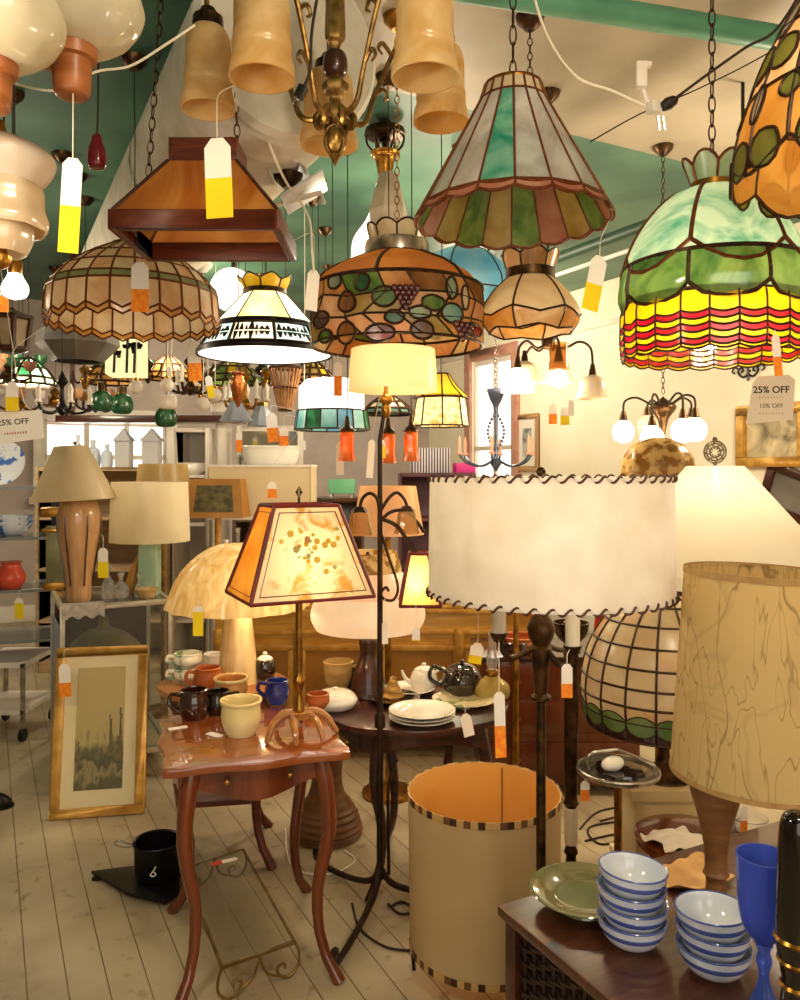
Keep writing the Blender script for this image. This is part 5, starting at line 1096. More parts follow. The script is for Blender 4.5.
# metal rack at the left edge
o = V((P(14, 0, 4.6).x, 4.6, 0)); t = thing('metal_rack', 'dark metal shelf rack holding blue china at the left edge', 'shelf', o, R(20)); b = MB()
for sx in (-1, 1):
    for sy in (-1, 1): b.box((sx*.22, sy*.2, .74), (.022, .022, 1.48))
each(b, 'rack_post', BLACK, t); zs = [.55, .83, 1.12, 1.4]
for z in zs: MB().box((0, 0, z), (.46, .42, .016)).build('rack_shelf', mat('rack_glass', '8a8f8c', rough=.1, glass=.3), t)
BC = mat('blue_white_china', '4b74c4', 'e7ecf4', .2, 0, 14, lo=.45, hi=.52, coat=.5)
def lath(name, prof, m, loc, label, cat, group=None, n=24, rot=None, sc=None, wob=None):
    o = MB().lathe(sp2(prof, 4), n, wob=wob).build(name, m, None, loc)
    if rot: o.rotation_euler = rot
    return tag(o, label, cat, group)
lath('blue_plate', [(0, .006), (.06, .006), (.12, .022), (.122, .025), (.06, .012), (0, .012)], BC, o+V((-.03, -.05, 1.415+.118)), 'blue and white china plate standing upright on the metal rack', 'plate', rot=(R(75), 0, 0))
for i, (dx, z) in enumerate([(.0, 1.128), (.0, 1.16), (-.1, .838)]): lath('china_bowl', [(0, 0), (.05, 0), (.09, .03), (.115, .075), (.11, .076), (.08, .035), (0, .012)], BC, o+V((dx, -.03, z)), ['lower blue patterned china bowl on the middle rack shelf', 'upper blue patterned china bowl on the middle rack shelf', 'blue patterned china bowl on the low rack shelf'][i], 'bowl', 'china bowls on the rack')
lath('coral_vase', [(0, 0), (.05, 0), (.08, .06), (.05, .13), (.06, .15), (0, .15)], mat('coral_glaze', 'd8553c', rough=.3), o+V((.04, -.12, .838)), 'round coral red vase on the low rack shelf', 'vase')
# ------------------------------------------------------------------ china on the tables
def rim_pot(name, label, cat, loc, r0, r1, h, m, handle=None, lip=None, group=None, rz=0, belly=None, inner=None, n=28):
    t = thing(name, label, cat, loc, rz, group); rb = belly or max(r0, r1)
    o = sp2([(r0*.9, 0), (r0, .004), (rb, h*.45), (r1*.97, h*.88), (r1, h)], 4)
    b = MB(); b.lathe([(0, .002)]+o+[(r1-.002, h+.0015)]+[(max(a-.005, 0), z+.003) for a, z in o[1:]][::-1]+[(0, .01)], n); b.build('vessel', m, t)
    if handle:
        b = MB(); a = handle[0]; hr = handle[1]; d = V((cos(a), sin(a), 0))
        b.tube([d*(r1*.96)+V((0, 0, h*.82)), d*(r1+hr*.8)+V((0, 0, h*.86)), d*(r1+hr)+V((0, 0, h*.55)), d*(rb*.97)+V((0, 0, h*.25))], .007, 7, k=5); b.build('handle', handle[2] if len(handle) > 2 else m, t)
    if lip: MB().lathe([(r1-.003, h-.006), (r1+.003, h-.006), (r1+.005, h), (r1+.003, h+.005), (r1-.003, h+.004)], n, close=True).build('rim', lip, t)
    return t
YC = mat('yellow_ware', 'd8c27c', 'e8d8a0', .2, 0, 5, coat=.7); BRG = mat('treacle_glaze', '1f0d08', '3a170c', .1, 0, 6, coat=.9); TAN = mat('tan_stoneware', 'b5783c', 'd09a5c', .3, 0, 5, coat=.5)
CBL = mat('navy_glaze', '14206a', '2c3f98', .1, 0, 10, coat=.9); TERR = mat('terracotta', 'a04f22', 'b96733', .4, 0, 6); GRW = mat('green_white_china', '7da07c', 'f1ecd8', .2, 0, 18, lo=.38, hi=.45, coat=.6); DKG = mat('black_glaze', '140f0e', '2a1f1b', .12, 0, 6, coat=.8)
zf = lambda px, py: ZP(px, py, ZF)
rim_pot('cream_pot', 'plain cream yellow pot at the front of the scalloped table', 'pot', zf(241, 734), .046, .062, .105, YC, lip=YC, belly=.062)
rim_pot('treacle_mug', 'dark brown glazed mug with a left handle on the scalloped table', 'mug', zf(194, 718), .04, .046, .095, BRG, (pi*1.05, .034), belly=.05)
rim_pot('black_jug', 'black brown glazed jug behind the cream pot', 'jug', zf(218, 713), .036, .042, .075, DKG, (.2, .03), belly=.046)
rim_pot('tan_bowl', 'tan stoneware bowl with a pale rim behind the cream pot', 'bowl', zf(231, 699), .045, .058, .075, TAN, lip=YC, belly=.06)
rim_pot('navy_mug', 'navy blue glazed mug beside the mica lamp foot', 'mug', zf(277, 703), .034, .042, .08, CBL, (pi*.95, .028), belly=.044)
rim_pot('terracotta_pot', 'small terracotta pot right of the mica lamp stem', 'pot', zf(318, 708), .028, .04, .05, TERR)
rim_pot('brown_mug', 'brown glazed mug behind the tan bowl on the round table', 'mug', ZP(208, 690, ZR), .042, .05, .085, TERR, (pi*1.1, .03), belly=.054)
for j in range(2): rim_pot('green_cup', ['lower green and white cup of the stack on the round table', 'upper green and white cup of the stack on the round table'][j], 'cup', ZP(188, 682, ZR)+V((0, 0, .058*j)), .03, .055, .056, GRW, (pi*1.1, .025), group='green and white cups')
rim_pot('cream_cup', 'cream cup with a big yellow handle beside the mushroom stem', 'cup', ZP(214, 672, ZR), .03, .045, .075, WHITEC, (.0, .035, YC))
zm = lambda px, py: ZP(px, py, ZM)
def lidded(name, label, cat, loc, r, h, m, ml, knob=.01, spout=None, handle=None, rz=0, group=None):
    t = thing(name, label, cat, loc, rz, group); MB().lathe(sp2([(0, 0), (r*.7, 0), (r, h*.4), (r*.97, h*.7), (r*.7, h), (0, h)], 4), 28).build('vessel', m, t)
    MB().lathe(sp2([(r*.74, h*.97), (r*.7, h*1.04), (r*.4, h*1.14), (knob*.6, h*1.18), (knob, h*1.26), (knob*.6, h*1.32), (0, h*1.33)], 4), 24).build('lid', ml, t)
    if spout: d = V((cos(spout), sin(spout), 0)); MB().tube([d*r*.85+V((0, 0, h*.35)), d*r*1.35+V((0, 0, h*.55)), d*r*1.65+V((0, 0, h*.95))], [r*.22, r*.15, r*.09], 9, k=4).build('spout', m, t)
    if handle is not None: d = V((cos(handle), sin(handle), 0)); MB().tube([d*r*.8+V((0, 0, h*.85)), d*r*1.45+V((0, 0, h*1.05)), d*r*1.6+V((0, 0, h*.6)), d*r*.95+V((0, 0, h*.3))], r*.1, 7, k=5).build('handle', m, t)
    return t
lidded('lidded_jar', 'black and white lidded jar on the round table right of the mushroom stem', 'jar', ZP(265, 680, ZR), .042, .085, DKG, WHITEC)
lidded('black_teapot', 'shiny black brown teapot with a domed lid at the back of the oval table', 'teapot', zm(462, 694), .08, .105, DKG, BRG, .012, 0.1, pi)
lidded('white_casserole', 'white lidded casserole dish on the left of the oval table', 'casserole', zm(335, 708), .085, .06, WHITEC, WHITEC, .012)
rim_pot('yellow_pitcher', 'yellow and brown pitcher behind the white casserole', 'pitcher', zm(337, 697)+V((-.0, .07, 0)), .035, .062, .125, mat('yellow_brown_glaze', '8a5a26', 'd8bf7c', .2, 0, 3, (1, 1, 3), coat=.7), (.0, .03), belly=.055)
JAR = mat('smoky_glass', '3a342c', rough=.08, glass=.6, ior=1.3)
rim_pot('smoked_jar', 'smoky dark glass jar behind the iron pole', 'jar', zm(350, 694)+V((0, .06, 0)), .036, .03, .1, JAR, lip=PEWTER, belly=.045)
def plate(name, label, loc, r, m, group=None, rot=None, h=.018):
    return lath(name, [(0, .003), (r*.5, 0), (r*.62, .003), (r*.8, h*.6), (r, h), (r*1.01, h+.002), (r*.78, h*.6+.005), (r*.6, .008), (0, .008)], m, loc, label, 'plate', group, 36, rot)
PW = mat('white_patterned_china', 'a9b3c4', 'f4f0e4', .2, 0, 20, lo=.3, hi=.36, coat=.6)
p0 = zm(422, 721)
for j in range(3): plate('white_plate', ['bottom white plate of the stack at the front of the oval table', 'middle white plate of the stack at the front of the oval table', 'top patterned white plate of the stack at the front of the oval table'][j], p0+V((0, 0, .012*j)), .116, PW if j == 2 else WHITEC, 'white plates')
plate('green_rim_plate', 'green patterned plate behind the stack of white plates', zm(464, 703), .12, mat('green_pattern', '8a9a62', 'e6dcb4', .2, 0, 16, lo=.4, hi=.5, coat=.6))
plate('brown_platter', 'shiny brown platter left of the white plates', zm(394, 701), .1, BRG)
plate('white_platter', 'white oval platter behind the brown platter', zm(410, 692), .1, WHITEC)
lath('glass_funnel', [(0, 0), (.042, 0), (.04, .01), (.016, .06), (.014, .075), (0, .076)], mat('amber_cone_glass', 'e5b86a', rough=.06, glass=.7, ior=1.3), zm(393, 699)+V((0, 0, .012)), 'cone shaped amber glass on the brown platter', 'glass')
t = thing('oil_lamp', 'squat oil lamp with a yellow glass font and slim chimney', 'oil lamp', zm(492, 697)); FONT = mat('font_glass', 'd9bd6a', rough=.08, glass=.5, ior=1.3, )
MB().lathe(sp2([(0, 0), (.06, 0), (.072, .02), (.066, .05), (.035, .075), (.02, .085), (0, .086)], 4), 26).build('font', FONT, t); MB().lathe(sp2([(0, .085), (.022, .085), (.026, .1), (.02, .11), (0, .11)], 3), 16).build('burner', BRASS, t); MB().shell(sp2([(.014, .108), (.022, .14), (.014, .19), (.013, .25)], 4), .002, 20).build('chimney', CRY, t)
# mahogany chest behind the candle lamp, and what stands on it
Yc = 3.69; xa, xb = P(482, 0, Yc).x, P(640, 0, Yc).x; zc = .64; t = thing('mahogany_chest', 'low reddish mahogany chest behind the candle arm lamp', 'chest', V(((xa+xb)/2, Yc+.2, 0)))
MB().box((0, 0, zc-.012), (xb-xa+.03, .43, .024)).build('top', DARKW, t, bevel=.005); MB().box((0, 0, zc/2+.01), (xb-xa, .4, zc-.07)).build('carcass', MAHOG, t, bevel=.004)
for z in (.17, .36, .53): o = MB().box((0, -.203, z), (xb-xa-.06, .012, .15)).build('drawer', MAHOG, t, bevel=.004); [MB().at((sx, -.209, z), (R(90), 0, 0)).lathe([(0, .02), (.012, .018), (.012, .01), (.006, 0), (0, 0)], 12).build('knob', BRASS, o) for sx in (-.2, .2)]
b = MB(); [b.box((sx*((xb-xa)/2-.04), sy*.16, .023), (.06, .06, .046)) for sx in (-1, 1) for sy in (-1, 1)]; each(b, 'bracket_foot', DARKW, t)
def onc(px, dy=.12): return V((P(px, 0, Yc+dy).x, Yc+dy, zc))
RGZ = mat('red_glaze', '8c1f16', 'b03222', .2, 0, 6, coat=.6)
rim_pot('red_bowl', 'wide brown red bowl on the mahogany chest', 'bowl', onc(522), .05, .1, .07, TERR); lath('red_candle', [(0, 0), (.035, 0), (.035, .14), (.03, .145), (0, .145)], RGZ, onc(538, .25), 'thick red candle on the mahogany chest', 'candle'); rim_pot('brown_crock', 'dark brown crock at the front of the mahogany chest', 'crock', onc(515, .03), .05, .06, .06, BRG); rim_pot('red_jug', 'tall red jug at the back of the mahogany chest', 'jug', onc(604, .2), .05, .045, .16, RGZ, (0, .03))
lidded('white_teapot', 'white teapot on the gilt cabinet behind the black teapot', 'teapot', V((0, 0, 0)), .055, .085, WHITEC, WHITEC, .01, pi, 0.)
wt_ = bpy.data.objects['white_teapot']; wt_.location = P(428, 0, 3.28)*V((1, 1, 0)) if 0 else V((P(424, 0, 3.27).x, 3.27, ZM)); wt_['label'] = 'white teapot at the back of the oval table left of the black teapot'
# gilt cabinet
Yg = 4.15; xa, xb = P(214, 0, Yg).x, P(545, 0, Yg).x; zg = P(0, 600, Yg).z; wg = xb-xa; t = thing('gilt_cabinet', 'long gilt carved sideboard behind the tables', 'sideboard', V(((xa+xb)/2, Yg+.22, 0)))
GOAK = mat('golden_oak', 'c08a38', 'd9aa50', .3, .2, 5, (1, 6, 6), dist=1.); GOAKD = mat('golden_oak_panel', '8f6226', 'ad7a34', .35, .2, 5)
MB().box((0, 0, zg/2+.03), (wg, .42, zg-.1)).build('carcass', GOAK, t, bevel=.004)
b = MB(); [b.box((0, -.005-.01*i, zg-.012-.022*i), (wg+.06-.02*i, .46-.01*i, .022)) for i in range(3)]; b.box((0, -.215, zg-.17), (wg, .02, .02)); b.build('cornice', GOLD, t, bevel=.005)
for k in range(4):
    xx = -wg/2+wg*(k+.5)/4; dr = MB().box((xx, -.215, zg*.45), (wg/4-.06, .014, zg*.5)).build('door', GOAKD, t, bevel=.004); b = MB(); z0, z1 = zg*.45-zg*.25, zg*.45+zg*.25; hw = wg/8-.03
    for z in (z0, z1): b.box((xx, -.225, z), (2*hw+.03, .018, .03))
    for s_ in (-1, 1): b.box((xx+s_*hw, -.225, zg*.45), (.03, .018, zg*.5))
    b.build('door_moulding', GOLD, dr, bevel=.005); MB().at((xx+hw-.05, -.225, zg*.46), (R(90), 0, 0)).lathe([(0, .03), (.012, .026), (.012, .012), (.005, 0), (0, 0)], 12).build('knob', BRASS, dr)
for k in range(5): MB().at((-wg/2+wg*k/4*.97+.02, -.225, 0)).lathe(sp2([(0, .12), (.022, .12), (.02, .2), (.028, .3), (.02, .5), (.026, zg-.2), (.02, zg-.15), (0, zg-.15)], 3), 14).build('pilaster', GOLD, t)
b = MB(); [b.box((sx*(wg/2-.06), sy*.17, .04), (.08, .08, .08)) for sx in (-1, 1) for sy in (-1, 1)]; each(b, 'foot', GOAKD, t)
for i, (px, hh, rr, m_) in enumerate([(226, .3, .03, WHITEC), (238, .36, .026, CRY), (251, .26, .035, PEWTER), (262, .34, .024, WHITEC), (274, .28, .03, CRY), (287, .32, .028, DKG), (338, .24, .03, WHITEC), (440, .2, .035, CRY)]):
    yy = Yg+.12+.05*(i % 3); lath('mantel_bottle', [(0, 0), (rr, 0), (rr*1.15, hh*.25), (rr, hh*.5), (rr*.4, hh*.7), (rr*.35, hh*.92), (rr*.5, hh), (0, hh)], m_, V((P(px, 0, yy).x, yy, zg)), ['white bottle at the left end of the gilt sideboard', 'tall clear bottle on the gilt sideboard behind the mushroom shade', 'squat silvered bottle on the gilt sideboard', 'slim white bottle on the gilt sideboard behind the mica shade', 'clear bottle on the gilt sideboard behind the mica shade', 'black bottle on the gilt sideboard behind the mica shade', 'white bottle on the gilt sideboard behind the pink dome lamp', 'clear bottle on the gilt sideboard right of the iron pole'][i], 'bottle', 'bottles on the gilt sideboard', 16)
# ------------------------------------------------------------------ right hand middle distance
Y = 2.62; zt = P(0, 770, Y).z; t = thing('smoking_stand', 'chromed smoking stand with a shell in its tray', 'ashtray stand', V((P(618, 0, Y).x, Y, 0)))
w = lambda n: W(n, Y); MB().lathe([(0, 0), (.11, 0), (.105, .02), (.02, .04), (.013, .06), (.013, zt-.02), (0, zt-.02)], 22).build('post', BRASS, t)
MB().lathe(sp2([(0, zt-.025), (w(20), zt-.025), (w(38), zt-.012), (w(41), zt), (w(40), zt+.008), (w(36), zt+.006), (w(28), zt-.004), (0, zt-.006)], 4), 36).build('tray', PEWTER, t); MB().lathe([(0, zt-.004), (w(25), zt-.003), (w(24), zt+.006), (0, zt+.002)], 26, wob=lambda a, r, z: 1+.08*sin(9*a)).build('ash_dish', DKG, t)
MB().tube([(-w(30), 0, zt+.004), (-w(28), 0, zt+.05), (-w(5), .0, zt+.065), (w(5), 0, zt+.06), (w(34), 0, zt+.02), (w(36), 0, zt+.004)], .006, 7, k=5).build('carry_handle', PEWTER, t)
tag(MB().ball((0, 0, .024), .034, 16, 9, (1.3, .8, .7)).build('white_shell', WHITEC, None, V((P(612, 0, Y).x, Y-.01, zt+.001)), rz=.5), 'white shell lying in the chromed smoking stand', 'shell')
Y = 2.95; q = lambda py: P(0, py, Y).z; w = lambda n: W(n, Y); cx = P(664, 0, Y).x; zped = P(0, 776, Y).z
t = thing('plaster_pedestal', 'square cream plaster pedestal behind the smoking stand', 'pedestal', V((cx-.02, Y, 0)))
b = MB(); b.box((0, 0, (zped-.04)/2+.02), (.24, .24, zped-.06)); b.box((0, 0, .03), (.29, .29, .06)); b.box((0, 0, zped-.02), (.28, .28, .04)); b.build('plinth', mat('cream_stone', 'd8c294', 'e3d2aa', .6, 0, 4), t, bevel=.006)
q_ = q; q = lambda py: q_(py-16); t = thing('grid_dome_lamp', 'leaded cream grid dome lamp with a green leaf border', 'table lamp', V((cx, Y, zped))); z_ = zped; q2 = lambda py: q(py)-zped
pr = sp2([(w(8), q2(608)), (w(30), q2(613)), (w(55), q2(632)), (w(74), q2(665)), (w(81), q2(700)), (w(79), q2(722)), (w(76), q2(738))], 5); S = surf(pr, 0, R(7)); GR = [0, 1, 0, 2, 0, 0, 1]
n_ = 18; tt = [0, .2, .34, .47, .59, .70, .80]
lf = lambda u: .86-.0*u
def border(g, c):
    for i in range(9):
        a = 2*pi*(i+.5)/9; motif(g, c, S, a-.18, .905, .19, .062, 3, 'leaf', .32); motif(g, c, S, a+.18, .905, .19, .062, 3, 'leaf', -.32)
stained(t, S, [(tt[i], tt[i+1], n_, 0, [0, 1, 0, 2, 0, 0, 1][i:]+[0, 1]) for i in range(6)]+[(.80, .89, n_, 0, [1, 0, 1, 2]), (.89, 1., n_, 0, [4])], [CREAMG, shade('pale_peach_glass', 'e9d0a8', 'f4e4c8', .5), PEACH, shade('leaf_pane', '6f9350', '98b873', .5), shade('under_shadow', '2a1512', '3d211a', .3)], CAME, cr=.0032, extra=border)  # dark bottom row paints the shadow under the dome into the glass colour
MB().lathe(sp2([(0, 0), (.1, 0), (.09, .02), (.03, .05), (.02, .12), (.012, .2), (.012, q2(610)), (.03, q2(606)), (.012, q2(598)), (0, q2(596))], 4), 22).build('base', BRONZE, t)
# torchiere behind the drum lamp
Y = 2.75; q = lambda py: P(0, py, Y).z; t = thing('torchere_post', 'dark turned post lamp with a cream band beside the candle arm lamp', 'floor lamp', V((P(571, 0, Y).x, Y, 0))); w = lambda n: W(n, Y)
MB().lathe(sp2([(0, 0), (.13, 0), (.12, .03), (.04, .07), (w(5), q(858)), (w(7), q(852)), (w(5), q(846))], 4)+[(w(5.5), q(845)), (w(5.5), q(806))]+sp2([(w(8), q(803)), (w(6), q(796)), (w(7), q(770)), (w(7), q(660)), (w(10), q(652)), (w(4), q(645)), (0, q(645))], 3), 22).build('post', BRONZE, t)
MB().lathe([(w(5.7), q(844)), (w(6.6), q(843)), (w(6.6), q(808)), (w(5.7), q(807))], 22, close=True).build('cream_band', CANDLE, t); MB().shell(sp2([(w(3), q(645)), (w(14), q(635)), (w(17), q(622))], 3), .003, 24).build('bowl', BRONZE, t)
Y = 3.5; t = thing('brass_stem_lamp', 'thin brass lamp stem behind the candle arm', 'floor lamp', V((P(516, 0, Y).x, Y, 0))); q = lambda py: P(0, py, Y).z
MB().lathe([(0, 0), (.11, 0), (.1, .02), (.016, .05), (.014, q(680)), (.02, q(676)), (.014, q(670)), (.009, q(600)), (0, q(600))], 18).build('stem', BRASS, t); MB().lathe(sp2([(.01, q(612)), (.03, q(606)), (.035, q(598)), (0, q(596))], 3), 16).build('socket', BRASS, t)
# stool with paper, crystal and bag
Y = 2.55; zs_ = P(0, 836, Y).z; t = thing('wooden_stool', 'low round wooden stool behind the chest', 'stool', V((P(690, 0, Y).x, Y, 0))); w = lambda n: W(n, Y)
MB().lathe(sp2([(0, zs_-.03), (w(48), zs_-.03), (w(52), zs_-.015), (w(50), zs_), (0, zs_)], 3), 36).build('seat', MAHOG, t)
for k in range(4): a = pi/4+k*pi/2; b = MB(); b.tube([(w(36)*cos(a), w(36)*sin(a), zs_-.03), (w(42)*cos(a), w(42)*sin(a), 0)], [.02, .014], 10); b.build('leg', MAHOG, t)
cloth('crumpled_paper', 'crumpled white wrapping paper on the low stool', V((P(676, 0, Y-.06).x, Y-.06, zs_+.001)), .17, .14, TAGW, .3, .03, 5)
for i, (px, dy, lb) in enumerate([(722, .03, 'cut crystal bowl on the stool nearest the lamp base'), (748, .0, 'cut crystal bowl on the stool at the right edge')]):
    rim_pot('crystal_bowl', lb, 'bowl', V((P(px, 0, Y+dy).x, Y+dy, zs_+.001)), .03, .062, .06, CRY, group='crystal bowls')
c0 = FL(655, 872); b = MB(); b.lathe(sp2([(0, 0), (.1, 0), (.12, .05), (.09, .12), (.05, .15), (0, .155)], 4), 20, wob=lambda a, r, z: 1+.1*sin(5*a+20*z)); tag(b.build('black_bag', mat('black_cloth', '0e0c0c', '1b1716', .8, 0, 20), None, c0), 'slumped black cloth bag on the floor behind the chest', 'bag')
def floor_cord(label, pts, m, r=.004):
    pts = [FL(x, y) for x, y in pts]; c = pts[0]; o = MB().tube([p-c+V((0, 0, r+.0005)) for p in pts], r, 6, k=6).build('floor_cord', m, None, c); return tag(o, label, 'cord')
floor_cord('brown lamp cord snaking from the iron lamp foot to the drum shade', [(352, 905), (360, 930), (385, 948), (415, 952), (440, 950)], CORDB)
floor_cord('loose brown cord loop right of the iron lamp foot', [(388, 905), (400, 915), (415, 912), (402, 903), (390, 908)], CORDB)
floor_cord('pale cord curling around the flared pedestal foot', [(285, 830), (292, 868), (330, 875), (355, 862), (345, 852)], CORDW)
floor_cord('dark cord tangle under the smoking stand', [(580, 830), (600, 812), (640, 808), (660, 822), (630, 838), (600, 845), (590, 828), (640, 820)], CORDB)
floor_cord('second dark cord crossing behind the smoking stand', [(585, 842), (620, 835), (650, 842), (675, 832), (640, 815), (600, 822)], CORDB)
# ------------------------------------------------------------------ crowded back of the shop
def hq(Y, t): return lambda py: H+(470-py)/F*Y-t.location.z
# silver reflector shade
Y = 4.6; t = hang('silver_reflector', 'big grey metal reflector shade like an upturned pyramid under the peach dome', 'hanging lamp', 78, 325, Y, cordlike=True); q = hq(Y, t); w = lambda n: W(n, Y)
MB().shell([(w(16), q(318)), (w(38), q(332)), (w(40), q(345)), (w(24), q(362))], .006, 8, a0=.3).build('reflector', mat('grey_metal', '6f6a66', '8d8782', .4, .5, 5), t, smooth=0); MB().lathe([(0, q(316)), (w(16), q(318)), (w(16), q(322)), (0, q(322))], 8, .3).build('cap', BLACK, t)
# brown lantern, left edge
Y = 3.6; t = hang('panel_lantern', 'brown lantern with beige glass panels at the left edge', 'hanging lamp', 12, 318, Y, cordlike=True); q = hq(Y, t); w = lambda n: W(n, Y)
stained(t, surf([(w(19), q(318)), (w(14), q(349))], 6), [(0, 1, 6, 0, [0])], [shade('beige_panel', 'b9a27c', 'd3bf98', .5)], DARKW, cr=.009, nu=1); MB().lathe([(0, q(306)), (w(4), q(310)), (w(21), q(317)), (w(20), q(320)), (0, q(320))], 6).build('roof', DARKW, t, smooth=0); MB().lathe([(0, q(348)), (w(15), q(349)), (w(10), q(353)), (0, q(355))], 6).build('floor_plate', DARKW, t, smooth=0)
# lit yellow square shade with black trees
Y = 5.0; t = hang('tree_print_lamp', 'lit square pale yellow lamp with black painted trees below the peach dome', 'hanging lamp', 127, 336, Y, cordlike=True); q = hq(Y, t); w = lambda n: W(n, Y)
b = MB()
for k in range(4): a = k*pi/2+.15; b.X = Matrix.Rotation(a, 4, 'Z'); b.box((0, -w(17), q(356)), (w(34), .006, q(336)-q(376)))
b.build('shade_panels', glow('lit_yellow_panel', 'f6e3a0', 1.1), t, smooth=0); b = MB(); b.X = Matrix.Rotation(.15, 4, 'Z'); rn = random.Random(2)
for (x, h_) in ((-9, 24), (3, 34), (10, 28)):
    b.tube([(w(x), -w(17)-.006, q(375)), (w(x+1), -w(17)-.006, q(375-h_))], .009, 5)
    for k in range(6): b.box((w(x+rn.uniform(-5, 5)), -w(17)-.006, q(375-h_+rn.uniform(-3, 9))), (w(rn.uniform(3, 8)), .006, w(rn.uniform(2, 4))))
b.build('painted_trees', BLACK, t); MB().box((0, 0, q(335)), (w(36), w(36), .02), .15).build('top_plate', BLACK, t)
# track with two dazzling spots
Y = 6.2; p = P(158, 325, Y); t = thing('track_light', 'short ceiling track with two dazzling spot bulbs behind the peach dome', 'track light', p); b = MB(); b.box((0, 0, 0), (.5, .06, .05)); b.tube([(0, 0, 0), (0, 0, CZ-p.z)], .012, 6); b.build('track', BLACK, t)
for sx in (-1, 1): MB().at((sx*W(9, Y), -.04, -.05)).ball((0, 0, 0), .05).build('spot_bulb', lit_globe('spot_glow', 9.), t)
# candle chandeliers, dark iron
def candle_chandelier(label, px, py, Y, n, rpx, m, group, cands=TAGW):
    t = hang('candle_chandelier', label, 'chandelier', px, py, Y, group, z_from=W(38, Y), cordlike=True); w = lambda n_: W(n_, Y)
    MB().lathe(sp2([(0, -w(8)), (w(3), -w(6)), (w(6), 0), (w(3), w(6)), (w(2), w(20)), (w(6), w(26)), (w(3), w(32)), (0, w(39))], 3), 12).build('column', m, t)
    for i in range(n):
        a = 2*pi*i/n+.4; d = V((cos(a), sin(a), 0))*w(rpx); MB().tube([(0, 0, w(2)), d*.4+V((0, 0, -w(5))), d*.85+V((0, 0, -w(3))), d+V((0, 0, w(4)))], w(1.4), 6, k=4).build('arm', m, t)
        MB().at(d+V((0, 0, w(4)))).lathe([(0, 0), (w(3.5), 0), (w(3.5), w(1.5)), (w(2), w(2)), (w(2), w(9)), (w(2.6), w(12)), (w(1.4), w(16)), (0, w(19))], 10).build('candle', cands, t)
    return t
candle_chandelier('dark iron candle chandelier under the grey reflector shade', 62, 408, 4.3, 5, 26, BLACK, None)
candle_chandelier('small brass candle chandelier with white tips left of the lit white drum', 245, 404, 5.2, 5, 22, BRASS, None)
candle_chandelier('far brass candle chandelier behind the globe string', 190, 388, 5.8, 6, 20, BRONZE, None)
for i, (px, py, Y, lb) in enumerate([(102, 399, 5.1, 'left one of two green glass bowl lamps above the sale counter'), (122, 402, 5.3, 'right one of two green glass bowl lamps above the sale counter'), (166, 415, 5.4, 'dim green glass bowl lamp behind the white globes')]):
    t = hang('green_bowl_lamp', lb, 'hanging lamp', px, py, Y, 'green glass bowl lamps', cordlike=True, z_from=.08); w = lambda n: W(n, Y)
    MB().lathe(sp2([(0, w(8)), (w(4), w(8)), (w(9), w(4)), (w(11), -w(4)), (w(8), -w(11)), (0, -w(12))], 4), 20).build('glass_bowl', DGREEN, t); MB().lathe([(0, .03), (.03, .03), (.03, .1), (0, .11)], 12).build('fitter', BRONZE, t)
FROG = shade('matt_white_globe', 'e9ded0', 'f3eadf', .4, .05)
for i, (px, py, Y, lb) in enumerate([(136, 387, 4.4, 'frosted white globe on a flex below the lit tree lamp'), (167, 385, 4.4, 'upper frosted globe over the square white glass'), (203, 404, 4.5, 'lower left frosted globe of the pair by the white tag'), (215, 395, 4.6, 'upper right frosted globe of the pair by the white tag'), (304, 425, 4.2, 'small frosted globe under the left end of the white drum lantern')]):
    t = hang('frosted_globe', lb, 'globe lamp', px, py, Y, 'frosted white globes', cordlike=True, m=CORDW, z_from=.03); MB().ball((0, 0, 0), W(7, Y), 16, 10).build('globe', FROG, t); MB().lathe([(0, W(6, Y)), (.016, W(6, Y)), (.014, W(9, Y)), (0, W(9, Y))], 10).build('socket', BRASS, t)
Y = 4.45; t = hang('square_glass_pendant', 'squarish white glass pendant under a frosted globe', 'hanging lamp', 168, 402, Y, cordlike=True, m=CORDW, dx=.05); MB().box((0, 0, 0), (W(17, Y), W(15, Y), W(14, Y)), .2).build('glass_block', FROG, t, bevel=.02)
Y = 4.2; t = hang('copper_urn_pendant', 'bullet shaped copper pendant right of the frosted globes', 'hanging lamp', 238, 388, Y, cordlike=True); w = lambda n: W(n, Y)
MB().lathe(sp2([(0, -w(20)), (w(2), -w(17)), (w(6), -w(6)), (w(8), w(4)), (w(6), w(12)), (w(8), w(15)), (w(2), w(18)), (0, w(20))], 4), 18).build('urn', mat('copper', '8a4a20', 'b2692f', .25, .8, 6), t)
Y = 4.6; t = hang('bamboo_cone_pendant', 'inverted cone pendant of brown bamboo strips in the middle distance', 'hanging lamp', 285, 388, Y, cordlike=True, z_from=W(18, Y)); w = lambda n: W(n, Y); b = MB()
for k in range(22): a = 2*pi*k/22; b.tube([(w(16)*cos(a), w(16)*sin(a), w(20)), (w(6)*cos(a), w(6)*sin(a), -w(22))], .008, 5)
b.build('bamboo_strips', mat('bamboo', '8a5a34', 'bb8a5c', .5, 0, 20), t); b = MB()
for r_, z in ((16, 20), (11, 0), (6, -22)): b.tube([(w(r_)*cos(k*pi/12), w(r_)*sin(k*pi/12), w(z)) for k in range(24)], .01, 6, True)
for k in range(4): b.tube([(0, 0, w(18)), (w(16)*cos(k*pi/2), w(16)*sin(k*pi/2), w(20))], .005, 4)
each(b, 'hoop', DARKW, t)
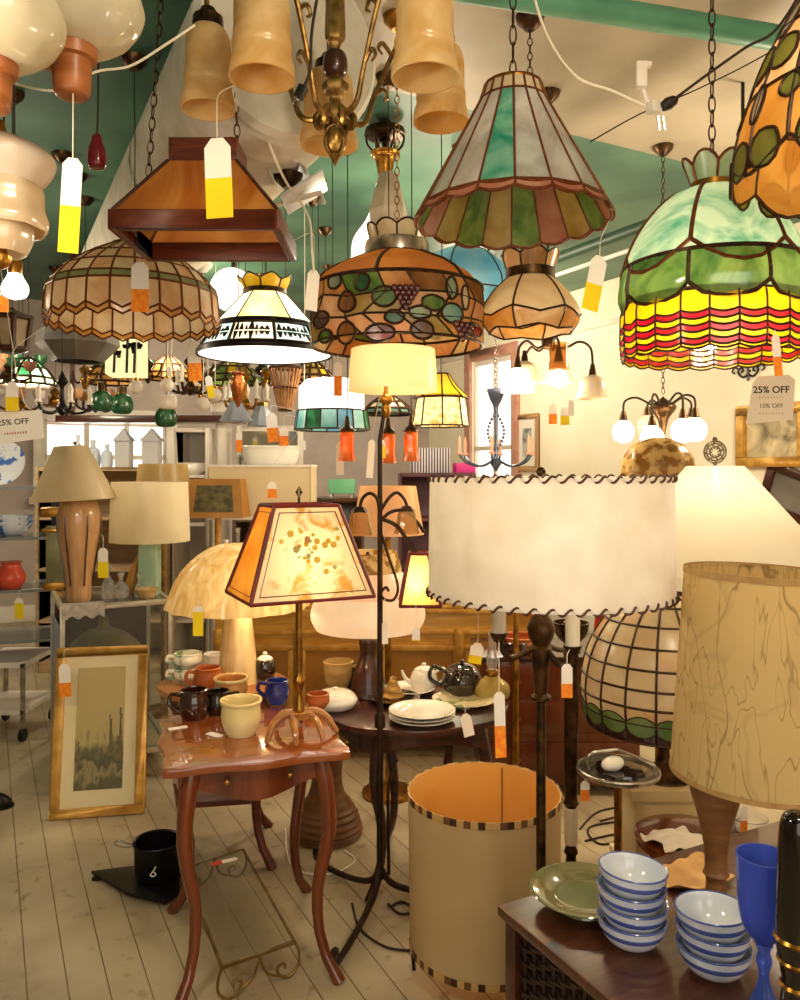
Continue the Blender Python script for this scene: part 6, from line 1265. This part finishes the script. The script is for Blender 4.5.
for (px, py, Y, r_, h_, mats_, lb) in [(232, 372, 5.7, 30, 22, (OCHRE, YELLOWG, GREENG), 'yellow and green stained glass dome behind the copper pendant'), (312, 372, 5.0, 22, 20, (YELLOWG, OCHRE, AMBER), 'yellow stained glass dome behind the bamboo cone'), (110, 372, 5.6, 26, 22, (GREENG, OCHRE, AMBER), 'green and amber stained glass dome above the green bowls'), (168, 368, 6.7, 22, 22, (PEACH, OCHRE, AMBER), 'far peach stained glass dome behind the two spot bulbs'), (388, 405, 4.8, 24, 18, (CREAMG, PEACH, AQUA), 'far stained glass dome behind the cream drum shade'), (28, 372, 5.2, 26, 26, (AQUA, DGREEN, MINT), 'teal stained glass dome above the left sale sign')]:
    t = hang('leaded_dome', lb, 'hanging lamp', px, py-h_/2, Y, 'leaded domes at the back', cordlike=True); w = lambda n: W(n, Y)
    stained(t, surf(sp2([(w(5), 0), (w(r_*.6), -w(h_*.3)), (w(r_*.95), -w(h_*.75)), (w(r_), -w(h_))], 3), 12), [(0, .45, 12, 0, [0, 1]), (.45, .8, 12, 0, [1, 0, 2]), (.8, 1, 12, 0, [2])], mats_, CAME, cr=.006, nu=2, nv=2)
    MB().lathe([(0, .02), (w(5), .01), (w(6), -.01), (0, -.005)], 12).build('top_cap', BRONZE, t)
for i, (px, py, Y, lb) in enumerate([(347, 430, 3.5, 'left orange tulip glass below the white drum lantern'), (388, 432, 3.45, 'orange tulip glass directly under the cream drum lamp socket'), (411, 430, 3.4, 'orange tulip glass right of the iron lamp pole')]):
    t = hang('orange_tulip_lamp', lb, 'hanging lamp', px, py, Y, 'orange tulip lamps', cordlike=True); w = lambda n: W(n, Y)
    MB().shell(sp2([(w(4), 0), (w(7), -w(4)), (w(7), -w(20)), (w(9), -w(31))], 4), .004, 18, wob=lambda a, r, z: 1+.04*sin(8*a)).build('tulip_glass', ORANGE, t); MB().lathe(sp2([(0, w(16)), (w(2), w(12)), (w(3), w(5)), (w(7), w(1)), (w(7), -w(2)), (0, -w(1))], 3), 14).build('fitter', BRONZE, t); lamp_light(t.location+V((0, 0, -w(14))), .6, rad=.01)
for i, (px, py, r_, lb) in enumerate([(236, 410, 16, 'left satin blue grey fluted shade by the copper pendant'), (262, 415, 14, 'right satin blue grey fluted shade by the bamboo cone')]):
    Y = 4.6+.2*i; t = hang('satin_shade_pendant', lb, 'hanging lamp', px, py-9, Y, 'satin fluted shades', cordlike=True); MB().shell(sp2([(W(5, Y), 0), (W(9, Y), -W(8, Y)), (W(r_, Y), -W(20, Y))], 3), .004, 30, wob=lambda a, r, z: 1+.06*sin(10*a)).build('fluted_shade', shade('satin_blue', 'a9b4cc', 'c9d0dc', .5, .1, 5), t); MB().lathe([(0, .03), (.03, .02), (W(6, Y), 0), (0, -.005)], 12).build('fitter', BRASS, t)
for i, (px, py, Y, lb) in enumerate([(318, 402, 4.7, 'slim brass pendant stem between bamboo cone and white drum'), (266, 380, 5.4, 'slim brass pendant stem behind the bamboo cone'), (148, 372, 5.3, 'slim brass pendant stem below the two spot bulbs'), (85, 378, 5.0, 'slim brass pendant stem left of the green bowls'), (200, 372, 4.55, 'slim brass pendant stem under the frieze lamp')]):
    t = hang('brass_pendant', lb, 'hanging lamp', px, py, Y, 'slim brass pendants', cordlike=True, z_from=.12); w = lambda n: W(n, Y)
    MB().lathe(sp2([(0, -w(12)), (w(2), -w(10)), (w(5), -w(2)), (w(3), w(3)), (w(6), w(8)), (w(2), w(12)), (0, w(15))], 3), 14).build('turned_body', BRASS if i % 2 else BRONZE, t)
    for k in range(3): a = k*2.1+i; MB().tube([(0, 0, 0), (w(8)*cos(a), w(8)*sin(a), -w(5)), (w(13)*cos(a), w(13)*sin(a), w(2)), (w(14)*cos(a), w(14)*sin(a), w(8))], w(1.2), 5, k=3).build('arm', BRONZE, t)
Y = 6.0; p0, p1 = P(58, 419, Y), P(240, 419, Y); t = thing('pelmet_shelf', 'dark wooden shelf running above the bright back window', 'shelf', (p0+p1)/2); b = MB(); b.box((0, .1, 0), ((p1-p0).x, .3, .05)); b.build('shelf_board', DARKW, t, bevel=.004)
for sx in (-1, 1): MB().box((sx*(p1-p0).x*.45, .1, (CZ-p0.z)/2), (.03, .03, CZ-p0.z)).build('hanging_post', DARKW, t)
rn = random.Random(11)
TAKEN = [(o.location.x, o.location.y) for o in bpy.data.objects if o.get('category') and o.location.z > 1.6 and o.location.y > 4]
for i in range(16):
    for _ in range(300):
        px, py, Y = rn.uniform(5, 330), rn.uniform(352, 405), rn.uniform(4.5, 7.2); c_ = P(px, py, Y)
        if c_.dot(U) < D_B-.3 and abs(Y-6.15) > .5 and min((math.hypot(c_.x-a, c_.y-b_) for a, b_ in TAKEN), default=9) > .42: break
    else: continue
    TAKEN.append((c_.x, c_.y)); w = lambda n: W(n, Y)
    t = hang('dim_pendant', 'small dim metal pendant lamp in the crowd hung at the back', 'hanging lamp', px, py, Y, 'dim pendants at the back', cordlike=True, z_from=w(12)); k_ = rn.random(); m_ = rn.choice([BRONZE, BRASS, BLACK, IRON])
    MB().lathe(sp2([(0, -w(8)), (w(3), -w(6)), (w(5+4*k_), -w(1)), (w(3), w(4)), (w(5), w(8)), (0, w(13))], 3), 12).build('turned_body', m_, t)
    for q_ in range(4):
        a = q_*pi/2+k_*3; d = V((cos(a), sin(a), 0))*w(12+10*k_); MB().tube([(0, 0, w(1)), d*.5+V((0, 0, -w(6))), d+V((0, 0, -w(2))), d+V((0, 0, w(5)))], w(1.3), 5, k=3).build('arm', m_, t)
        if k_ > .4: MB().at(d+V((0, 0, w(5)))).shell(sp2([(w(2), 0), (w(5), w(3)), (w(6), w(9))], 2), .003, 10).build('cup_shade', rn.choice([FROG, PEACH, AMBER, DGREEN, ROSE]), t)
# shelving, glazed cabinet, pillar, basin, boxes along the back
def Z0(px, Y): return V((P(px, 0, Y).x, Y, 0))
def case_piece(name, label, cat, xa, xb, Y, ytop, dep, m, shelves=3, rz=0.):
    c = Z0((xa+xb)/2, Y); wd = W(xb-xa, Y); zt = P(0, ytop, Y).z; t = thing(name, label, cat, c+V((0, dep/2, 0)), rz); b = MB()
    for sx in (-1, 1): b.box((sx*(wd/2-.015), 0, zt/2), (.03, dep, zt))
    b.box((0, dep/2-.01, zt/2), (wd-.06, .02, zt)); b.box((0, 0, zt-.015), (wd-.06, dep, .03)); b.box((0, 0, .04), (wd-.06, dep, .08)); b.build('carcass', m, t, bevel=.003)
    for k in range(shelves): MB().box((0, -.01, zt*(k+1)/(shelves+1)), (wd-.06, dep-.03, .022)).build('shelf', m, t)
    return t, zt, wd
c_, zt, wd = case_piece('shop_counter', 'long brown wooden counter shelf under the bright back window', 'counter', 35, 166, 5.9, 467, .5, mat('counter_wood', 'a98c6a', 'c3a783', .5, 0, 5, (1, 1, 6)))
WG = shade('white_paper_glass', 'f2f3f6', 'fbfbfb', .5, .04)
for px, r_, lb in ((124, 10, 'left white pagoda shaped lantern in front of the bright back window'), (152, 11, 'right white pagoda shaped lantern in front of the bright back window')):
    Y = 6.05; t = thing('pagoda_lantern', lb, 'lantern', Z0(px, Y)+V((0, 0, zt)), group='white pagoda lanterns'); w = lambda n: W(n, Y); hh = w(26)
    MB().lathe([(0, 0), (w(r_), 0), (w(r_), hh), (0, hh)], 4, pi/4).build('body', WG, t, smooth=0); MB().lathe(sp2([(w(r_*1.3), hh), (w(r_*.7), hh+w(6)), (w(2), hh+w(12)), (0, hh+w(13))], 3), 4, pi/4).build('roof', mat('grey_white', 'c9cbd2', rough=.5), t, smooth=0)
for px, hh, r_, lb in ((64, .14, .05, 'grey glass jar at the left end of the back counter'), (93, .2, .05, 'tall pale blue bottle on the back counter'), (78, .24, .035, 'slim clear bottle on the back counter'), (107, .17, .04, 'white bottle beside the pagoda lanterns')):
    lath('counter_bottle', [(0, 0), (r_, 0), (r_, hh*.6), (r_*.4, hh*.75), (r_*.4, hh), (0, hh)], mat('pale_blue_jar', 'b5c3d6', 'd8e0e8', .15, 0, 5), Z0(px, 6.0)+V((0, 0, zt)), lb, 'bottle', 'bottles on the back counter', 14)
c_, zt2, wd = case_piece('glazed_cabinet', 'white framed cabinet with shelves behind the tan oval lamp', 'cabinet', 172, 209, 6.0, 428, .4, TRIMW, 4)
for px, z, lb in ((186, .8, 'left white bowl in the white framed cabinet'), (195, .8, 'right white bowl in the white framed cabinet')): rim_pot('white_bowl', lb, 'bowl', V((P(px, 0, 6.15).x, 6.15, zt2*z+.011)), .05, .1, .09, WHITEC, group='white bowls in the cabinet')
MB_ = MB(); c0 = Z0(224, 6.1); zt = 2.0; MB_.lathe(sp2([(0, 0), (.1, 0), (.1, .08), (.06, .1)], 2)+[(.06, zt-.1), (.1, zt-.06), (.1, zt), (0, zt)], 20, wob=lambda a, r, z: 1+.03*sin(10*a)); tag(MB_.build('fluted_column', TRIMW, None, c0), 'white fluted wooden column beside the white framed cabinet', 'column')
c_, zt3, wd = case_piece('back_bookcase', 'dark bookcase topped by the white basin at the back', 'bookcase', 232, 310, 5.6, 466, .45, mat('grey_brown_wood', '6b5a52', '84726a', .5, 0, 5))
t = thing('enamel_basin', 'long white enamel basin on the dark bookcase at the back', 'basin', Z0(271, 5.8)+V((0, 0, zt3+.001))); b = MB(); b.at((0, 0, 0), (0, 0, 0), (2.3, 1, 1)); b.lathe(sp2([(0, 0), (.07, 0), (.085, .05), (.09, .12), (.095, .14), (.085, .14), (.075, .05), (0, .03)], 4), 32); b.build('basin', WHITEC, t)
t = thing('mirror_frame', 'grey wooden mirror frame standing behind the white basin', 'mirror', Z0(270, 5.98)+V((0, 0, zt3+.001))); wd = W(66, 5.98); b = MB()
for sx in (-1, 1): b.box((sx*(wd/2-.02), 0, .15), (.04, .03, .3))
for z in (.02, .28): b.box((0, 0, z), (wd-.08, .03, .04))
b.build('frame', TRIMW, t, bevel=.004); MB().box((0, .004, .15), (wd-.08, .006, .22)).build('mirror_glass', mat('mirror', 'd8d8d8', rough=.05, metal=1.), t)
c_, zt4, wd = case_piece('low_bookcase', 'dark low bookcase carrying the green box', 'bookcase', 314, 362, 5.4, 498, .4, DARKW)
t = thing('green_box', 'mint green metal box on the dark low bookcase', 'box', Z0(342, 5.55)+V((0, 0, zt4+.001))); MB().box((0, 0, .075), (.18, .16, .10)).build('box_body', mat('mint_enamel', '5aa17c', '6cb38d', .4, 0, 5), t, bevel=.008); b = MB(); [b.box((sx*.07, sy*.06, .0125), (.02, .02, .025)) for sx in (-1, 1) for sy in (-1, 1)]; each(b, 'foot', PEWTER, t)
c_, zt5, wd = case_piece('plum_cabinet', 'tall plum brown cabinet left of the window', 'cabinet', 398, 476, 6.3, 473, .45, mat('plum_wood', '5b3a44', '6f4a52', .5, 0, 5), 3)
tag(MB().box((0, 0, .04), (.16, .12, .08), .2).build('pink_box', mat('hot_pink', 'e2389a', rough=.5), None, Z0(464, 6.45)+V((0, 0, zt5+.001)), bevel=.008), 'hot pink box on the plum brown cabinet', 'box')
tag(MB().box((0, 0, .1), (.3, .2, .2), .1).build('striped_box', mat('striped_card', 'e6e0ea', '4d4558', .5, 0, 14, kind='Wave', lo=.4, hi=.6), None, Z0(430, 6.5)+V((0, 0, zt5+.001)), bevel=.005), 'striped box on the plum brown cabinet', 'box')
# floor clutter seen past the glass case
t = thing('shop_trolley', 'small white trolley on dark casters left of the glass case', 'trolley', FL(14, 730)); b = MB(); b.box((0, 0, .42), (.3, .4, .03)); b.box((0, 0, .16), (.3, .4, .03)); each(b, 'tray', TRIMW, t, bevel=.004); b = MB()
for sx in (-1, 1):
    for sy in (-1, 1): b.box((sx*.14, sy*.19, .25), (.02, .02, .36))
each(b, 'upright', PEWTER, t)
for sx in (-1, 1):
    for sy in (-1, 1): MB().at((sx*.14, sy*.19, .035), (0, R(90), 0)).lathe([(0, -.012), (.035, -.012), (.035, .012), (0, .012)], 16).build('caster', BLACK, t)
# ------------------------------------------------------------------ on the right wall
def on_wall(px, py, off=.02): p = wallR(px, py); return p-Vd*off
WR = RZ-pi/2      # local x runs along -U (to the right in the picture), local -y faces the room
def wall_frame(name, label, px0, px1, py0, py1, fm, fw, dep, picm, matm=None, tilt=0.):
    A, B_ = wallR(px0, (py0+py1)/2), wallR(px1, (py0+py1)/2); c = (A+B_)/2; wd = (B_-A).length; Yc = c.y; ht = W(py1-py0, Yc)
    t = thing(name, label, 'picture', c-Vd*(dep/2+.002)); t.rotation_euler = Euler((0, tilt, WR)); b = MB()
    for z in (-1, 1): b.box((0, 0, z*(ht/2-fw/2)), (wd, dep, fw))
    for x in (-1, 1): b.box((x*(wd/2-fw/2), 0, 0), (fw, dep, ht-2*fw))
    b.build('frame', fm, t, bevel=min(.006, fw*.15))
    MB().box((0, dep*.2, 0), (wd-2*fw+.004, .006, ht-2*fw+.004)).build('mat_board' if matm else 'picture', matm or picm, t)
    if matm: MB().box((0, dep*.2-.005, 0), ((wd-2*fw)*.5, .004, (ht-2*fw)*.6)).build('picture', picm, t)
    return t
wall_frame('gilt_painting', 'gilt framed brown landscape painting on the cream wall at the right', 741, 812, 404, 467, GOLD, .07, .06, mat('oil_landscape', '57492f', 'd9c9a0', .35, 0, 4, detail=6, dist=1.2))
wall_frame('small_print', 'small wood framed grey print on the wall beside the window', 517, 540, 414, 471, mat('light_wood', 'b08a5c', rough=.5), .05, .03, mat('grey_print', '5d626b', 'c8c6c0', .5, 0, 12), mat('print_mat', 'ece6dc', rough=.7))
wall_frame('dark_mirror', 'dark framed grey picture tilted on the wall below the gilt painting', 765, 830, 470, 520, DARKW, .06, .04, mat('grey_picture', '5c5650', '7a746c', .3, 0, 3), tilt=R(18))
p = on_wall(750, 371); t = thing('iron_wall_scroll', 'black iron scroll ornament on the cream wall behind the yellow skirt lamp', 'ornament', p); t.rotation_euler.z = WR; b = MB(); k_ = p.y/F
for s_ in (-1, 1):
    b.tube([(0, 0, -3*k_), (s_*6*k_, 0, -6*k_), (s_*12*k_, 0, 0), (s_*8*k_, 0, 4*k_), (s_*6*k_, 0, 1*k_), (s_*8*k_, 0, -1*k_)], .008, 6, k=4); b.tube([(s_*10*k_, 0, 2*k_), (s_*16*k_, 0, 5*k_), (s_*19*k_, 0, 1*k_), (s_*16*k_, 0, -1*k_)], .007, 6, k=4)
b.tube([(0, 0, 6*k_), (0, 0, -10*k_)], .009, 6); b.tube([(0, .02, 0), (0, -.002, 0)], .01, 6); b.build('scrollwork', BLACK, t)
# ------------------------------------------------------------------ sale signs
INK = mat('black_ink', '241f1c', rough=.8); GREYI = mat('grey_ink', '8d8478', rough=.8); REDI = mat('red_ink', 'a8452f', rough=.8); SIGNW = mat('sign_card', 'f4efe6', rough=.8); SIGNT = mat('sign_card_tan', 'dcd0bb', rough=.8)
def text(s, size, loc, m, parent, name='lettering', align='CENTER'):
    cu = bpy.data.curves.new('t', 'FONT'); cu.body = s; cu.size = size; cu.align_x = align; cu.align_y = 'CENTER'; cu.extrude = .0004; cu.offset = size*.012
    o = bpy.data.objects.new('t', cu); COL.objects.link(o); bpy.context.view_layer.update()
    me = bpy.data.meshes.new_from_object(o.evaluated_get(bpy.context.evaluated_depsgraph_get())); bpy.data.objects.remove(o)
    me.materials.clear(); me.materials.append(m); o = bpy.data.objects.new(name, me); COL.objects.link(o); o.parent = parent; o.location = loc; o.rotation_euler = (R(90), 0, 0); return o
Y = 2.1; p = P(771, 400, Y); w = lambda n: W(n, Y); t = thing('sale_sign', 'tan sale card reading 25% OFF hanging below the yellow skirt lamp', 'sign', p, R(-6))
b = MB(); b.prism([(w(-24), w(-24)), (w(21), w(-20)), (w(23), w(20)), (w(17), w(25)), (w(-13), w(24)), (w(-18), w(17))], -.001, .001, Euler((R(90), 0, 0)).to_matrix().to_4x4()); b.build('card', SIGNT, t, smooth=0)
text('25% OFF', w(9.5), (w(0), -.0014, w(10)), INK, t); text('15% OFF', w(6.2), (w(0), -.0014, w(-6)), GREYI, t)
b = MB(); rn = random.Random(6); FADE = mat('faded_ink', 'bdb09a', rough=.8)
for zc_, n_ in ((2.5, 9), (-13.5, 8)):
    for k in range(n_): b.box((w(-11+22*k/(n_-1)), -.0013, w(zc_)), (w(rn.uniform(.8, 1.7)), .0005, w(rn.uniform(1.2, 2.4))))
b.build('faded_print', FADE, t, smooth=0)
cord(t, [(w(2), 0, w(24)), (w(3), 0, w(35)), (w(2), 0, w(48)), (0, 0, P(0, 352, Y).z-p.z)], .001, k=3)
Y = 3.3; p = P(16, 427, Y); w = lambda n: W(n, Y); t = thing('sale_sign', 'white sale card ending in 5% OFF at the left edge', 'sign', p); t.rotation_euler = (0, R(-5), R(8)); b = MB(); b.prism([(w(-45), w(-18)), (w(26), w(-13)), (w(26), w(15)), (w(-45), w(17))], -.001, .001, Euler((R(90), 0, 0)).to_matrix().to_4x4()); b.build('card', SIGNW, t, smooth=0)
text('25% OFF', w(8.2), (w(-2.2), -.0014, w(5)), INK, t)
b = MB(); [b.box((w(-11+20*k/8), -.0013, w(-6)), (w(1.1), .0005, w(rn.uniform(1.2, 2.6)))) for k in range(9)]; b.build('faded_print', REDI, t, smooth=0); cord(t, [(w(-30), 0, w(16)), (w(-20), 0, w(60)), (w(-10), 0, CZ-p.z)], .0015, k=3); cord(t, [(w(18), 0, w(15)), (w(5), 0, w(60)), (w(-10), 0, CZ-p.z)], .0015, k=3)
# ------------------------------------------------------------------ price tags
bpy.context.view_layer.update(); HOSTS = [o for o in bpy.data.objects if o.type == 'MESH' and len(o.data.vertices) and not o.get('kind') and o.name.split('.')[0] not in ('string', 'card', 'cord', 'chain')]
def price_tag(label, px, ys, y0, y1, y2, wpx, Y, col=None, rz=0., ry=0., dxs=0.):
    p = P(px, y0, Y); t = thing('price_tag', label, 'price tag', p); t.rotation_euler = (0, ry, rz); w = W(wpx, Y)/2; M = Euler((R(90), 0, 0)).to_matrix().to_4x4()
    if y1 > y0: z1 = W(y0-y1, Y); MB().prism([(-w, z1), (w, z1), (w, -w*.7), (w*.45, 0), (-w*.45, 0), (-w, -w*.7)], -.0006, .0006, M).build('card', TAGW, t, smooth=0)
    if y2 > y1: z1, z2 = W(y0-y1, Y)+.004, W(y0-y2, Y); b = MB(); b.prism([(-w*1.02, z2), (w*1.02, z2), (w*1.02, z1), (w*.5, z1+w*.5), (-w*.5, z1+w*.5), (-w*1.02, z1)], -.0018, -.0008, M); b.cm = 1 if col is TAGO else 0; b.prism([(-w*.7, z2+(z1-z2)*.12), (w*.7, z2+(z1-z2)*.12), (w*.7, z2+(z1-z2)*.5), (-w*.7, z2+(z1-z2)*.5)], -.0023, -.0019, M); b.build('sticker', [col, TAGY], t, smooth=0)
    T = P(px, ys, Y); best = None
    for o in HOSTS:
        Mi = o.matrix_world.inverted(); ok, c_, n_, _ = o.closest_point_on_mesh(Mi @ T, distance=.8)
        if ok:
            c_ = o.matrix_world @ c_; d_ = (c_-T).length
            if best is None or d_ < best[0]: best = (d_, c_)
    E = best[1] if best else T
    MI = Matrix.LocRotScale(p, Euler((0, ry, rz)), V((1, 1, 1))).inverted(); T, E = MI @ T, MI @ E
    MB().tube([(0, 0, -.006), T*.55, T*.9+E*.1, E+(E-T)*.02], .0011, 5, k=3).build('string', CORDW, t)
    return t
for a in [('long white and yellow tag hanging from the wooden cup', 73, 98, 158, 206, 253, 19, 1.58, TAGY, .2, R(3)), ('big white and yellow tag in front of the oak billiard lamp', 217, 95, 138, 178, 218, 27, 2.0, TAGY, -.1, R(-2)), ('white and yellow tag under the tall cone lamp', 600, 240, 256, 285, 312, 18, 2.2, TAGY, .3, R(12)), ('white and orange tag on the peach dome', 140, 243, 262, 289, 312, 17, 2.62, TAGO, .1), ('white and orange tag by the frosted globes', 193, 335, 342, 363, 381, 13, 4.0, TAGO, .1, R(-4)), ('orange tipped tag against the white drum lantern', 338, 352, 362, 376, 396, 8, 3.2, TAGO, .1), ('plain cream tag hanging at the right end of the billiard lamp', 314, 232, 270, 311, 311, 13, 2.6, None, .5, R(5)), ('white and yellow tag over the left sale card', 12, 350, 382, 397, 411, 12, 3.25, TAGY, .1), ('white and yellow tag on the glass case lamp', 103, 535, 548, 562, 578, 10, 3.72, TAGY), ('white and orange tag on the framed landscape', 64, 650, 664, 683, 697, 11, 3.4, TAGO, .1, R(-3)), ('yellow tag under the mushroom shade', 198, 600, 606, 612, 636, 10, 2.85, TAGY), ('white tag hanging over the oval table edge', 465, 700, 714, 737, 737, 11, 2.68, None, .2, R(-12)), ('white and orange tag below the left candle', 499, 640, 692, 726, 758, 11, 1.86, TAGO, .1, R(-2)), ('white and yellow tag in front of the oil lamp', 478, 610, 643, 656, 664, 13, 2.9, TAGY, 0, R(10)), ('white and orange tag below the right candle', 567, 655, 664, 684, 698, 11, 1.82, TAGO), ('red orange tag hanging below the smoking stand tray', 585, 772, 781, 790, 801, 9, 2.58, TAGO), ('small cream tag below the hanging lantern shade', 416, 602, 628, 640, 641, 8, 2.6, TAGY), ('white tag below the iron scroll', 385, 600, 622, 644, 644, 6, 2.66, None), ('long white tag before the iron pole', 372, 436, 440, 478, 478, 7, 3.0, None, .1, R(4)), ('yellow sticker tag beside the iron pole', 382, 432, 440, 446, 458, 7, 3.02, TAGY), ('long white tassel tag under the white drum lantern', 340, 425, 442, 475, 475, 8, 3.7, None), ('orange tag on the cream panel lamp', 272, 466, 482, 489, 498, 9, 4.4, TAGO), ('white and orange tag below the bamboo cone', 271, 405, 413, 428, 442, 11, 4.0, TAGO, .1, R(-5)), ('small orange tag right of the bamboo cone tag', 284, 415, 427, 436, 446, 9, 4.02, TAGO), ('small orange tag left of the white basin', 239, 425, 432, 440, 452, 6, 4.6, TAGO), ('yellow tag on the dark metal rack', 19, 590, 598, 603, 619, 9, 4.2, TAGY), ('cream tag under the window bells', 553, 392, 404, 414, 424, 8, 3.45, TAGO), ('yellow tag under the window bells', 565, 395, 407, 416, 425, 9, 3.42, TAGY), ('plain white tag under the right window bell', 571, 370, 400, 416, 416, 6, 3.4, None), ('orange tag on the yellow and red skirt', 775, 330, 335, 357, 376, 8, 1.92, TAGO, 0, R(-6)), ('white and orange tag among the crystal bowls', 744, 800, 806, 821, 835, 7, 2.3, TAGO), ('white and yellow tag beside the white globes', 208, 372, 376, 386, 398, 7, 3.9, TAGY, .1, R(-10)), ('tall white tag left of the lit drum lantern', 303, 438, 440, 450, 450, 6, 4.0, None), ('orange tag at the left edge under the bare bulb', 2, 290, 292, 295, 312, 12, 2.1, TAGO, .2)]: price_tag(*a)
# tags lying on the furniture
for lb, px, py, z, rz in (('white tag lying beside the treacle mug', 178, 728, ZF, .5), ('white tag lying left of the cream pot', 215, 735, ZF, -.6), ('white tag lying beside the white plates', 462, 708, ZM, -.7)):
    p = ZP(px, py, z+.001); tag(MB().prism([(-.03, -.013), (.022, -.013), (.03, -.006), (.03, .006), (.022, .013), (-.03, .013)], 0, .001).build('price_tag', TAGW, None, p, rz=rz, smooth=0), lb, 'price tag')
p = ZP(222, 862, .112); t = thing('price_tag', 'white and red tag lying on the glass floor shelf', 'price tag', p, .5); MB().prism([(0, -.012), (.05, -.012), (.058, 0), (.05, .012), (0, .012)], 0, .001).build('card', TAGW, t, smooth=0); MB().prism([(-.04, -.012), (0, -.012), (0, .012), (-.04, .012)], 0, .001).build('sticker', mat('red_sticker', 'd8431c', rough=.7), t, smooth=0)
# ------------------------------------------------------------------ flexes and plugs near the ceiling
def flex(name, label, pts, Y, m, r=.004, cat='cord', ends=None):
    ps = [P(x, y, Y if not isinstance(Y, list) else Y[i]) for i, (x, y) in enumerate(pts)]; t = thing(name, label, cat, ps[0]); MB().tube([p-ps[0] for p in ps], r, 7, k=6).build('flex', m, t); return t, ps
t, ps = flex('white_extension_flex', 'white extension flex ending in a plug adaptor at the top right', [(525, -60), (535, 0), (552, 45), (578, 78), (610, 90), (636, 102), (655, 110)], 2.2, CORDW)
b = MB(); o = ps[0]; c = P(641, 75, 2.2)-o; b.box(c, (.03, .022, .07)); b.box(c+V((.018, 0, .028)), (.02, .018, .014)); b.tube([P(643, 90, 2.2)-o, P(647, 102, 2.2)-o], .008, 7); b.build('plug_adaptor', TRIMW, t, bevel=.003); b = MB(); b.box(P(654, 108, 2.19)-o, (.035, .03, .03), .4); b.build('socket_block', TRIMW, t, bevel=.004); b = MB()
for dx in (-.006, .008): b.tube([P(660, 116, 2.19)-o+V((dx, 0, 0)), P(662, 130, 2.19)-o+V((dx, 0, 0))], .004, 5)
each(b, 'plug_pin', PEWTER, t)
t, ps = flex('brown_lamp_flex', 'dark brown lamp flex with a plug joining the white adaptor', [(668, 104), (700, 80), (745, 48), (780, 25), (830, -60)], 2.18, CORDB); MB().at(ps[0]-ps[0], (R(0), R(60), R(0))).lathe([(0, -.02), (.012, -.018), (.018, 0), (.014, .02), (.005, .03), (0, .03)], 12).build('plug', CORDB, t)
flex('steel_ceiling_wire', 'thin dark wire crossing the pale ceiling to the right', [(590, 142), (640, 114), (700, 88), (770, 52), (850, 0)], 2.5, CORDB, .0022)
flex('white_ceiling_flex', 'white flex looping behind the wooden cup to the alabaster bell', [(-20, 70), (20, 85), (60, 90), (95, 72), (130, 66), (165, 45), (195, 25)], 1.9, CORDW, .003)
flex('beige_lamp_flex', 'beige twin flex falling past the right end of the billiard lamp', [(252, 90), (268, 140), (285, 180), (308, 215), (312, 250), (314, 272)], 2.58, CORDW, .004)
t, ps = flex('black_plug_flex', 'black flex with a plug hanging left of the alabaster chandelier column', [(322, -30), (312, 30), (310, 70), (303, 88)], 1.95, CORDB); b = MB(); b.at(ps[-1]-ps[0], (0, R(25), 0)); b.box((0, 0, -.012), (.024, .02, .034)); b.build('plug', BLACK, t, bevel=.004); b = MB(); b.at(ps[-1]-ps[0], (0, R(25), 0)); [b.box((x, 0, -.036), (.003, .006, .018)) for x in (-.006, .006)]; each(b, 'plug_pin', PEWTER, t)
Y = 2.4; p = P(97, 152, Y); t = thing('red_glass_pendant', 'small dark red glass drop on a flex left of the billiard lamp', 'hanging lamp', p); cord(t, [(0, 0, .05), (.004, 0, .2), (.006, 0, CZ-p.z)], .003, CORDB); MB().lathe(sp2([(0, -.05), (.025, -.045), (.027, .0), (.018, .03), (.012, .05), (0, .055)], 4), 14).build('glass_drop', mat('ruby_glass', '6a0f1e', rough=.1, coat=.5), t)
Y = 2.9; t = hang('white_metal_reflector', 'folded pale blue white metal reflector behind the billiard lamp', 'hanging lamp', 288, 165, Y, cordlike=True, dx=-.05); WM = mat('white_enamel_metal', 'cfd4d6', 'dfe2e2', .35, .1, 4); b = MB()
b.box((.02, 0, 0), (W(40, Y), .2, .006), rot=(0, R(38), 0)); b.box((-.07, 0, .0), (W(36, Y), .2, .006), rot=(0, R(70), 0)); b.box((.06, 0, -.1), (W(48, Y), .2, .008), rot=(0, R(-32), 0)); b.build('folded_reflector', WM, t, bevel=.002); b = MB(); b.tube([(-.06, 0, -.15), (.12, .0, -.1), (.13, 0, -.14)], .01, 7); b.build('tube_holder', TRIMW, t)
# ------------------------------------------------------------------ unseen fill lights added through the room, warm, without fittings
for (x, y, z, e) in [(.6, .3, 2.95, 45), (-1.0, .9, 1.95, 32), (2.0, 3.7, 2.2, 70), (-2.8, 4.2, 2.5, 40), (.15, 4.7, 2.45, 48), (-1.8, 6.4, 2.7, 60), (.6, 7.2, 2.7, 50), (-2.5, 5.2, 2.1, 30)]:
    lamp_light((x, y, z), e, (1, .82, .58), .12, 'fill_light')
